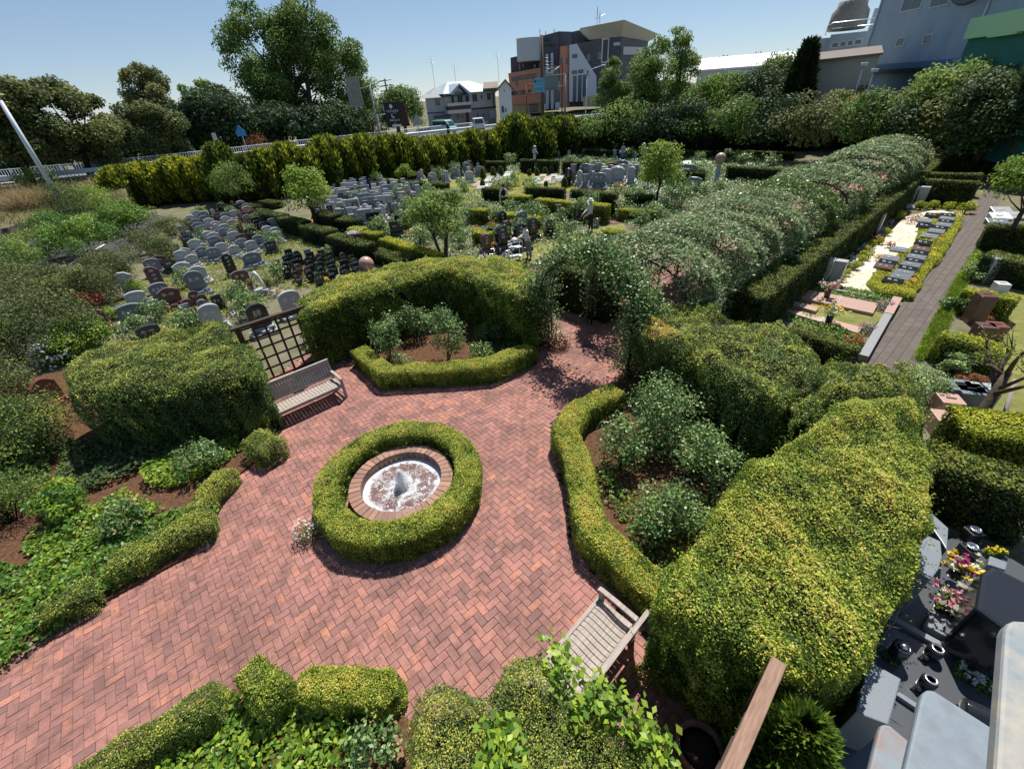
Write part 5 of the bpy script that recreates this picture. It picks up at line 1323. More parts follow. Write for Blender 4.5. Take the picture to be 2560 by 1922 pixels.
solo("wide", "wave", "rust", 150, 1015, rad(70), "large red-brown gravestone with a fan-shaped top at the far left", .8, 1.0, nch=0, s=.8)
solo("pillar", "arch", "dark", 585, 690, A40, "tall black upright gravestone in the left field", .55, .95)
solo("wide", "wave", "grey", 640, 670, A40, "broad low blue-grey gravestone right of the tall black one", 1.0, .6)
field("left", px([(455, 640), (475, 560), (590, 520), (740, 592), (690, 640), (560, 660), (470, 690), (390, 690)]), A40, .98, 1.0, [("wide", "arch"), ("wide", "wave"), ("wide", "arch"), ("wide", "shoulder"), ("pillar", "arch")],
      dict(grey=5, pale=5, dark=2.4, brown=2.2, pink=1.2, rust=.5, green=.6), "left grave field", LG, .1, .05, (.68, .84))
field("left small", px([(690, 690), (720, 645), (880, 655), (930, 700), (860, 715), (760, 722)]), A40, .55, .72, [("small", "arch"), ("small", "oval"), ("small", "flat")], dict(dark=5, brown=2, grey=1, green=1), "below the big dark hedge block", "small dark tablets", .03, .05, (1.0, 1.25), gap=.3)
field("left small two", px([(455, 800), (470, 755), (560, 765), (555, 800), (500, 830)]), A40, .55, .7, [("small", "arch"), ("small", "flat")], dict(dark=3, brown=3, grey=2), "beside the pale arched gravestone", "small dark tablets", .03, .05, (1.0, 1.25), gap=.3)
field("left edge", px([(380, 760), (470, 700), (560, 690), (640, 720), (600, 760), (470, 745)]), A40, 1.2, 1.2, [("wide", "wave"), ("wide", "arch")], dict(pale=3, grey=3, brown=2), "behind the small tablets", LG, .1, .1, (.8, 1.0), gap=.9)
field("pillars", px([(795, 560), (770, 505), (890, 468), (1050, 478), (1045, 525), (960, 565), (880, 572)]), rad(15), .85, 1.0, [("pillar", "flat"), ("pillar", "flat"), ("pillar", "arch"), ("wide", "flat")], dict(pale=5, grey=5, brown=1, dark=1.4, pink=.6), "crowded field by the lime tree", "gravestones of the crowded grey field", .06, .06, (.9, 1.15))
field("lower mid", px([(855, 600), (900, 560), (1010, 575), (1000, 600)]), rad(15), 1.3, 1.3, [("wide", "flat"), ("wide", "slope")], dict(dark=3, pale=2, brown=1), "behind the golden hedge blocks", "gravestones by the golden hedge blocks", .1, .1, gap=.7)
field("far left mid", px([(1035, 450), (1050, 430), (1180, 418), (1215, 430), (1205, 458), (1080, 470)]), rad(5), 1.2, 1.6, [("pillar", "arch"), ("wide", "arch"), ("pillar", "flat")], dict(pale=3, grey=3, brown=1, dark=1), "left of the cone shrubs", "gravestones left of the cone shrubs", .1, .2, gap=.6)
field("plaques", px([(1175, 468), (1230, 440), (1290, 432), (1290, 446), (1215, 478)]), rad(-20), 1.0, 1.25, [("plaque", "flat")], dict(pale=4, grey=2, pink=1.5, white=1), "left patch of the lawn", "flat markers in the lawn", .08, .1, (1.2, 1.5), gap=.6)
field("plaques two", px([(1330, 462), (1335, 446), (1390, 436), (1425, 440), (1420, 458), (1370, 465)]), rad(-20), 1.0, 1.25, [("plaque", "flat")], dict(pale=4, grey=2, pink=2, white=1), "right patch of the lawn", "flat markers in the lawn", .08, .1, (1.2, 1.5), gap=.6)
field("right pillars", px([(1400, 470), (1410, 455), (1530, 432), (1590, 440), (1590, 462), (1540, 478), (1470, 475)]), rad(-20), 1.0, 1.4, [("pillar", "arch"), ("pillar", "flat"), ("wide", "arch")], dict(grey=4, pale=3, dark=1, brown=1), "behind the tall near hedges", "upright stones behind the near hedges", .1, .12, (1.15, 1.5), gap=.7)
field("back pillars", px([(1335, 400), (1350, 388), (1560, 390), (1610, 402), (1560, 408), (1470, 402)]), rad(-15), 1.2, 1.7, [("pillar", "arch"), ("pillar", "flat"), ("small", "arch")], dict(pale=4, grey=3, brown=1, pink=1), "before the farthest hedges", "gravestones before the farthest hedges", .1, .15, (.9, 1.15), gap=.6)
field("back left", px([(1240, 402), (1250, 392), (1320, 392), (1320, 402)]), rad(-10), 1.1, 1.8, [("small", "arch"), ("pillar", "flat")], dict(pale=3, grey=2, brown=1), "beside the conifer row", "gravestones at the conifers", .1, .2, gap=.5)
field("last row", px([(1390, 366), (1400, 359), (1560, 362), (1560, 368)]), rad(-12), 1.6, 2.4, [("pillar", "flat")], dict(pale=3, grey=2), "behind the farthest hedges", "gravestones at the very back", .1, .2, gap=.6)
field("black mid", px([(1190, 640), (1215, 596), (1290, 575), (1400, 590), (1330, 620), (1260, 640)]), rad(-50) + 1.2, .95, 1.1, [("small", "arch"), ("small", "flat"), ("pillar", "arch")], dict(dark=6, brown=2, grey=1), "on the middle lawn", "black tablets of the middle lawn", .08, .1, (1.0, 1.5), gap=.6)
field("brown mid", px([(1360, 570), (1400, 545), (1510, 545), (1530, 560), (1440, 590)]), rad(-20), 1.1, 1.2, [("pillar", "flat"), ("small", "arch")], dict(brown=3, grey=2, dark=2), "beside the woman in the hat", "gravestones beside the woman in the hat", .08, .15, gap=.7)
field("between hedges", px([(1255, 530), (1320, 515), (1480, 545), (1400, 560)]), rad(-20), 1.3, 1.3, [("small", "arch"), ("pillar", "flat")], dict(brown=2, grey=3, dark=2), "between the golden hedges", "gravestones between the golden hedges", .1, .2, gap=.7)
field("behind tree", px([(1590, 480), (1600, 462), (1700, 452), (1800, 475), (1740, 492)]), rad(-30), 1.25, 1.4, [("plaque", "flat"), ("wide", "slope")], dict(dark=3, grey=3, pale=1, pink=1), "between yellow-green tree and pergola", "dark plots by the pergola", .1, .15, (1.1, 1.5), gap=.7)
field("white plaques", px([(1700, 414), (1705, 404), (1780, 404), (1785, 414)]), rad(-25), 1.1, 1.6, [("plaque", "flat")], dict(white=3, pale=2, pink=1), "back right patch", "flat white plaques", .08, .1, (1.2, 1.5), gap=.6)
field("white plaques two", px([(1862, 416), (1866, 408), (1905, 410), (1905, 418)]), rad(-25), 1.0, 1.5, [("plaque", "flat")], dict(white=3, pale=2), "left of the pergola's end", "flat white plaques", .08, .1, (1.2, 1.5), gap=.6)

# ---- cone shrubs, stone ornaments
for i, (u, v, tp) in enumerate([(1208, 449, 424), (1234, 444, 421), (1253, 440, 419), (1207, 470, 454), (1324, 442, 427), (1343, 443, 425), (1363, 440, 422), (1379, 437, 419), (1411, 471, 448), (1429, 458, 443), (1449, 460, 440), (1473, 450, 432), (1491, 453, 428), (1510, 446, 424), (1365, 470, 458)]):
    g = G(u, v); h = HZ((u, v), (u, tp))
    thuja(f"clipped golden cone shrub on the marker lawn, {ordn(i)} of the scattered cones", g, h * .30, h, 900, .55, .12, .06, L_OLIVE, "clipped cone shrubs on the marker lawn", "cone_shrub", core=.85)["category"] = "shrub"
t = thing("stone_sculpture", "white marble sculpture like a bent swan's neck between two vase-shaped shrubs", "sculpture", (*G(655, 735), 0))
b = MB(); b.tube([(-.22, 0, .25), (-.2, 0, .6), (-.1, 0, .85), (.02, 0, .95), (.1, 0, .8), (.16, 0, .5), (.26, 0, .25)], [.05, .06, .075, .09, .07, .065, .06], 10); b.build("figure", M_ST["white"], t)
b = MB(); b.box(-.4, -.2, 0, .4, .2, .24); b.build("base", M_ST["pale"], t, bevel=.02)
for lb, u, v in (("vase-shaped little conifer left of the white sculpture", 638, 735), ("vase-shaped little conifer right of the white sculpture", 677, 728)):
    shrubpx(lb, u, v, v - 45, 30, 900, .05, L_OLIVE, .5, ncl=9)
def ball(label, u, v, r, col, ph):
    t = thing("stone_ball", label, "ornament", (*G(u, v), 0)); b = MB(); b.blob((0, 0, ph + r * .9), r, 20, 12); b.build("ball", M_ST[col], t)
    b = MB(); b.lathe([(r * .8, 0), (r * .55, .05), (r * .4, ph * .9), (r * .55, ph)], 12); b.build("pedestal", M_ST["pale"], t)
ball("polished pink stone ball at the end of the big dark hedge block", 923, 690, .34, "pink", .25); ball("pink stone ball on a thin pedestal in the right-hand field", 1790, 455, .38, "pink", 1.3)
t = thing("stone_planter", "brown stone planter with white flowers between the golden hedge blocks", "planter", (*G(890, 618), 0), rad(15)); b = MB(); b.box(-.45, -.25, 0, .45, .25, .75); b.build("planter_box", M_ST["brown"], t, bevel=.02)
P = rng.normal(size=(200, 3)) * [.2, .12, .05] + [0, 0, .82]; mo("blossoms", leafmesh("blossoms", P, rng.normal(size=P.shape) * .4 + [0, 0, .8], .07, rng.random(200), PETAL["white"]), t)
# ---- rose bushes and flowers all over the fields
def scatter_bushes(name, pts, label, group, r, h, n, leaf, m, br):
    ps = []
    for i, (u, v) in enumerate(pts):
        g = G(u, v)
        lb = label % ordn(i)
        if i < 4:
            t = shrub(lb, (*g, .02), (r * R.uniform(.8, 1.2), r), h * R.uniform(.85, 1.15), n, leaf, m, "rose bush", group, "rose_bush", br, 12, .42, .012, rag=.6); ps.append(t)
        else: put(copy_tree(R.choice(ps)), g[0], g[1], R.uniform(0, 6.28), lb, group, R.uniform(.8, 1.15), .02)
scatter_bushes("a", [(430, 640), (520, 605), (585, 545), (600, 590), (690, 620), (560, 530), (505, 545), (645, 560), (640, 600), (470, 720), (400, 800), (560, 770), (615, 770), (820, 650), (455, 845), (350, 850), (700, 700), (640, 790), (480, 830)],
               "rose bush among the stones of the left field, %s of them", "rose bushes of the left field", .55, .85, 900, .085, L_ROSE, .58)
scatter_bushes("b", [(835, 475), (880, 468), (900, 515), (945, 465), (960, 590), (900, 605), (1000, 560), (1040, 560), (1075, 490), (1060, 520), (1100, 455), (1140, 440), (1000, 500), (1160, 480), (1090, 590), (1170, 560), (1145, 600), (1240, 560), (1285, 545), (1330, 550), (1345, 565), (1380, 590), (1400, 560), (1450, 555), (1480, 530), (1420, 600), (1210, 545), (1260, 600), (1300, 600), (1160, 620), (1050, 610), (1110, 530), (1560, 545), (1600, 570), (1590, 520), (1620, 545), (1660, 530), (1680, 500), (1720, 495), (1700, 520), (1760, 490), (1800, 478), (1570, 510), (1650, 555)],
               "rose bush among the middle plots, %s of them", "rose bushes of the middle plots", .65, 1.05, 700, .11, L_ROSE, .66)
scatter_bushes("c", [(1290, 465), (1270, 475), (1240, 480), (1330, 480), (1290, 410), (1275, 415), (1170, 425), (1180, 408), (1360, 372), (1340, 374), (1440, 362), (1490, 362), (1520, 360), (1545, 362), (1560, 440), (1570, 400), (1610, 400), (1690, 410), (1745, 404), (1840, 408), (1860, 412), (1920, 420), (1700, 462), (1680, 470), (1750, 448), (1800, 440), (1660, 440), (1620, 425), (1465, 415), (1480, 440), (1420, 420), (1500, 445)],
               "rose bush in the far plots, %s of them", "rose bushes of the far plots", .75, 1.2, 450, .14, L_ROSE, .7)
fl = [("orange flowers", "orange", (500, 645), .3), ("yellow flowers", "yellow", (520, 630), .3), ("orange flowers", "orange", (485, 700), .3), ("orange flowers", "orange", (865, 690), .25), ("cream flowers", "cream", (850, 700), .25), ("orange marigolds", "orange", (520, 800), .25), ("yellow flowers", "yellow", (810, 705), .25), ("pink flowers", "pink", (545, 575), .3),
      ("yellow flowers", "yellow", (1390, 578), .35), ("orange flowers", "orange", (1240, 620), .35), ("orange flowers", "orange", (1360, 600), .35), ("violet and white flowers", ("violet", "white"), (1268, 645), .35), ("pink flowers", "pink", (1250, 605), .35), ("yellow flowers", "yellow", (1340, 585), .3), ("orange flowers", "orange", (1030, 590), .5), ("yellow flowers", "yellow", (1050, 580), .4), ("red-orange flowers", "orange", (1230, 570), .4),
      ("orange flowers", "orange", (1190, 585), .5), ("peach flowers", "cream", (990, 490), .6), ("pink flowers", "pink", (1075, 630), .35), ("white flowers", "white", (1210, 650), .3), ("yellow flowers", "yellow", (1480, 560), .4), ("white flowers", "white", (1450, 590), .4), ("orange flowers", "orange", (1545, 470), .5), ("red flowers", "red", (1560, 480), .5), ("yellow flowers", "yellow", (780, 560), .3), ("pink and white flowers", ("pink", "white"), (690, 740), .35), ("white flowers", "white", (600, 790), .35), ("orange flowers", "orange", (450, 860), .35)]
for i, (nme, pc, p, r) in enumerate(fl):
    flower_clump(f"clump of {nme} by the gravestones, {ordn(i)} counting the field flowers", (*G(*p), .02), r, r * .8, pc, 60, 250, L_IVY, .06, "flower clumps in the grave fields", .07)
groundcover("field_flowers", "scattered low flowers and greenery between the gravestones of the left field", px([(390, 690), (470, 560), (600, 515), (760, 600), (930, 690), (740, 730), (560, 800), (330, 860), (300, 760)]), 130, .09, L_GOLD, .16, .5, .03)
groundcover("mid_field_greens", "low greenery between the middle plots", px([(850, 610), (780, 500), (900, 462), (1050, 470), (1200, 480), (1330, 500), (1550, 545), (1400, 600), (1100, 690)]), 120, .11, L_ROSE, .28, .55, .03)
groundcover("marker_lawn_moss", "yellow-green moss and heather round the flat markers", px([(1160, 478), (1250, 430), (1400, 430), (1560, 450), (1400, 480)]), 50, .12, L_GOLD, .15, .7, .03)
groundcover("far_field_greens", "low greenery between the far plots", px([(1100, 440), (1250, 385), (1600, 360), (1960, 400), (1800, 470), (1560, 490), (1400, 420)]), 95, .16, L_ROSE, .4, .5, .03)
groundcover("pergola_side_greens", "mixed low plants between the yellow-green tree and the pergola", px([(1560, 560), (1560, 480), (1800, 460), (1960, 415), (1900, 470), (1680, 560), (1600, 590)]), 130, .12, L_ROSE, .4, .5, .03)

# ---- people
M_SKIN = mat("skin", (.55, .36, .27), .6, .3); M_HAIR = mat("dark_hair", (.015, .012, .01), .5, .3)
def skin(name, pts, edges, m, parent, root=0, sub=2):
    me = bpy.data.meshes.new(name); me.from_pydata([p[:3] for p in pts], edges, []); me.materials.append(m)
    o = mo(name, me, parent)
    sk = o.modifiers.new("skin", 'SKIN'); sk.use_smooth_shade = True
    for i, p in enumerate(pts): v = me.skin_vertices[0].data[i]; v.radius = (p[3], p[4] if len(p) > 4 else p[3]); v.use_root = i == root
    s = o.modifiers.new("sub", 'SUBSURF'); s.levels = 1; s.render_levels = sub
    return o
def person(label, u, v, rz, top, legs, hair=None, hat=None, h=1.62, arms=((.12, -.12, .12), (.12, -.12, .12)), bend=0.0, vest=None, skirt=False, dist=None, z=0.02):
    """standing figure: x is the figure's left-right, -y its front; arms are elbow-to-hand offsets"""
    g = AT(u, v, dist)[:2] if dist else G(u, v)
    t = thing("person", label, "person", (*g, z), rz); k = h / 1.65
    S = lambda x, y, zz, r, r2=None: (x * k, (y - bend * max(zz - .9, 0)) * k, zz * k, r * k, (r2 or r) * k)
    pts = [S(0, 0, .95, .11, .09), S(0, 0, 1.15, .10, .08), S(0, -.01, 1.34, .11, .08), S(0, -.02, 1.43, .045), S(0, -.04, 1.50, .05), S(0, -.05, 1.57, .085, .095), S(0, -.05, 1.64, .06)]
    E = [(0, 1), (1, 2), (2, 3), (3, 4), (4, 5), (5, 6)]
    for s, (ax, ay, az) in zip((-1, 1), arms):
        b0 = len(pts); el = (s * .24, .02 - max(-ay, 0) * .3, 1.12)
        hd = (s * (.24 - .1 * (ay < -.2)) + s * (ax - .12), ay - .05, 1.12 + az - .25)
        pts += [S(s * .155, -.01, 1.36, .05), S(*el, .04), S(*hd, .03), S(hd[0], hd[1] - .05, hd[2] - .06, .032)]
        E += [(2, b0), (b0, b0 + 1), (b0 + 1, b0 + 2), (b0 + 2, b0 + 3)]
        if dist is None and h > 1.5:
            for q in range(5):
                n_ = len(pts); a = (q - 2) * .022
                pts += [S(hd[0] + a + (.025 * -s if q == 0 else 0), hd[1] - .075 + (.03 if q == 0 else 0), hd[2] - .10 - (.0 if q == 0 else .012 * (2 - abs(q - 2.5))), .008), S(hd[0] + a * 1.1 + (.035 * -s if q == 0 else 0), hd[1] - .095 + (.03 if q == 0 else 0), hd[2] - .14, .007)]
                E += [(b0 + 3, n_), (n_, n_ + 1)]
    for s, dy in ((-1, -.03), (1, .05)):
        b0 = len(pts); pts += [S(s * .09, 0, .88, .085), S(s * .10, dy * .5, .5, .06), S(s * .10, dy + .02, .1, .04), S(s * .10, dy - .08, .03, .035)]
        E += [(0, b0), (b0, b0 + 1), (b0 + 1, b0 + 2), (b0 + 2, b0 + 3)]
    skin("body", pts, E, M_SKIN, t)
    hp = [S(0, 0, .93 if not skirt else .55, .125 if not skirt else .2, .105), S(0, 0, 1.08, .125, .10), S(0, -.01, 1.25, .135, .105), S(0, -.01, 1.36, .12, .09), S(0, -.02, 1.42, .06)]
    He = [(0, 1), (1, 2), (2, 3), (3, 4)]
    i = 7
    for s in (-1, 1):
        a, e, w_ = pts[i], pts[i + 1], pts[i + 2]; b0 = len(hp)
        wr = tuple(e[q] + (w_[q] - e[q]) * .85 for q in range(3))
        if vest is None: hp += [(*a[:3], .068 * k), (*e[:3], .056 * k), (*wr, .045 * k)]; He += [(3, b0), (b0, b0 + 1), (b0 + 1, b0 + 2)]
        i += 4 + (10 if dist is None and h > 1.5 else 0)
    skin("top", hp, He, top, t)
    if vest is not None:
        i = 7
        for s in (-1, 1):
            a, e, w_ = pts[i], pts[i + 1], pts[i + 2]; wr = tuple(e[q] + (w_[q] - e[q]) * .85 for q in range(3))
            skin("sleeve", [(*a[:3], .066 * k), (*e[:3], .056 * k), (*wr, .045 * k)], [(0, 1), (1, 2)], vest, t); i += 4 + (10 if dist is None and h > 1.5 else 0)
    lp = [S(0, 0, .96, .125, .10)]; Le = []
    for s, dy in ((-1, -.03), (1, .05)):
        b0 = len(lp); lp += [S(s * .09, 0, .86, .10), S(s * .10, dy * .5, .5, .078), S(s * .10, dy + .02, .09, .06)]; Le += [(0, b0), (b0, b0 + 1), (b0 + 1, b0 + 2)]
    skin("trousers", lp, Le, legs, t)
    hx = pts[5]
    b = MB(); b.blob((hx[0], hx[1] + .018 * k, hx[2] + .025 * k), (.098 * k, .105 * k, .105 * k), 14, 9); b.build("hair", M_HAIR, t)
    b = MB(); b.blob((hx[0], hx[1] - .098 * k, hx[2] - .02 * k), (.013 * k, .02 * k, .022 * k), 8, 5); b.build("nose", M_SKIN, t)
    for s in (-1, 1):
        b = MB(); b.blob((hx[0] + s * .033 * k, hx[1] - .088 * k, hx[2] + .005 * k), .009 * k, 6, 4); b.build("eye", M_HAIR, t)
    for s in (-1, 1):
        b = MB(); b.blob((pts[0][0] + s * .10 * k, (-.03 if s < 0 else .05) * k - .05 * k, .035 * k), (.045 * k, .12 * k, .04 * k), 10, 6); b.build("shoe", M_DSTEEL, t)
    if hat:
        b = MB(); b.lathe([(.19, -.01), (.185, .005), (.112, .02), (.11, .09), (.07, .125), (.001, .13)], 18, (hx[0], hx[1] + .01 * k, hx[2] + .03 * k)); b.build("hat", hat, t)
    return t
C_ = lambda n, c: mat("cloth_" + n, c, .85, .15, var=.12, scale=30)
person("woman with dark hair in a white jacket and grey trousers bending over a white cart", 1322, 650, rad(-70), C_("white", (.70, .70, .68)), C_("slate", (.16, .19, .20)), h=1.62, arms=((.1, -.42, .18), (.12, -.38, .3)), bend=.18)
person("woman in a white sun hat and cream jacket with dark trousers on the path", 1475, 580, rad(-75), C_("cream", (.66, .63, .57)), C_("navy", (.02, .022, .03)), hat=C_("hat", (.75, .75, .73)), h=1.66, arms=((.1, -.38, .05), (.1, -.36, .0)))
person("man in a dark waistcoat and white shirt seen from behind among the plots", 1262, 531, rad(172), C_("waistcoat", (.015, .017, .028)), C_("black", (.014, .014, .018)), h=1.7, vest=C_("white", ()), arms=((.16, .0, -.02), (.16, .0, -.02)))
person("person in all white hooded work clothes at the far hedges", 1337, 410, rad(30), C_("white", ()), C_("white", ()), hat=C_("hat", ()), h=1.7)
person("small dark-clad person standing in the gap of the farthest hedges", 1370, 394, rad(10), C_("dark", (.03, .03, .035)), C_("black", ()), h=1.6)
person("person in a blue apron and grey shirt near the far hedges on the right", 1556, 408, rad(-60), C_("bluegrey", (.28, .33, .40)), C_("blue", (.02, .08, .28)), h=1.72, skirt=True, arms=((.1, -.3, .1), (.1, -.3, .1)))
person("person in a white hat and pale clothes half hidden behind the far hedge", 1606, 404, rad(0), C_("cream", ()), C_("slate", ()), hat=C_("hat", ()), h=1.6)
person("pedestrian in dark clothes and a cap walking along the upper road", 1121, 333, rad(60), C_("dark", ()), C_("black", ()), hat=C_("hat", ()), h=1.65, dist=64, z=ZR)
t = thing("hand_cart", "white wheeled hand cart with cloths, pushed by the woman in the white jacket", "cart", (*G(1292, 652), .02), rad(-70))
b = MB()
for x in (-.2, .2):
    for y in (-.3, .25): b.tube([(x, y, .1), (x, y, .92)], .014, 6)
for z in (.22, .9): b.tube([(-.2, -.3, z), (.2, -.3, z), (.2, .25, z), (-.2, .25, z), (-.2, -.3, z)], .012, 6)
b.build("frame", M_WHITEST, t)
for z in (.2, .62):
    b = MB(); b.box(-.2, -.3, z, .2, .25, z + .02); b.build("shelf", M_WHITEST, t)
b = MB(); b.blob((-.02, -.05, .97), (.2, .16, .09), 12, 7, amp=.2); b.build("cloth_bundle", C_("white", ()), t)
for x in (-.2, .2):
    for y in (-.3, .25):
        b = MB(); b.lathe([(.01, -.015), (.05, -.015), (.05, .015), (.01, .015)], 10); o = b.build("wheel", M_DSTEEL, t); o.location = (x, y, .05); o.rotation_euler = (0, rad(90), 0)
# ================================================================ BUILDINGS AND STREET
class FAC:
    """a facade standing on two ground points (seen at pixels a and b), with its own x, y (inwards), z"""
    def __init__(s, a, b, z0, dist=None, dist2=None):
        s.p0 = np.array(AT(*a, dist)[:2] if dist else G(*a, z0)); p1 = np.array(AT(*b, dist2 or dist)[:2] if dist else G(*b, z0))
        s.w = np.linalg.norm(p1 - s.p0); s.ex = (p1 - s.p0) / s.w; s.ey = np.array([-s.ex[1], s.ex[0]]); s.z0 = z0; s.a = math.atan2(s.ex[1], s.ex[0])
    def pt(s, u, v, y=0.0):
        r = ray(u, v); q = s.p0 + s.ey * y
        t = (q @ s.ey) / (r[:2] @ s.ey); P = r[:2] * t
        return ((P - s.p0) @ s.ex, HC + r[2] * t - s.z0)
    def box(s, b, u0, v0, u1, v1, y0, y1, mi=0):
        x0, z1 = s.pt(u0, v0, y0); x1, z0 = s.pt(u1, v1, y0); b.box(min(x0, x1), y0, min(z0, z1), max(x0, x1), y1, max(z0, z1), mi); return b
    def poly(s, b, pts, y0, y1, mi=0):
        return b.face([s.pt(u, v, y0) for u, v in pts], y0, y1, mi)
    def thing(s, name, label, cat, group=None): return thing(name, label, cat, (*s.p0, s.z0), s.a, group)
M_GLASS = mat("dark_window_glass", (.035, .05, .065), .08, .8)
M_FRAME = mat("pale_window_frame", (.55, .57, .58), .5, .4)
M_DFRAME = mat("dark_window_frame", (.05, .045, .04), .5, .4)
def window(f, t, u0, v0, u1, v1, y=0.0, fm=None, gm=None, bars=1, fw=.06, proud=.07):
    x0, z1 = f.pt(u0, v0, y); x1, z0 = f.pt(u1, v1, y); x0, x1 = min(x0, x1), max(x0, x1); z0, z1 = min(z0, z1), max(z0, z1)
    b = MB()
    b.box(x0 - fw, y - proud, z0 - fw, x0, y - .001, z1 + fw); b.box(x1, y - proud, z0 - fw, x1 + fw, y - .001, z1 + fw)
    b.box(x0, y - proud, z1, x1, y - .001, z1 + fw); b.box(x0, y - proud, z0 - fw, x1, y - .001, z0)
    for i in range(bars):
        x = x0 + (x1 - x0) * (i + 1) / (bars + 1); b.box(x - .02, y - proud * .9, z0, x + .02, y - .03, z1)
    w_ = b.build("window", fm or M_FRAME, t)
    b = MB(); b.box(x0 + .002, y - .028, z0 + .002, x1 - .002, y - .004, z1 - .002); b.build("pane", gm or M_GLASS, w_)
    return w_

# house with white and brown front
f = FAC((1120, 323), (1243, 311), ZR)
M_WALLW = mat("white_render", (.62, .60, .57), .8, .2, var=.06, scale=2); M_WALLB = mat("dark_brown_siding", (.11, .055, .05), .7, .3)
M_WALLG = mat("greyed_lower_wall", (.42, .38, .38), .8, .2, var=.08, scale=2); M_ROOFS = mat("silvery_blue_roof", (.42, .48, .53), .4, .5, .1, var=.1, scale=3); M_ROOFB = mat("brown_tiled_roof", (.22, .17, .13), .8, .3, var=.2)
t = f.thing("house", "white two-storey house with brown panels, a balcony and a silvery roof", "house")
zt = f.pt(1180, 230)[1]; zm = f.pt(1180, 273)[1]; W_ = f.w
b = MB(); b.box(0, 0, zm, W_, 9, zt); b.build("upper_wall", M_WALLW, t)
b = MB(); b.box(.05, .05, 0, W_ - .05, 8.95, zm); b.build("lower_wall", M_WALLG, t)
b = MB(); b.box(W_ * .5, -.04, zm - .1, W_ + .03, .0, zm + .12); b.build("belt_board", M_WALLB, t)
for u0, u1 in ((1127, 1136), (1163, 1174), (1231, 1236)):
    b = MB(); f.box(b, u0, 232, u1, 262 if u1 < 1200 else 270, -.06, .0); b.build("panel", M_WALLB, t)
b = MB(); f.box(b, 1164, 279, 1175, 317, -.06, .0); b.build("panel", M_WALLB, t)
b = MB(); f.box(b, 1120, 262, 1178, 277, -1.2, -.01); b.build("balcony", M_WALLB, t)
b = MB(); f.box(b, 1119, 259, 1179, 262, -1.3, .1); f.box(b, 1119, 277, 1179, 281, -1.3, .1); b.build("balcony_trim", M_WALLW, t)
zr = f.pt(1180, 200)[1]; zg = f.pt(1150, 214)[1]
b = MB()
b.add([(-.5, -.9, zt - .05), (W_ + .6, -.9, zt - .05), (W_ + .6, 9.9, zt - .05), (-.5, 9.9, zt - .05), (W_ * .28, 4.5, zr), (W_ * .72, 4.5, zr)], [(0, 1, 5, 4), (1, 2, 5), (2, 3, 4, 5), (3, 0, 4), (3, 2, 1, 0)])
b.build("roof", M_ROOFS, t)
xg0, xg1 = f.pt(1119, 240)[0], f.pt(1166, 240)[0]
b = MB(); xm = (xg0 + xg1) / 2
b.add([(xg0 - .2, -1.5, zt - .1), (xm, -1.5, zg + .25), (xg1 + .2, -1.5, zt - .1), (xg0 - .2, 4, zt - .1), (xm, 4, zg + .25), (xg1 + .2, 4, zt - .1), (xm, -1.5, zg), (xg0 + .25, -1.5, zt - .3), (xg1 - .25, -1.5, zt - .3)], [(0, 1, 4, 3), (1, 2, 5, 4), (0, 7, 6, 1), (1, 6, 8, 2)])
b.build("gable_roof", M_ROOFS, t)
b = MB(); b.face([(xg0 + .3, zt - .25), (xg1 - .3, zt - .25), (xm, zg - .1)], -.5, 0); b.build("gable_wall", M_WALLW, t)
for q in ((1143, 241, 1157, 258), (1180, 236, 1193, 254), (1217, 234, 1227, 250), (1202, 239, 1206, 248)): window(f, t, *q, bars=1 if q[2] - q[0] > 6 else 0)
for q in ((1191, 283, 1196, 291), (1206, 284, 1210, 291), (1153, 290, 1160, 303), (1142, 287, 1148, 304)): window(f, t, *q, bars=0)
b = MB(); f.box(b, 1225, 276, 1242, 295, -.05, 0); b.build("shutter", M_FRAME, t)
b = MB(); x, z = W_ * .45, zr
b.tube([(x, 4.5, z), (x, 4.5, z + 2.6)], .03, 5)
for dz in (1.5, 1.9, 2.3): b.tube([(x - .5, 4.5, z + dz), (x + .5, 4.5, z + dz)], .015, 4)
b.build("aerial", M_GALV, t)
# bluish house behind it on the left
f = FAC((1073, 318), (1132, 314), ZR, 84)
t = f.thing("house", "pale blue house with a grey roof partly behind the white and brown house", "house")
zt = f.pt(1100, 242)[1]; zr = f.pt(1100, 218)[1]
b = MB(); b.box(0, 0, 0, f.w, 8, zt); b.build("wall", mat("pale_blue_render", (.50, .55, .60), .8, .2, var=.06), t)
b = MB(); b.box(-.02, -.05, f.pt(1100, 283)[1], f.w + .02, 0, f.pt(1100, 280)[1]); b.build("belt_board", mat("blue_board", (.04, .09, .2), .6, .3), t)
b = MB(); b.add([(-1.2, -.8, zt - .1), (f.w + 3, -.8, zt - .1), (f.w + 3, 8.8, zt - .1), (-1.2, 8.8, zt - .1), (1.4, 4, zr), (f.w + 3, 4, zr)], [(0, 1, 5, 4), (1, 2, 5), (2, 3, 4, 5), (3, 0, 4), (3, 2, 1, 0)]); b.build("roof", mat("slate_grey_roof", (.20, .215, .25), .6, .4, var=.1), t)
window(f, t, 1087, 247, 1101, 265); window(f, t, 1109, 249, 1114, 258, bars=0)
b = MB(); f.box(b, 1084, 291, 1128, 294, -2.5, 0); b.build("porch_roof", M_DFRAME, t)
b = MB(); x = f.w * .45; b.tube([(x, 4, zr - .2), (x, 4, zr + 4.2)], .03, 5)
for dz in (3.4, 3.8): b.tube([(x - .5, 4, zr + dz), (x + .5, 4, zr + dz)], .015, 4)
b.build("aerial", M_GALV, t)
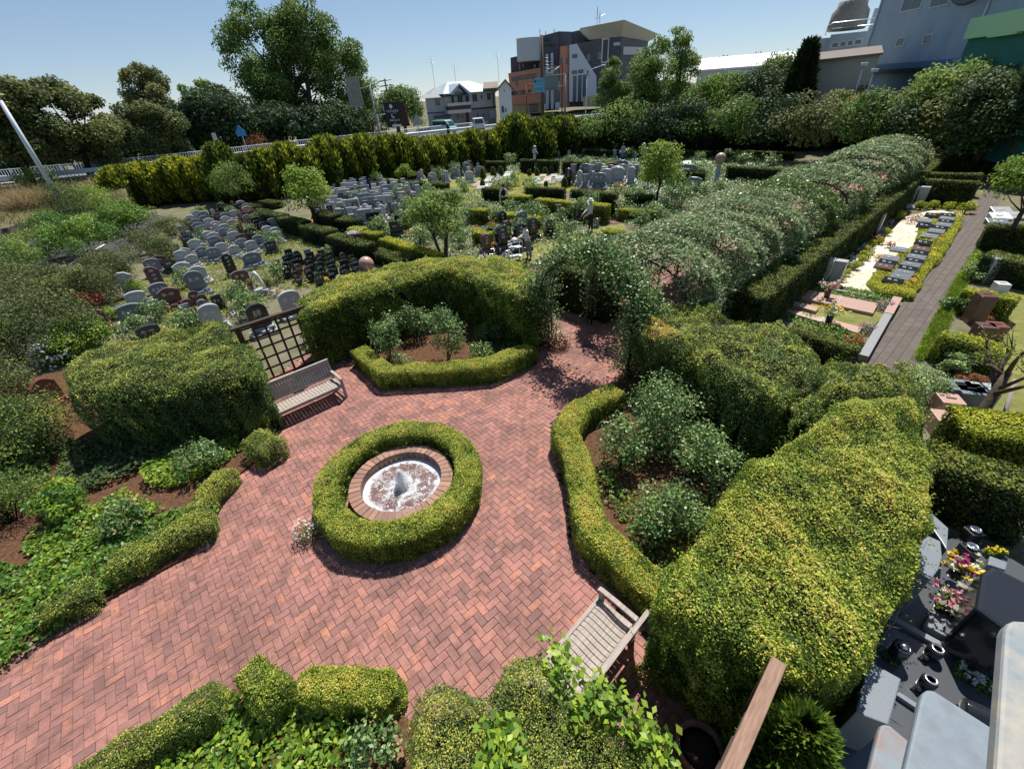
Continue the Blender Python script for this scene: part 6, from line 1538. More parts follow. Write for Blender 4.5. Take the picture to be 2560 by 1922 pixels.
# white house with a brown roof on the right
f = FAC((1240, 312), (1276, 308), ZR, 82)
t = f.thing("house", "plain white gable-end house with a brown roof, between the house and the orange block", "house")
zt = f.pt(1258, 222)[1]; zr = f.pt(1263, 199)[1]
b = MB(); xs0, xs1 = f.pt(1246, 225)[0], f.pt(1278, 225)[0]; xm = f.pt(1263, 200)[0]
b.face([(xs0, 0), (xs1, 0), (xs1, zt), (xm, zr - .2), (xs0, zt)], 0, 10); b.build("wall", mat("white_stucco", (.66, .68, .70), .8, .2, var=.06), t)
b = MB()
for sx, zz in ((xs0 - .6, zt - .45), (xs1 + .6, zt - .45)):
    b.hexa([(sx, -.5, zz), (xm, -.5, zr - .15), (xm, 10.4, zr - .15), (sx, 10.4, zz), (sx, -.5, zz + .2), (xm, -.5, zr + .05), (xm, 10.4, zr + .05), (sx, 10.4, zz + .2)])
b.build("roof", M_ROOFB, t)
b = MB(); xl = f.pt(1206, 222)[0]; b.hexa([(xl, 1.5, zt), (xs0 - .02, 1.5, zt), (xs0 - .02, 9, zr - .3), (xl, 9, zr - .3), (xl, 1.5, zt + .2), (xs0 - .02, 1.5, zt + .2), (xs0 - .02, 9, zr), (xl, 9, zr)]); b.build("side_roof", M_ROOFB, t)
window(f, t, 1254, 266, 1260, 282, bars=0); window(f, t, 1263, 272, 1266, 280, bars=0); window(f, t, 1260, 225, 1262, 230, bars=0)
b = MB(); x = xm - 1; b.tube([(x, 5, zr - .3), (x, 5, zr + 4)], .03, 5)
for dz in (3.2, 3.6): b.tube([(x - .5, 5, zr + dz), (x + .5, 5, zr + dz)], .015, 4)
b.build("aerial", M_GALV, t)
# houses behind the cherry trees
f = FAC((245, 415), (345, 400), ZR, 74)
t = f.thing("house", "grey-walled house with a reddish roof half hidden behind the cherry trees", "house")
zt = f.pt(300, 335)[1]; zr = f.pt(300, 296)[1]
b = MB(); b.box(0, 0, 0, f.w, 8, zt); b.build("wall", mat("grey_wall", (.36, .38, .41), .8, .2, var=.1), t)
b = MB(); b.add([(-.8, -.8, zt), (f.w + .8, -.8, zt), (f.w + .8, 8.8, zt), (-.8, 8.8, zt), (1.5, 4, zr), (f.w - 1.5, 4, zr)], [(0, 1, 5, 4), (1, 2, 5), (2, 3, 4, 5), (3, 0, 4), (3, 2, 1, 0)]); b.build("roof", mat("red_brown_roof", (.30, .13, .09), .8, .3, var=.15), t)
window(f, t, 285, 345, 305, 365); b = MB(); f.box(b, 275, 385, 315, 389, -1.2, 0); b.build("canopy", mat("red_canopy", (.32, .06, .06), .6, .3), t)
f = FAC((-80, 440), (60, 420), ZR, 72)
t = f.thing("house", "pale house seen under the branches at the far left", "house")
zt = f.pt(10, 345)[1]
b = MB(); b.box(0, 0, 0, f.w, 8, zt); b.build("wall", mat("pale_wall", (.5, .51, .53), .8, .2, var=.1), t)
b = MB(); b.add([(-.8, -.8, zt), (f.w + .8, -.8, zt), (f.w + .8, 8.8, zt), (-.8, 8.8, zt), (2, 4, zt + 2), (f.w - 2, 4, zt + 2)], [(0, 1, 5, 4), (1, 2, 5), (2, 3, 4, 5), (3, 0, 4), (3, 2, 1, 0)]); b.build("roof", MATS["slate_grey_roof"], t)
window(f, t, 0, 405, 25, 420)

# grey and orange building with the flared roof
f = FAC((1271, 292), (1500, 268), ZR, 112)
C = lambda *a: [(1240 + .18988 * x, 30 + .18988 * y) for x, y in a]
t = f.thing("office_building", "large building of grey, orange and white blocks under a flared pale roof", "building")
M_OR = mat("salmon_orange_render", (.52, .25, .165), .8, .2, var=.06, scale=.6); M_DG = mat("dark_grey_cladding", (.075, .085, .11), .6, .4, var=.12, scale=.5); M_DG2 = mat("grey_brown_cladding", (.105, .105, .12), .6, .4, var=.12, scale=.6)
M_PALE = mat("pale_grey_panel", (.45, .48, .53), .5, .4, var=.05); M_WHITEB = mat("white_panel", (.55, .60, .68), .6, .3, var=.05); M_BLUEG = mat("blue_curtain_glass", (.07, .11, .16), .12, .7, var=.2, scale=.4, stretch=(3, 1, .4))
M_YW = mat("cream_yellow_wall", (.45, .40, .22), .8, .2)
def mass(name, pts, y0, y1, m): b = MB(); f.poly(b, C(*pts), y0, y1); return b.build(name, m, t)
mass("orange_block", [(160, 812), (590, 735), (603, 1200), (212, 1225)], 0, 14, M_OR)
mass("ground_floor", [(205, 1225), (600, 1200), (604, 1330), (210, 1345)], .6, 13, M_YW)
mass("back_block", [(190, 605), (470, 545), (592, 520), (594, 900), (200, 900)], 4, 16, M_DG)
mass("glazed_block", [(598, 320), (825, 258), (830, 1290), (612, 1310)], -.4, 14, M_DG)
mass("top_block", [(825, 258), (990, 262), (990, 900), (825, 900)], .3, 14, M_DG)
mass("penthouse", [(985, 268), (1120, 238), (1190, 290), (1190, 460), (985, 470)], 3, 14, M_DG2)
mass("curtain_glass", [(612, 730), (828, 700), (830, 1200), (616, 1215)], -.7, -.42, M_BLUEG)
for x0, x1, yt in ((655, 690, 560), (718, 755, 545)): mass("pilaster", [(x0, yt), (x1, yt - 6), (x1 + 4, 1280), (x0 + 4, 1285)], -1.6, -.72, M_PALE)
mass("entrance_wall", [(780, 1195), (840, 1190), (842, 1275), (780, 1280)], -1.5, -.75, M_WHITEB)
mass("entrance_wall", [(625, 1215), (655, 1212), (655, 1300), (625, 1305)], -1.5, -.75, M_WHITEB)
b = MB(); (x0, z1), (x1, z0) = f.pt(*C((270, 360))[0]), f.pt(*C((585, 640))[0]); r__ = (x1 - x0) / 2
n = 16; arc = [((x0 + x1) / 2 - r__ * math.cos(math.pi * i / n), -.6 - r__ * .42 * math.sin(math.pi * i / n)) for i in range(n + 1)]
b.poly(arc + [(x1, 6), (x0, 6)], z0, z1); b.build("drum", M_PALE, t)
b = MB(); (x0, z1), (x1, z0) = f.pt(*C((836, 465))[0]), f.pt(*C((968, 1255))[0]); r__ = (x1 - x0) / 2
arc = [((x0 + x1) / 2 - r__ * math.cos(math.pi * i / n), -1.0 - r__ * .8 * math.sin(math.pi * i / n)) for i in range(n + 1)]
b.poly(arc + [(x1, 6), (x0, 6)], z0, z1); b.build("orange_column", M_OR, t)
mass("white_slab", [(966, 440), (1062, 420), (1322, 850), (1322, 1180), (966, 1185)], -2.2, 3, M_WHITEB)
mass("lower_opening", [(968, 1186), (1145, 1184), (1145, 1250), (968, 1255)], -1.0, 3, M_DFRAME)
mass("yellow_wall", [(1146, 1120), (1322, 1112), (1322, 1250), (1146, 1250)], -2.5, -2.22, M_YW)
mass("right_block", [(1064, 425), (1500, 330), (1500, 1250), (1064, 1250)], .5, 16, M_DG2)
mass("corner_block", [(1501, 330), (1650, 322), (1650, 1250), (1501, 1250)], .2, 12, M_DG)
b = MB()
pA, pB = f.pt(*C((1650, 325))[0], .2), f.pt(*C((2005, 385))[0], 9); pz = f.pt(*C((1650, 1250))[0], .2)[1]
b.hexa([(pA[0] + .02, .2, pz), (pB[0], 9, pz), (pB[0], 14, pz), (pA[0] + .02, 12, pz), (pA[0] + .02, .2, pA[1]), (pB[0], 9, pA[1]), (pB[0], 14, pA[1]), (pA[0] + .02, 12, pA[1])]); b.build("side_block", M_DG2, t)
b = MB()
for i in range(9):
    q = i / 9; x = pA[0] + (pB[0] - pA[0]) * (.1 + .72 * q); y = .2 + 8.8 * (.1 + .72 * q) - .12
    zz0, zz1 = f.pt(*C((1690, 560))[0])[1], f.pt(*C((1690, 455))[0])[1]
    b.hexa([(x, y - .05, zz0), (x + .9, y + .55, zz0), (x + .9, y + .85, zz0), (x, y + .3, zz0), (x, y - .05, zz1), (x + .9, y + .55, zz1), (x + .9, y + .85, zz1), (x, y + .3, zz1)])
b.build("window_band", MATS["pale_window_frame"], t)
V = [(*f.pt(*C(p)[0], y), y) for p, y in (((1110, 215), -2), ((1690, 105), -5), ((2135, 290), 8), ((1230, 372), .6), ((1650, 325), .1), ((2020, 388), 9))]
V = [(x, y, z) for x, z, y in V]
V += [(V[0][0], 14, V[0][2]), (V[2][0], 16, V[2][2]), (V[3][0], 13, V[3][2]), (V[5][0], 14, V[5][2])]
b = MB(); b.add(V, [(0, 3, 4, 1), (1, 4, 5, 2), (0, 1, 2, 7, 6), (6, 8, 3, 0), (2, 5, 9, 7), (3, 8, 9, 5, 4), (6, 7, 9, 8)]); b.build("flared_roof", mat("pale_olive_soffit", (.50, .50, .45), .6, .3, var=.05), t)
for x, y in ((212, 868), (265, 855), (319, 848), (374, 838), (428, 828), (485, 818)): window(f, t, *C((x, y))[0], *C((x + 38, y + 42))[0], 0, M_DFRAME, bars=1, fw=.08)
for x, y in ((196, 1055), (240, 1050), (290, 1045), (342, 1040), (424, 1035), (508, 1030)): window(f, t, *C((x, y))[0], *C((x + 36, y + 38))[0], 0, M_DFRAME, bars=1, fw=.08)
for q in ((268, 905, 288, 968), (487, 875, 506, 930)): window(f, t, *C(q[:2])[0], *C(q[2:])[0], 0, M_DFRAME, bars=0)
for q in ((1008, 568, 1066, 602), (1005, 782, 1060, 812), (1087, 770, 1145, 802), (1206, 782, 1222, 838), (1020, 850, 1050, 1180), (1087, 842, 1117, 1180), (1150, 835, 1180, 1115)): window(f, t, *C(q[:2])[0], *C(q[2:])[0], -2.2, M_DFRAME, bars=0, gm=M_BLUEG if q[3] - q[1] > 100 else None)
for q in ((1205, 572, 1232, 638), (1353, 542, 1378, 612)): window(f, t, *C(q[:2])[0], *C(q[2:])[0], .5, M_FRAME, bars=0)
window(f, t, *C((1412, 370))[0], *C((1462, 655))[0], .5, M_FRAME, gm=M_DG, bars=0, fw=.25)
for q in ((835, 630, 852, 690), (920, 620, 942, 682), (920, 815, 942, 880)): window(f, t, *C(q[:2])[0], *C(q[2:])[0], -1.0 - r__ * .75, M_DFRAME, bars=0)
for q in ((345, 680, 366, 725), (500, 690, 520, 738), (300, 685, 322, 770), (566, 635, 582, 725)): window(f, t, *C(q[:2])[0], *C(q[2:])[0], 4, M_DFRAME, bars=0)
window(f, t, *C((440, 1225))[0], *C((552, 1310))[0], .6, M_DFRAME, bars=0)
b = MB(); f.box(b, *C((1550, 405))[0], *C((1635, 442))[0], -.2, .19); b.build("name_panel", M_PALE, t)
b = MB()
for u, h in ((578, 227), (655, 250), (767, 220)):
    x, z = f.pt(*C((u, 320))[0], 3); z1 = f.pt(*C((u, h))[0], 3)[1]; b.tube([(x, 3, z), (x, 3, z1)], .09, 5)
for u, zt_ in ((1328, -20), (1362, 5)):
    x, z = f.pt(*C((u, 190))[0], 6); z1 = f.pt(*C((u, zt_ - 60 if u < 1340 else zt_))[0], 6)[1]; b.tube([(x, 6, z), (x, 6, z1)], .09, 5)
x, z = f.pt(*C((1362, 40))[0], 6); b.tube([(x - .8, 6, z - .6), (x + 1.2, 6, z)], .06, 4); b.tube([(x - .6, 6, z - 3), (x + .6, 6, z - 2.8)], .06, 4)
b.build("mast", M_GALV, t)
# the green roof-top lettering: two lines, too small in the photo to read, built as strokes
b = MB(); (x0, z0), (x1, z1) = f.pt(*C((605, 405))[0], -.4), f.pt(*C((720, 345))[0], -.4); glyphs(b, x0, z0, x1 - x0, z1 - z0, 5, -.41, .15, 3)
(x0, z0), (x1, z1) = f.pt(*C((612, 468))[0], -.4), f.pt(*C((800, 415))[0], -.4); glyphs(b, x0, z0, x1 - x0, z1 - z0, 9, -.41, .15, 8)
b.build("lettering", mat("green_letters", (.015, .07, .07), .5, .4), t)

# blue factory, its annexe, the shed, and the roofs far off
f = FAC((2160, 170), (2480, 145), 2.0, 74, 62)
t = f.thing("factory", "tall grey-blue factory with small windows and a down pipe, top right", "building")
M_FAC = mat("grey_blue_factory_wall", (.40, .48, .54), .8, .25, col2=(.32, .40, .47), scale=.35, stretch=(2.2, 2.2, .5))
zt = f.pt(2190, -120)[1]
b = MB(); xl, xr = f.pt(2160, 150)[0], f.pt(2700, 130)[0]; b.box(xl, 0, -2, xr, 20, zt); b.build("wall", M_FAC, t)
b = MB(); b.box(xl - .12, -.15, -1, xl + .06, -.01, zt); b.build("down_pipe", M_GALV, t)
b = MB(); x0 = f.pt(2470, 20)[0]; b.box(x0, -.2, 4, x0 + .15, -.02, zt); b.build("down_pipe", M_GALV, t)
b = MB(); x0, z0 = f.pt(2220, 152); x1, z1 = f.pt(2390, 138); b.box(xl + .3, -.25, z0 - 2.5, x1 + 6, -.01, z0 - .3); b.build("lower_band", mat("blue_band", (.14, .24, .36), .6, .3, var=.15), t)
b = MB(); b.box(xl + .3, -1.0, z0 - 1.2, f.pt(2340, 140)[0], -.26, z0 - .8); b.build("canopy", M_DFRAME, t)
for q in ((2247, 97, 2258, 114), (2315, 90, 2326, 107)): window(f, t, *q, bars=0, fw=.1)
for q in ((2270, -22, 2300, 20), (2340, -22, 2370, 10)): window(f, t, *q, bars=1, fw=.1)
b = MB(); x0, z0 = f.pt(2440, 5); b.tube([(x0 + 1.6 * math.cos(a), -.9, z0 + .9 + .9 * math.sin(a)) for a in np.linspace(math.pi, 2 * math.pi, 9)], .22, 8); b.tube([(x0 - 1.6, -.9, z0 + .9), (x0 - 1.6, -.9, z0 + 6)], .22, 8); b.build("duct", M_FRAME if 0 else mat('dull_duct', (.12, .13, .14), .6, .4), t)
fg = FAC((2420, 175), (2640, 170), 2.0, 52, 44)
t2 = fg.thing("green_hall", "green-walled hall with a pale awning edge at the right side", "building")
b = MB(); x0, z0 = fg.pt(2424, 92); b.box(x0, 0, -1, x0 + 26, 9, z0); b.build("wall", mat("deep_green_sheet", (.02, .15, .12), .6, .3, var=.12), t2)
b = MB()
for k in range(8): b.box(x0 - .05 + k * 3.1, -.35, z0 - .15 - .1 * (k % 2), x0 + 3.05 + k * 3.1, .3, z0 + 1.05)
b.build("awning", mat("pale_green_awning", (.45, .70, .38), .6, .3), t2)
f = FAC((2060, 190), (2160, 170), 2.0, 76)
t = f.thing("factory_annexe", "lower factory annexe with a row of four windows and tanks on its roof", "building")
b = MB(); zt = f.pt(2100, 85)[1]; b.box(f.pt(2060, 150)[0], 0, -1, f.pt(2166, 140)[0], 12, zt); b.build("wall", M_FAC, t)
for i in range(4): window(f, t, 2082 + 18 * i, 109 - 2.6 * i, 2097 + 18 * i, 118 - 2.6 * i, bars=0, fw=.12)
window(f, t, 2114, 126, 2132, 134, bars=2, gm=mat("red_brown_things", (.3, .12, .1), .8, .2), fm=M_DFRAME)
b = MB(); x, z = f.pt(2112, 78)
b.lathe([(1.9, .2), (2.0, .5), (1.9, 1.9), (1.5, 2.4), (1.5, 2.9), (1.3, 2.95)], 18, (x, 3, z)); b.build("cooling_tower", mat("rusty_tank", (.33, .29, .24), .8, .3, var=.35), t)
b = MB(); b.box(x + 2.3, 2, z, x + 4.5, 5, z + 1.9); b.build("roof_unit", M_PALE, t)
b = MB(); b.box(x + 4.7, 2, z, x + 6.5, 5, z + 1.6); b.build("roof_unit", M_PALE, t)
b = MB(); xa = f.pt(2064, 85)[0]; b.tube([(xa, .3, zt), (xa, .3, zt + .9), (xa + .5, .3, zt + 1.1), (x + 6, .3, zt + 1.1)], .05, 5); b.tube([(xa + .5, .3, zt + .55), (x + 6, .3, zt + .55)], .05, 5); b.build("roof_rail", M_GALV, t)
f = FAC((2008, 245), (2212, 215), 1.5, 60)
t = f.thing("shed", "long beige corrugated shed before the factory", "building")
M_SHED, nt_, p_ = _base("beige_corrugated_sheet")
tc = nt_.nodes.new("ShaderNodeTexCoord"); wv = nt_.nodes.new("ShaderNodeTexWave"); wv.inputs["Scale"].default_value = 1.6; wv.bands_direction = 'X'
bp = nt_.nodes.new("ShaderNodeBump"); bp.inputs["Strength"].default_value = .5; nt_.links.new(tc.outputs["Object"], wv.inputs[0]); nt_.links.new(wv.outputs[1], bp.inputs["Height"]); nt_.links.new(bp.outputs[0], p_.inputs["Normal"])
p_.inputs["Base Color"].default_value = (.36, .34, .31, 1); p_.inputs["Roughness"].default_value = .7; MATS["beige_corrugated_sheet"] = M_SHED
(x0, za), (x1, zb) = f.pt(2008, 158), f.pt(2200, 137)
b = MB(); b.face([(x0, -1), (x1, -1), (x1, zb), (x0, za)], 0, 9); b.build("wall", M_SHED, t)
b = MB(); b.hexa([(x0 - .3, -.4, za - .05), (x1 + .2, -.4, zb - .05), (x1 + .2, 9.3, zb + .8), (x0 - .3, 9.3, za + .8), (x0 - .3, -.4, za + .12), (x1 + .2, -.4, zb + .12), (x1 + .2, 9.3, zb + .95), (x0 - .3, 9.3, za + .95)]); b.build("roof", mat("dull_brown_roof", (.17, .14, .12), .8, .3, var=.2), t)
b = MB(); b.box(x0, -.03, (za - 1) * .55, x1, 0, (za - 1) * .55 + .06); b.build("seam", M_DFRAME, t)
for u, v0, v1, lb in ((2138, 232, 167, "thin lamp post with a small head before the beige shed"), (2168, 232, 182, "lamp post with a white head at the end of the beige shed")):
    x, z0 = f.pt(u, v0, -1.5); _, z1 = f.pt(u, v1, -1.5); p = f.p0 + f.ex * x - f.ey * 1.5
    tt = thing("lamp_post", lb, "lamp post", (*p, f.z0)); b = MB(); b.tube([(0, 0, min(z0, -.5)), (0, 0, z1)], .05, 6); b.build("post", M_GALV, tt); b = MB(); b.box(-.3, -.12, z1, .3, .12, z1 + .25); b.build("lamp_head", M_WHITEST, tt, bevel=.04)
f = FAC((2000, 205), (2090, 190), 2.0, 78)
t = f.thing("building", "pale low building between the narrow conifer and the factory annexe", "building")
b = MB(); b.box(f.pt(2003, 150)[0], 0, -1, f.pt(2066, 150)[0], 10, f.pt(2040, 98)[1]); b.build("wall", M_PALE, t)
b = MB(); f.box(b, 2006, 118, 2017, 136, -1.5, -.01); b.build("stair_head", M_FAC, t)
f = FAC((1745, 190), (1915, 180), 2.0, 120)
t = f.thing("warehouse", "long low warehouse with a bright white roof behind the trees", "building")
b = MB(); (x0, z0), (x1, z1) = f.pt(1745, 178), f.pt(1915, 158); b.box(x0, 0, -2, x1 + 6, 16, z0); b.build("wall", M_PALE, t)
b = MB(); b.hexa([(x0 - .5, -.5, z0 - .1), (x1 + 6, -.5, z0 - .1), (x1 + 6, 16, z0 + 2.4), (x0 - .5, 16, z0 + 2.4), (x0 - .5, -.5, z0 + .15), (x1 + 6, -.5, z0 + .15), (x1 + 6, 16, z0 + 2.6), (x0 - .5, 16, z0 + 2.6)]); b.build("roof", mat("white_sheet_roof", (.72, .72, .74), .5, .4), t)
for i, (u0, u1, v, d) in enumerate(((1745, 1785, 158, 190), (1785, 1830, 150, 200), (1832, 1868, 156, 195), (1870, 1900, 142, 180), (1902, 1960, 148, 175))):
    f = FAC((u0, v + 40), (u1, v + 38), 2.0, d)
    t = f.thing("distant_block", ["low grey block far off, first behind the white roof", "long grey block with roof clutter far off", "low grey block far off beside the leafless mast", "boxy pale block far off, tallest above the white roof", "pale block far off behind the thin tree"][i], "building")
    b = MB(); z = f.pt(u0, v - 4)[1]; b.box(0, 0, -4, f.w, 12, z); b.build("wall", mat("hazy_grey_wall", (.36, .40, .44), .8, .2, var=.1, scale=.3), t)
    b = MB()
    for k in range(4): b.box(f.w * (.1 + .2 * k), 3, z, f.w * (.18 + .2 * k), 6, z + R.uniform(.3, .9))
    b.build("roof_units", MATS["slate_grey_roof"], t)

# ---- along the road
gp_ = off(RAIL, -.1)
def run(path, step, s0, s1):
    d = [0]
    for a, c in zip(path[:-1], path[1:]): d.append(d[-1] + math.dist(a, c))
    k = int((s1 - s0) / step)
    return [(np.interp(s0 + step * i, d, [p[0] for p in path]), np.interp(s0 + step * i, d, [p[1] for p in path])) for i in range(k + 1)]
gpts = run(gp_, 4.0, 20, 190)
t = thing("guard_rail", "white steel guard rail along the near side of the upper road", "guard rail", (*gpts[0], ZR))
o_ = np.array(gpts[0])
for p in gpts:
    q = np.array(p) - o_; b = MB(); b.tube([(q[0], q[1], -.3), (q[0], q[1], .72)], .07, 8); b.build("post", M_WHITEST, t)
b = MB(); L = [np.array(p) - o_ for p in gpts]
for dz in (.50, .66):
    b.tube([(q[0], q[1] , dz) for q in off(L, -.1)], .12, 6)
b.build("beam", M_WHITEST, t)
fp_ = off(RAIL, 1.7); fpts = run(fp_, 2.0, 25, 150)
t = thing("railing", "white picket railing along the footway of the upper road", "railing", (*fpts[0], ZR)); o_ = np.array(fpts[0])
pk = run(fp_, .22, 25, 150); L = [np.array(p) - o_ for p in fpts]
b = MB()
for z in (.25, 1.12): b.tube([(q[0], q[1], z) for q in L], .03, 5)
b.build("rails", M_WHITEST, t)
b = MB()
for p in pk: q = np.array(p) - o_; b.box(q[0] - .022, q[1] - .022, .25, q[0] + .022, q[1] + .022, 1.12)
tag(b.build("pickets", M_WHITEST, t), kind="stuff")
for q in L: b = MB(); b.box(q[0] - .03, q[1] - .03, 0, q[0] + .03, q[1] + .03, 1.2); b.build("post", M_WHITEST, t)
def pole(name, label, u, v, top, r, m, dist, cat="pole", extra=None, z0=ZR):
    g = AT(u, v, dist); t = thing(name, label, cat, (g[0], g[1], z0))
    ry = ray(u, top) if not isinstance(top, tuple) else ray(*top); tt = dist / math.hypot(ry[0], ry[1]); z1 = HC + ry[2] * tt - z0
    b = MB(); b.tube([(0, 0, 0), (0, 0, z1)], [r, r * .75], 8); b.build("pole", m, t)
    return t, z1
M_POLE = mat("concrete_pole", (.30, .30, .29), .8, .3, var=.15); M_RUST = mat("rust_red_post", (.25, .07, .05), .7, .3)
t, z1 = pole("lamp_pole", "tall pale steel pole leaning into the left edge of the view", 97, 412, (0, 252), .16, M_WHITEST, 47)
b = MB(); b.tube([(0, 0, z1), (-.3, .2, z1 + 1.5), (-1.4, .9, z1 + 2.6)], [.12, .09, .07], 6); b.build("arm", M_WHITEST, t)
t, z1 = pole("sign_post", "short grey sign seen edge-on behind the white railing", 545, 365, 332, .05, M_GALV, 64)
b = MB(); b.box(-.06, -.35, z1 - 1.4, .06, .35, z1); b.build("sign_plate", M_GALV, t)
def tri_sign(label, u, v, top, dist, m, wd):
    t, z1 = pole("road_sign", label, u, v, top, .04, M_WHITEST, dist, "road sign")
    b = MB(); b.face([(-wd, z1 - 1.5 * wd), (wd, z1 - 1.5 * wd), (wd * .95, z1 - .7 * wd), (0, z1 + .5 * wd), (-wd * .95, z1 - .7 * wd)], -.09, -.05); b.build("sign_plate", m, t)
tri_sign("blue pointed road sign on a white post beside the giant tree", 617, 372, 318, 64, mat("sign_blue", (.03, .22, .5), .5, .4), .55)
tri_sign("grey back of a pointed road sign near the black signboard", 1049, 338, 292, 62, M_GALV, .6)
t, z1 = pole("sign_gantry", "slim grey pole with a slatted sign frame on an arm, before the giant tree", 950, 345, 212, .12, M_POLE, 62)
b = MB(); b.tube([(0, 0, z1 - .1), (-2.6, 0, z1 - .5)], .07, 6); b.build("arm", M_POLE, t)
b = MB()
for k in range(6): b.box(-2.7 + .28 * k, -.05, z1 - 1.9, -2.5 + .28 * k, .02, z1 + .9)
b.build("sign_back", M_POLE, t)
t, z1 = pole("road_mirror", "white bracket pole with a round mirror beside the black signboard", 954, 342, 288, .06, M_WHITEST, 60)
b = MB(); b.tube([(0, 0, z1), (1.2, 0, z1 + .1)], .05, 6); b.build("arm", M_WHITEST, t)
b = MB(); b.lathe([(.01, 0), (.55, .02), (.55, .08), (.01, .10)], 20); o = b.build("mirror", M_GALV, t); o.location = (1.3, -.1, z1 + .6); o.rotation_euler = (rad(90), 0, 0)
# black signboard
g = AT(998, 335, 58); t = thing("signboard", "tall black board with white Japanese lettering beside the road", "sign", (g[0], g[1], ZR), -.12)
z1 = HC + ray(985, 255)[2] * 58 / math.hypot(*ray(985, 255)[:2]) - ZR; z0 = HC + ray(985, 318)[2] * 58 / math.hypot(*ray(985, 318)[:2]) - ZR
b = MB(); b.box(-1.15, -.15, z0, .55, .15, z1); b.build("board", mat("black_board", (.012, .014, .022), .5, .4), t)
b = MB(); b.hexa([(.552, -.15, z0), (1.35, .3, z0), (1.3, .5, z0), (.552, .15, z0), (.552, -.15, z1), (1.0, .3, z1), (.95, .5, z1), (.552, .15, z1)]); b.build("side_panel", mat("dark_brown_panel", (.07, .035, .03), .6, .3), t)
b = MB(); b.box(-.2, -.1, -.2, .2, .1, z0); b.build("post", M_DFRAME, t)
b = MB(); H_ = z1 - z0
glyphs(b, -.98, z0 + H_ * .60, 1.4, H_ * .10, 7, -.152, .012, 21); glyphs(b, -.6, z0 + H_ * .54, .8, H_ * .03, 8, -.152, .012, 22); glyphs(b, -.75, z0 + H_ * .23, 1.2, H_ * .09, 7, -.152, .012, 23); glyphs(b, -.3, z0 + H_ * .12, .3, H_ * .07, 1, -.152, .012, 24)
b.box(-.45, -.165, z0 + H_ * .40, -.37, -.152, z0 + H_ * .52); b.box(-.45, -.165, z0 + H_ * .38, -.12, -.152, z0 + H_ * .42)
b.face([(-.55, z0 + H_ * .80), (-.3, z0 + H_ * .74), (-.15, z0 + H_ * .82), (-.3, z0 + H_ * .92), (-.48, z0 + H_ * .9)], -.165, -.152)
b.build("lettering", mat("sign_white", (.75, .76, .78), .5, .3), t)
b = MB(); b.box(-.55, -.19, z0 + .02, .5, -.151, z0 + H_ * .10); b.build("white_panel", MATS["sign_white"], t)
# poles round the junction
t, z1 = pole("utility_pole", "thick brown utility pole in the middle, before the orange block", 1357, 300, 88, .22, mat("dark_pole", (.11, .085, .075), .8, .3), 66)
b = MB(); b.tube([(-.1, 0, z1 * .33), (.9, 0, z1 * .62), (2.2, 0, z1 * .68)], .05, 6); b.build("lamp_arm", M_WHITEST, t)
b = MB()
for k in range(4): b.tube([(.1, 0, z1 * .78 - k * .35), (1.2 + .1 * k, 0, z1 * .76 - k * .35)], .05, 5)
b.build("crossarm", M_DSTEEL, t)
t, z1 = pole("utility_pole", "distant dark utility pole with crossarms above the trees", 980, 300, 196, .2, mat("dark_pole", ()), 105)
b = MB()
for k in range(4): b.tube([(-1.2, 0, z1 - .4 - k * .8), (1.2, 0, z1 - .2 - k * .8)], .09, 5)
b.build("crossarm", M_DSTEEL, t)
t, z1 = pole("utility_pole", "thin dark pole rising over the evergreens on the left", 540, 300, (523, 192), .14, M_DSTEEL, 90)
t, z1 = pole("signal_post", "rust-red post with two round speed signs and a blue direction board", 1318, 296, 212, .09, M_RUST, 62)
b = MB(); b.tube([(0, 0, z1 - .15), (.95, 0, z1 + .05)], .05, 5); b.tube([(0, 0, z1 - .95), (.95, 0, z1 - .85)], .05, 5); b.build("arm", M_RUST, t)
b = MB(); b.box(.9, -.14, z1 - .85, 2.15, -.05, z1 + .55); b.build("direction_board", mat("pale_blue_board", (.18, .45, .62), .5, .4), t)
b = MB(); b.lathe([(.001, -.01), (.15, -.01), (.15, .0), (.001, .0)], 14); o = b.build("dot", mat("strong_blue", (.02, .12, .35), .5, .4), t); o.location = (1.1, -.15, z1 + .25); o.rotation_euler = (rad(90), 0, 0)
b = MB(); glyphs(b, 1.32, z1 + .15, .75, .28, 3, -.142, .01, 31); glyphs(b, 1.32, z1 - .12, .75, .12, 5, -.142, .01, 32); glyphs(b, .98, z1 - .65, 1.05, .28, 4, -.142, .01, 33); b.build("lettering", MATS["strong_blue"], t)
for k in range(2):
    b = MB(); b.lathe([(.001, 0), (.26, 0), (.26, .03), (.001, .03)], 16); o = b.build("speed_sign", mat("sign_red", (.45, .04, .05), .5, .3), t); o.location = (.25, -.12, 1.85 - .56 * k); o.rotation_euler = (rad(90), 0, 0)
    b = MB(); b.lathe([(.001, .031), (.18, .031), (.18, .034), (.001, .034)], 16); b.build("sign_face", MATS["sign_white"], o)
t, z1 = pole("sign_gantry", "grey pole with the braced back of a big road sign on two arms", 1412, 300, 186, .13, M_POLE, 64)
b = MB(); b.tube([(0, 0, z1), (-2.6, 0, z1 - .1)], .06, 6); b.tube([(0, 0, z1 - 1.15), (-2.6, 0, z1 - 1.25)], .06, 6); b.build("arm", M_POLE, t)
b = MB(); b.box(-2.6, .05, z1 - 1.5, -.75, .1, z1 + .1); b.build("sign_back", mat("sign_back_grey", (.22, .24, .25), .6, .4), t)
t, z1 = pole("utility_pole", "thin dark wooden pole before the orange column", 1405, 285, 138, .12, M_DSTEEL, 90)
t, z1 = pole("street_lamp", "curved white street lamp before the white slab wall", 1464, 288, 196, .07, M_WHITEST, 80)
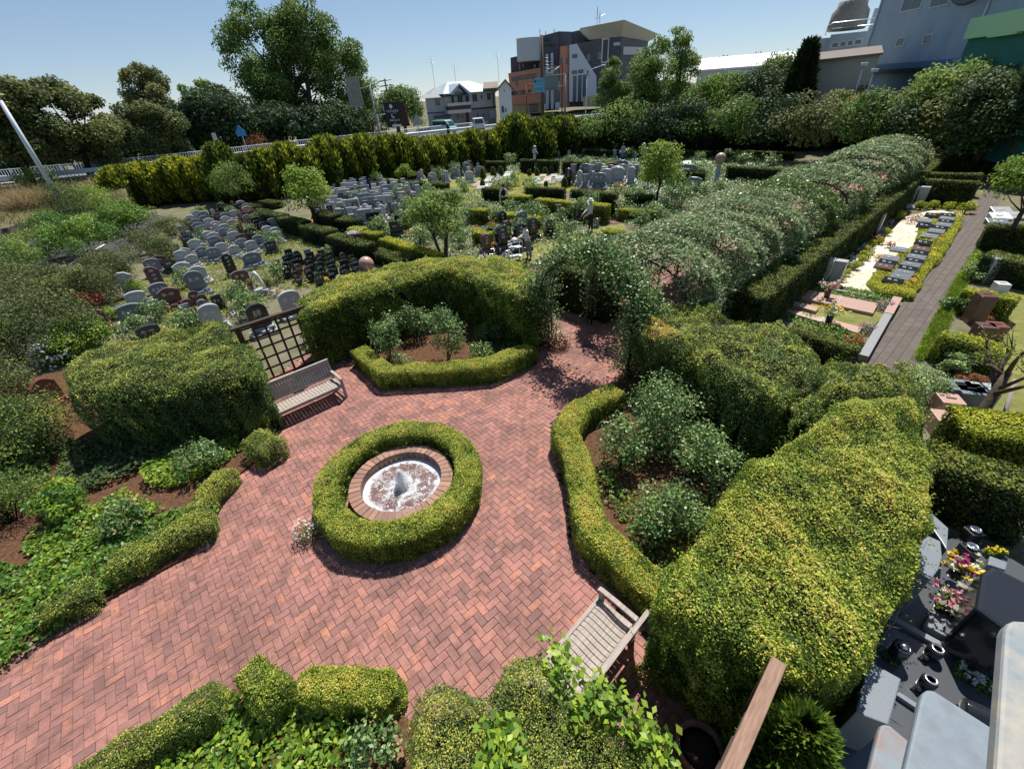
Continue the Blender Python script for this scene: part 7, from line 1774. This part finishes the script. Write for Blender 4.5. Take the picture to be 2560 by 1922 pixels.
b = MB(); b.tube([(0, 0, z1), (.5, 0, z1 + 1.0), (2.2, 0, z1 + 1.4)], [.07, .06, .05], 6); b.build("arm", M_WHITEST, t); b = MB(); b.box(2.1, -.15, z1 + 1.32, 2.8, .15, z1 + 1.5); b.build("lamp_head", M_WHITEST, t, bevel=.05)
for nme, lb, a, c, z, dd in (("guard_rail", "pale blue bridge railing before the grey building", (1310, 300), (1480, 270), 2.4, 76), ("guard_rail", "white guard rail on the right part of the road bend", (1340, 305), (1485, 284), 2.4, 68)):
    p, q = np.array(AT(*a, dd)[:2]), np.array(AT(*c, dd)[:2]); t = thing(nme, lb, "guard rail", (*p, z)); e = q - p
    b = MB(); b.tube([(0, 0, .75), (e[0], e[1], .75)], .07, 6); b.tube([(0, 0, .45), (e[0], e[1], .45)], .07, 6); b.build("beam", M_WHITEST, t)
    for k in range(8): b = MB(); b.tube([(e[0] * k / 7, e[1] * k / 7, -.3), (e[0] * k / 7, e[1] * k / 7, .8)], .05, 5); b.build("post", M_WHITEST, t)

# ---- vehicles
def wheel(t, x, y, r=.28):
    b = MB(); b.lathe([(.02, -.08), (r, -.08), (r, .08), (.02, .08)], 18); o = b.build("wheel", mat("tyre", (.015, .015, .016), .8, .3), t); o.location = (x, y, r); o.rotation_euler = (rad(90), 0, 0)
    b = MB(); b.lathe([(.01, -.09), (r * .6, -.09), (r * .6, .09), (.01, .09)], 14); b.build("rim", M_GALV, o)
def van(label, u, v, rz, col, kind, dist):
    g = AT(u, v, dist); t = thing("parked_" + kind, label, kind, (g[0], g[1], ZR), rz)
    m = mat("paint_" + kind + str(col), col, .3, .5, coat=.4)
    if kind == "van":
        prof = [(-1.7, .3), (1.65, .3), (1.7, .8), (1.45, 1.0), (1.0, 1.62), (.6, 1.74), (-1.6, 1.74), (-1.7, 1.5)]
    else:
        prof = [(.45, .3), (1.65, .3), (1.7, .85), (1.58, 1.05), (1.25, 1.68), (.55, 1.74), (.45, 1.7)]
    b = MB(); b.face(prof, -.72, .72); b.build("body", m, t, bevel=.05)
    if kind != "van":
        b = MB(); b.box(-1.65, -.7, .55, .43, .7, .62); b.box(-1.65, -.72, .62, .43, -.68, .95); b.box(-1.65, .68, .62, .43, .72, .95); b.box(-1.65, -.68, .62, -1.61, .68, .95); b.build("cargo_bed", m, t)
    gl = M_GLASS
    b = MB(); x0, z0, x1, z1 = (1.455, 1.02, 1.02, 1.6) if kind == "van" else (1.585, 1.08, 1.275, 1.63)
    b.hexa([(x0, -.62, z0), (x0 + .02, -.62, z0), (x0 + .02, .62, z0), (x0, .62, z0), (x1, -.58, z1), (x1 + .02, -.58, z1), (x1 + .02, .58, z1), (x1, .58, z1)]); b.build("windscreen", gl, t)
    for s in (-1, 1):
        b = MB(); pr = [(-1.5, 1.08), (1.3, 1.08), (.95, 1.58), (-1.5, 1.58)] if kind == "van" else [(.6, 1.05), (1.45, 1.05), (1.2, 1.58), (.6, 1.58)]
        b.face(pr, s * .722, s * .735); b.build("side_window", gl, t)
        b = MB(); b.box(1.66, s * .5 - .1, .62, 1.72, s * .5 + .1, .78); b.build("headlight", M_WHITEST, t)
        for x in (-1.1, 1.15): wheel(t, x, s * .66)
    b = MB(); b.box(1.62, -.7, .3, 1.75, .7, .48); b.build("bumper", mat("grey_plastic", (.2, .2, .2), .6, .3), t)
van("pale green van with its tailgate raised, parked in front of the houses", 1112, 325, rad(-35), (.22, .50, .45), "van", 72)
van("white small truck parked facing the road before the house", 1193, 322, rad(-75), (.72, .73, .74), "truck", 72)
# ================================================================ RIGHT-HAND YARD
def slab(b, pts, z0, z1, mi=0): b.poly(ccw(px(pts, z1)), z0, z1, mi)
M_KERB = mat("grey_granite_kerb", (.27, .27, .27), .5, .3, var=.15, scale=40)
def kerb(label, pts, w_, h, m=M_KERB):
    b = MB(); b.poly(band(px(pts, h), w_), .005, h); return tag(b.build("kerb", m, bevel=.01), label, "kerb")
kerb("grey granite kerb between the pink tablet lawn and the block path", [(2232, 765), (2160, 888)], .22, .22); kerb("reddish granite kerb block at the corner of the tablet lawn", [(2245, 742), (2222, 782)], .24, .24, M_ST["pink"])
kerb("grey kerb edging the middle lawn beside the brown path", [(1250, 692), (1395, 636)], .15, .14); kerb("dark kerb at the front edge of the flagstone yard", [(2080, 722), (2200, 742)], .12, .1)
MOSS = px([(2195, 730), (2170, 700), (2215, 650), (2290, 612), (2300, 560), (2330, 535), (2395, 530), (2405, 560), (2370, 620), (2320, 680), (2285, 742)], .2)
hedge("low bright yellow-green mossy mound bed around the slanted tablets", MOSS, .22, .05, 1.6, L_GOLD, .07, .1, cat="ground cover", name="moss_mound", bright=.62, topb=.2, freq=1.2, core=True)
tabs = [(2330, 540, 0), (2312, 553, 1), (2310, 566, 0), (2246, 626, 2), (2226, 648, 1), (2217, 659, 0), (2208, 668, 3), (2368, 541, 0), (2366, 549, 1), (2363, 556, 0), (2358, 564, 1), (2349, 572, 0), (2340, 580, 2), (2323, 592, 1), (2307, 609, 0), (2302, 625, 3), (2297, 635, 0), (2290, 645, 1), (2283, 655, 0), (2276, 664, 1), (2268, 674, 0), (2259, 684, 2), (2249, 695, 1), (2231, 704, 0)]
for i, (u, v, k) in enumerate(tabs):
    g = G(u, v, .3); t = stone("plaque", "flat", ["dark", "grey", "grey", "brown"][k], i % 3, nch=2); put(t, g[0], g[1], rad(-52), f"{CN[['dark', 'grey', 'grey', 'brown'][k]]} slanted name tablet in the mossy mound, {ordn(i)} of the bed", "slanted tablets in the mossy mound", (1.15, .5, 1.2), .22)
for i, (u, v) in enumerate([(2120, 668), (2128, 655), (2136, 645), (2145, 632), (2153, 622), (2182, 600), (2190, 590), (2196, 580), (2205, 570), (2212, 560), (2080, 690), (2246, 535), (2256, 520), (2270, 522)]):
    g = G(u, v); t = stone("plaque", "flat", ["grey", "pale", "dark"][i % 3], i % 3, nch=1); put(t, g[0], g[1], rad(-52), f"{CN[['grey', 'pale', 'dark'][i % 3]]} flat plaque along the long clipped hedge, {ordn(i)} from the near end", "flat plaques along the long hedge", 1.15, .03)
for i, (u, v, r) in enumerate([(2105, 705, .22), (2112, 690, .2), (2125, 675, .26), (2142, 662, .26), (2155, 652, .26), (2168, 640, .26), (2180, 620, .24), (2196, 612, .22), (2208, 590, .24), (2240, 550, .26), (2248, 545, .24), (2300, 525, .3), (2335, 525, .32), (2370, 527, .32), (2408, 533, .4), (2318, 523, .2)]):
    g = G(u, v)
    if i == 0: BR = shrub("x", (*g, .02), (r, r), r * 1.6, 700, .045, L_GOLD, "shrub", "clipped balls along the flagstones", "ball_shrub", .6, 10, .5, .01); t = BR; BR_r = r
    else: t = copy_tree(BR)
    put(t, g[0], g[1], i, f"small bright green ball shrub edging the flagstones, {ordn(i)} from the near end", "clipped balls along the flagstones", r / BR_r, .02)
for i, (pc, p, r) in enumerate([("yellow", (2205, 575), .25), ("orange", (2190, 612), .3), ("magenta", (2275, 562), .3), ("pink", (2290, 552), .25), ("yellow", (2390, 555), .3), ("yellow", (2388, 550), .25), ("orange", (2345, 605), .22), ("orange", (2195, 655), .2), ("red", (2222, 622), .2), ("orange", (2270, 722), .25), ("yellow", (2275, 705), .2), ("yellow", (2330, 638), .2), ("yellow", (2465, 432), .3), ("orange", (2080, 680), .2)]):
    flower_clump(f"{pc} flowers at the edge of the flagstone yard, {ordn(i)} of its flower spots", (*G(*p), .1), r, r, pc, 50, 160, L_IVY, .05, "flowers of the flagstone yard", .06)
def twin(label, u, v, top, w_, solo_=False):
    g = G(u, v); h = HZ((u, v), (u + (u - 1390) * .0 + 0, top))
    t = thing("stone_column", label, "monument", (*g, 0), rad(-50))
    b = MB()
    if solo_:
        for k in range(8):
            z0, z1 = h * k / 8, h * (k + 1) / 8; o0, o1 = [.06 * math.sin(3 * q / 8) for q in (k, k + 1)]
            b.hexa([(-w_ / 2 + o0, -.05, z0), (w_ / 2 + o0, -.05, z0), (w_ / 2 + o0, .05, z0), (-w_ / 2 + o0, .05, z0), (-w_ / 2 + o1, -.05, z1), (w_ / 2 + o1, -.05, z1), (w_ / 2 + o1, .05, z1), (-w_ / 2 + o1, .05, z1)])
        b.build("shaft", M_ST["white"], t)
    else:
        for s in (-1, 1):
            b = MB(); x = s * w_ * .27
            b.hexa([(x - w_ * .22, -.12, 0), (x + w_ * .22, -.12, 0), (x + w_ * .22, .12, 0), (x - w_ * .22, .12, 0), (x - w_ * .25, -.16, h + .06 * s), (x + w_ * .25, -.1, h + .06 * s), (x + w_ * .25, .14, h + .08), (x - w_ * .25, .1, h + .08)])
            b.build("slab", M_ST["pale"], t, bevel=.02)
        b = MB(); glyphs(b, -w_ * .4, h * .2, w_ * .3, h * .6, 1, -.165, .008, int(u), .1, .04); b.build("ornament", M_CUT, t)
    return t
twin("twin-slab pale grey monument by the near end of the flagstone yard", 2068, 708, 650, .75); twin("twin-slab pale monument halfway along the flagstone yard", 2170, 586, 535, .75); twin("twin-slab pale monument at the far end of the flagstone yard", 2282, 514, 468, .85)
twin("slender curved white post beside the pink tablets", 1968, 745, 668, .2, True); twin("slender white post against the long hedge, middle of the yard", 2095, 632, 575, .2, True); twin("slender white post against the long hedge, far part of the yard", 2200, 547, 500, .2, True)
twin("slender white post in the far right yard, left one", 2328, 428, 410, .22, True); twin("slender white post in the far right yard, taller right one", 2345, 427, 394, .22, True)
for u, v, lb in ((2100, 662, "small brown bench beside the near white column of the yard"), (2235, 535, "small brown bench at the far end of the flagstone yard")):
    t = thing("garden_seat", lb, "bench", (*G(u, v), 0), rad(35)); b = MB(); b.box(-.5, -.18, .34, .5, -.01, .40); b.box(-.5, .01, .34, .5, .18, .40); b.build("seat", M_BROWN, t)
    for s in (-1, 1): b = MB(); b.box(s * .4 - .04, -.15, 0, s * .4 + .04, .15, .338); b.build("leg", M_BROWN, t)
# pink tablets in the lawn
def tablet_row(label, a, b_, c, d, n, z=.14):
    P = [np.array(G(*q, z)) for q in (a, b_, c, d)]
    t = thing("tablet_row", label, "grave tablet", (*P[0], 0))
    for i in range(n):
        q0, q1 = (i + .03) / n, (i + .97) / n
        pl = [P[0] + (P[1] - P[0]) * q0 - P[0], P[0] + (P[1] - P[0]) * q1 - P[0], P[3] + (P[2] - P[3]) * q1 - P[0], P[3] + (P[2] - P[3]) * q0 - P[0]]
        b = MB(); b.poly(ccw([tuple(q) for q in pl]), .02, z); o = b.build("tablet", M_ST["pink"], t, bevel=.006)
        c_ = sum(pl) / 4; e = (pl[1] - pl[0]); a_ = math.atan2(e[1], e[0]); L = np.linalg.norm(e)
        b = MB(); glyphs(b, -L * .3, -.06, L * .6, .14, 2, 0, .004, 60 + i, .2, .14); g_ = b.build("inscription", M_CUT, o); g_.location = (c_[0], c_[1], z + .001); g_.rotation_euler = (rad(-90), 0, a_)
    return t
tablet_row("long row of pink granite tablets at the back of the small lawn", (1994, 742), (2020, 724), (2196, 758), (2183, 783), 6)
def row2(label, pts, n): tablet_row(label, *pts, n)
row2("short pair of pinkish tablets in the middle of the small lawn", [(1967, 757), (1976, 750), (2048, 768), (2040, 778)], 2)
row2("long narrow row of pink tablets along the front of the small lawn", [(1958, 776), (1968, 770), (2156, 818), (2146, 832)], 6)
groundcover("yard_ivy", "ivy border between the flagstones and the pink tablets", px([(2015, 722), (2060, 705), (2240, 752), (2235, 778), (2190, 762)]), 500, .08, L_IVY, .2, .6, .03)
groundcover("yard_ivy", "ivy border in front of the pink tablets", px([(1905, 780), (1960, 775), (2150, 835), (2155, 870), (2060, 840)]), 600, .08, L_IVY, .25, .55, .03)
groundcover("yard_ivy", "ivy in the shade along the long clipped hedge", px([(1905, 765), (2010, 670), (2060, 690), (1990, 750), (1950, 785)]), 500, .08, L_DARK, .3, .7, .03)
for lb, p, pc, r, h in (("blue and magenta flower clump at the lawn's far corner", (2210, 775), ("violet", "magenta"), .3, .3), ("purple and blue flower clump at the lawn's near corner", (2165, 832), ("magenta", "violet"), .28, .3), ("red flowers before the low dark hedge", (2135, 858), "red", .3, .2),
                        ("pink lilies at the left end of the tablet lawn", (1922, 782), "pink", .25, .45), ("yellow and red bunch by the slender white post", (1958, 762), ("yellow", "red", "white"), .25, .4)):
    flower_clump(lb, (*G(*p), .03), r, h, pc, 80, 250, L_IVY, .05, None, .05)
def vase_flowers(label, u, v, z, pc, r=.09, h=.3, m=None, s=1.0):
    t = thing("flower_vase", label, "vase", (*G(u, v, z), z)); b = MB(); b.lathe([(r, 0), (r * 1.1, h * .5), (r * .8, h), (r * .7, h - .03)], 14); b.build("vase", m or M_ST["brown"], t)
    P = rng.normal(size=(260, 3)) * [r * 1.5 * s, r * 1.5 * s, .07 * s] + [0, 0, h + .14 * s]
    mo("leaves", leafmesh("leaves", P[:120] - [0, 0, .06], rng.normal(size=(120, 3)), .07 * s, rng.random(120), L_IVY), t)
    for i, c in enumerate(pc):
        n = 70; P = np.repeat(rng.normal(size=(n // 5 + 1, 3)) * [r * 1.6 * s, r * 1.6 * s, .06 * s] + [0, 0, h + .18 * s], 5, 0)
        mo("blossoms", leafmesh("blossoms", P + rng.normal(size=P.shape) * .02 * s, rng.normal(size=P.shape) * .6 + [0, 0, .7], .09 * s, rng.random(len(P)), PETAL[c], 1.2), t)
vase_flowers("stone vase of pink flowers standing on the long row of tablets", 2066, 742, .14, ("pink", "cream")); vase_flowers("dark vase of pale lilies and yellow flowers before the lawn", 2070, 806, .12, ("cream", "yellow"), m=M_DSTEEL)
# right border
groundcover("border_grass", "bright grass strip along the right edge of the block path", px([(2330, 900), (2275, 905), (2330, 800), (2390, 690), (2440, 620), (2460, 640), (2400, 730), (2360, 820)]), 900, .09, L_GRASS, .12, .6, .01)
n = 5000; q = inpoly(px([(2330, 900), (2285, 905), (2335, 800), (2395, 690), (2420, 700), (2370, 820)]), n)
tag(mo("border_grass_blades", sprays("border_grass_blades", np.column_stack([q, np.full(n, .02)]), rng.normal(size=(n, 3)) * .4 + [0, 0, 1], .16, .02, rng.random(n), L_GRASS)), "upright grass blades beside the block path", "grass", kind="stuff")
for lb, u, v, tp, wd, n, lf, m, br in (("rose shrub at the top of the right border", 2430, 700, 650, 80, 1800, .07, L_ROSE, .6), ("rose shrub between the two golden hedges, left", 2385, 780, 735, 80, 1800, .07, L_ROSE, .6), ("rose shrub under the lower golden hedge", 2390, 880, 835, 80, 1800, .07, L_ROSE, .65),
                            ("rose shrub beside the end of the block path", 2380, 930, 880, 100, 2000, .07, L_ROSE, .65), ("copper-brown groundcover shrub under the upper golden hedge", 2450, 800, 782, 70, 1800, .04, L_COPPER, .45), ("copper-brown dry plant by the bare tree", 2415, 960, 925, 90, 2600, .04, L_COPPER, .5),
                            ("small lime shrub beside the black cubes", 2390, 1060, 1025, 70, 1500, .05, L_GOLD, .6), ("straggly olive shrub joining the big right hedge", 2215, 960, 905, 130, 3500, .055, L_DULL, .7), ("pale straggly shrub at the end of the big right hedge", 2290, 1000, 915, 130, 3500, .055, L_ROSE, .85), ("dark shrub at the top of the right border", 2490, 690, 640, 80, 1500, .07, L_DARK, .6)):
    shrubpx(lb, u, v, tp, wd, n, lf, m, br, ncl=18, k=.42)
def cube(label, u, v, s, h, col, rz):
    t = thing("memorial_block", label, "memorial stone", (*G(u, v), 0), rz); b = MB(); b.box(-s / 2, -s / 2, 0, s / 2, s / 2, h); b.build("block", M_ST[col], t, bevel=.015); b = MB(); b.box(-.09, -.02, h + .001, .09, .02, h + .012); b.build("slot", M_DSTEEL, t)
for a in (("square dark memorial block with a grey top, left of three in a row", 2372, 1010, .5, .55, "grey", rad(-20)), ("square dark memorial block with a slot, middle of three in a row", 2398, 1020, .5, .55, "grey", rad(-20)), ("square memorial block with a pale top, right of three in a row", 2422, 1018, .5, .55, "pale", rad(-20)), ("pink memorial block left of the dark ones", 2350, 1040, .42, .5, "pink", rad(-20)), ("lower pink memorial block with flowers before it", 2345, 1075, .45, .4, "pink", rad(-20)),
          ("brown memorial block pair member, left, by the golden hedges", 2445, 852, .4, .5, "brown", rad(-20)), ("brown memorial block pair member, right, by the golden hedges", 2470, 850, .4, .5, "rust", rad(-20)), ("brown leaning memorial pillar in the right border", 2428, 805, .4, .9, "brown", rad(-20)), ("slender pale memorial pillar between the dark hedges", 2465, 705, .4, .9, "pale", rad(-20)), ("small white memorial block by the upper golden hedge", 2495, 728, .35, .3, "white", rad(-20))): cube(*a)
flower_clump("purple flowers before the dark memorial blocks", (*G(2385, 1035), .02), .28, .25, "violet", 70, 250, L_IVY, .05, None, .05)
for i, (u, v) in enumerate([(2500, 535), (2497, 550), (2490, 565), (2535, 548)]): put(stone("plaque", "flat", ["pale", "white", "grey", "pale"][i], i % 3), *G(u, v), rad(-20), ["pale flat slab right of the block path, farthest", "white flat slab right of the block path, middle", "grey flat slab right of the block path, nearest", "pale flat slab beside the leaning grey trunk"][i], "flat slabs right of the block path", 1.6, .03)
kerb("blue-grey stone strip along the right lawn", [(2475, 935), (2440, 1000)], .35, .06, M_ST["grey"])
# closed parasol, brick terrace
t = thing("parasol", "closed pale blue garden parasol at the far end of the pergola", "parasol", (*G(2287, 418), 0))
h = HZ((2287, 418), (2310, 348)); b = MB()
nf = 16
V = []
for z, r in ((h * .18, .34), (h * .5, .30), (h * .8, .16), (h * .97, .04)): V += [(r * (1 + .25 * (k % 2)) * math.cos(2 * math.pi * k / nf), r * (1 + .25 * (k % 2)) * math.sin(2 * math.pi * k / nf), z) for k in range(nf)]
b.add(V, [(i * nf + k, i * nf + (k + 1) % nf, (i + 1) * nf + (k + 1) % nf, (i + 1) * nf + k) for i in range(3) for k in range(nf)]); b.build("canopy", mat("pale_blue_cloth", (.22, .40, .46), .85, .2), t)
b = MB(); b.tube([(0, 0, 0), (0, 0, h)], .03, 8); b.build("pole", M_BROWN, t); b = MB(); b.lathe([(.25, 0), (.25, .08), (.05, .1)], 16); b.build("foot", M_KERB, t)
sheet("brick_terrace", px([(2270, 405), (2300, 368), (2420, 362), (2425, 382), (2345, 384), (2290, 425)]), .03, mat("terrace_brick", (.24, .11, .09), .85, .2, var=.4, scale=5))
# bare tree with stake
g = G(2420, 1085); t = thing("bare_tree", "nearly leafless tree leaning with a wooden stake in the right border", "tree", (*g, 0))
b = MB(); top = np.array(AT(2520, 930, math.hypot(*g) * 1.08)) - [*g, 0]
b.tube([(0, 0, -.1), tuple(top * .35), tuple(top * .7), tuple(top)], [.12, .10, .085, .07], 9)
tips = []
for (u, v, d) in ((2465, 860, 1.12), (2560, 880, 1.0), (2600, 960, .95), (2440, 880, 1.16), (2540, 860, 1.15), (2590, 920, 1.05), (2480, 900, 1.2), (2420, 900, 1.1)):
    e = np.array(AT(u, v, math.hypot(*g) * d)) - [*g, 0]; st = top * R.uniform(.65, 1)
    m_ = (st + e) / 2 + [R.uniform(-.1, .1), R.uniform(-.1, .1), .1]; b.tube([tuple(st), tuple(m_), tuple(e)], [.05, .03, .012], 6); tips.append((m_, e))
    for k in range(4):
        a = m_ + (e - m_) * R.uniform(0, 1); f_ = a + [R.uniform(-.4, .4), R.uniform(-.4, .4), R.uniform(.1, .5)]; b.tube([tuple(a), tuple(f_)], [.014, .005], 5); tips.append((a, f_))
b.build("trunk", M_BARK, t)
P = np.concatenate([[a + (e - a) * q + rng.normal(size=3) * .06 for q in rng.uniform(.3, 1, 14)] for a, e in tips]); mo("crown", leafmesh("crown", P, rng.normal(size=P.shape), .05, .5 + .3 * rng.random(len(P)), L_LIME), t)
b = MB(); s0 = np.array((.25, -.35, 0)); b.tube([tuple(s0), tuple(top * .92 + [.12, -.1, 0])], .04, 8); b.build("stake", mat("grey_stake", (.33, .31, .28), .8, .2, var=.2), t)

# ================================================================ BLACK GRANITE GRAVES, BOTTOM RIGHT
PF = px([(2235, 1400), (2420, 1330), (2700, 1500), (2600, 2100), (2020, 2000), (2130, 1700)], .2)
M_GRAN = mat("polished_grey_granite", (.085, .09, .10), .25, .5, col2=(.06, .065, .072), scale=120)
M_GRANL = mat("light_grey_granite", (.20, .225, .25), .35, .5, col2=(.15, .17, .19), scale=70)
b = MB(); b.poly(ccw(PF), .005, .2); tag(b.build("granite_platform", M_GRAN), "grey polished granite platform carrying the black graves at the bottom right", "platform")
def block(label, pts, z, zb=.202, m=None, name="gravestone", cat="gravestone", bev=.015):
    P = px(pts, z); c = np.mean(P, 0); t = thing(name, label, cat, (*c, 0)); b = MB(); b.poly(ccw([tuple(np.array(p) - c) for p in P]), zb, z); b.build("stone_block", m or M_GRANL, t, bevel=bev); return t
block("large pale grey granite block with leaf shadows, nearest below the big hedge", [(2174, 1652), (2254, 1696), (2222, 1812), (2138, 1780)], 1.0)
block("grey granite headstone top under the overhanging hedge", [(2204, 1474), (2260, 1494), (2240, 1555), (2194, 1528)], .95, m=M_GRAN)
block("broad blue-grey headstone with a curved side next to the flower vases", [(2276, 1375), (2320, 1338), (2352, 1352), (2356, 1392), (2346, 1425), (2327, 1448), (2276, 1418)], 1.1, m=M_GRANL)
block("pale curved granite slab in hedge shadow at the top of the black graves", [(2310, 1290), (2330, 1282), (2372, 1320), (2368, 1375), (2353, 1350)], .7, m=M_GRANL)
bs = block("big black polished headstone with a rounded top edge at the right margin", [(2455, 1430), (2485, 1412), (2640, 1490), (2700, 1640), (2560, 1610), (2440, 1520)], 1.15, m=M_ST["dark"], bev=.05)
block("small grey granite block beside the magenta flowers", [(2458, 1535), (2508, 1560), (2500, 1600), (2448, 1575)], .55, m=M_GRANL)
block("small pale slanted stone by the yellow flowers", [(2475, 1388), (2520, 1405), (2515, 1425), (2470, 1410)], .5)
for lb, pts in (("narrow raised granite kerb dividing the platform, upper", [(2215, 1540), (2225, 1532), (2510, 1690), (2505, 1702)]), ("narrow raised granite kerb dividing the platform, lower", [(2240, 1735), (2248, 1728), (2300, 1762), (2295, 1772)])):
    block(lb, pts, .27, m=M_GRANL, name="kerb", cat="kerb", bev=.004)
block("granite slab step under the flower vase", [(2310, 1560), (2345, 1490), (2410, 1520), (2395, 1608)], .32, m=M_GRANL, name="slab", cat="slab")
def lantern(label, u, v):
    t = thing("incense_holder", label, "incense holder", (*G(u, v, .2), .203), .3)
    b = MB(); b.lathe([(.075, 0), (.085, .02), (.085, .17), (.075, .2)], 20); b.build("body", M_ST["dark"], t)
    b = MB(); b.lathe([(.068, .2), (.07, .215), (.045, .22), (.042, .19)], 20); b.build("steel_ring", M_STEELV, t)
    b = MB(); b.box(-.17, -.045, 0, -.09, .045, .03); b.blob((-.13, 0, .06), .035, 10, 6); b.build("knob", M_ST["dark"], t)
lantern("black granite incense holder with a steel ring, upper of two", 2325, 1640); lantern("black granite incense holder with a steel ring, lower of two", 2308, 1716)
t = thing("stone_cylinder", "black cylinder vase with a ball stopper beside the pale block", "vase", (*G(2232, 1645, .2), .203)); b = MB(); b.lathe([(.09, 0), (.1, .3), (.06, .305), (.055, .27)], 20); b.build("cylinder", M_ST["dark"], t); b = MB(); b.blob((0, 0, .31), .04, 12, 8); b.build("stopper", M_STEELV, t)
t = thing("stone_barrel", "black stone drum lying on its side beside the white flowers", "ornament", (*G(2450, 1790, .3), .32), rad(-35)); b = MB(); b.lathe([(.04, -.16), (.11, -.16), (.12, 0), (.11, .16), (.04, .16)], 20); o = b.build("drum", M_ST["dark"], t, bevel=.01); o.rotation_euler = (0, rad(90), 0); b = MB(); b.box(-.17, -.08, -.117, .17, .08, -.10); b.build("stand", M_ST["dark"], t)
for lb, u, v, pc in (("black vase with big cream and pink artificial flowers, nearer the platform's middle", 2352, 1520, ("cream", "pink")), ("black vase with cream, pink and yellow artificial flowers, farther one", 2385, 1440, ("cream", "yellow", "magenta"))): vase_flowers(lb, u, v, .32, pc, .085, .16, M_ST["dark"], .8)
for lb, u, v in (("black square stone with a round steel cup, farthest on the platform", 2420, 1345), ("black stone with a round steel cup behind the flower vases", 2412, 1388)):
    t = thing("incense_cup", lb, "incense holder", (*G(u, v, .2), .203)); b = MB(); b.box(-.1, -.1, 0, .1, .1, .2); b.build("block", M_ST["dark"], t, bevel=.01); b = MB(); b.lathe([(.07, .2), (.075, .24), (.05, .245), (.048, .21)], 18); b.build("cup", M_STEELV, t)
def flowerbed(label, pts, pc, n):
    P = px(pts, .22); c = np.mean(P, 0); t = thing("flower_bed", label, "flowers", (*c, .203)); k = 500
    q = inpoly(P, k) - c; mo("foliage", leafmesh("foliage", np.column_stack([q, rng.uniform(.01, .1, k)]), rng.normal(size=(k, 3)) * .6 + [0, 0, .6], .045, .5 + .2 * rng.normal(size=k), L_IVY), t)
    q = np.repeat(inpoly(P, n) - c, 4, 0); mo("blossoms", leafmesh("blossoms", np.column_stack([q + rng.normal(size=q.shape) * .012, rng.uniform(.08, .15, len(q))]), rng.normal(size=(len(q), 3)) * .35 + [0, 0, .9], .045, rng.random(len(q)), PETAL[pc], 1.1), t)
flowerbed("rectangular bed of white and lilac small flowers set in the granite", [(2388, 1650), (2400, 1642), (2500, 1708), (2496, 1752), (2384, 1688)], "white", 55); flowerbed("strip of magenta flowers beside the grey block", [(2396, 1570), (2412, 1572), (2504, 1645), (2502, 1675), (2396, 1610)], "magenta", 60); flowerbed("few yellow flowers near the top of the granite platform", [(2455, 1378), (2500, 1372), (2515, 1390), (2465, 1392)], "yellow", 12)
t = thuja("bright green young conifer at the bottom edge between the beam and the granite", (*G(2020, 1815, 1.6), 0), .42, 1.6, 9000, .85, .13, .035, tintmat("fresh_thuja", [(0, (.04, .10, .012)), (.6, (.11, .19, .02)), (1, (.24, .32, .04))], .55, .3, .25), core=.7)
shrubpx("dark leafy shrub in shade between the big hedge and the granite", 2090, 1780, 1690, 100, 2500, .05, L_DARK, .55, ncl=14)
shrubpx("sprig of small leaves at the pale granite block", 2190, 1660, 1600, 50, 500, .03, L_IVY, .5, ncl=8)
# steel fins of the viewing balcony
M_FIN = mat("pale_blue_grey_paint", (.20, .235, .265), .6, .25, col2=(.16, .19, .215), scale=14)
M_FINR = mat("flaking_pale_paint", (.20, .235, .265), .6, .25, col2=(.36, .33, .27), scale=9)
t = thing("balcony_fins", "pale blue-grey painted steel plates of the viewing balcony at the bottom right corner", "balcony", (2.0, .3, 0))
def fin(pts, z, th, m, name="plate"):
    P = [(x - 2.0, y - .3) for x, y in px(pts, z)]; b = MB(); b.poly(ccw(P), z - th, z); return b.build(name, m, t, bevel=.012)
fin([(2300, 1752), (2306, 1732), (2318, 1722), (2335, 1724), (2500, 1830), (2520, 2100), (2220, 2100)], 4.3, .05, M_FIN)
fin([(2196, 1828), (2202, 1812), (2212, 1808), (2226, 1812), (2290, 1866), (2255, 2100), (2130, 2100)], 3.9, .05, mat("rust_spotted_paint", (.20, .235, .265), .6, .25, col2=(.25, .13, .07), scale=3))
fin([(2512, 1572), (2520, 1556), (2535, 1549), (2700, 1560), (2700, 2200), (2470, 2200)], 5.0, .06, M_FINR)
b = MB(); b.box(-1.2, -1.4, 3.2, 2.0, -1.15, 5.0); b.build("wall_beam", M_FIN, t)
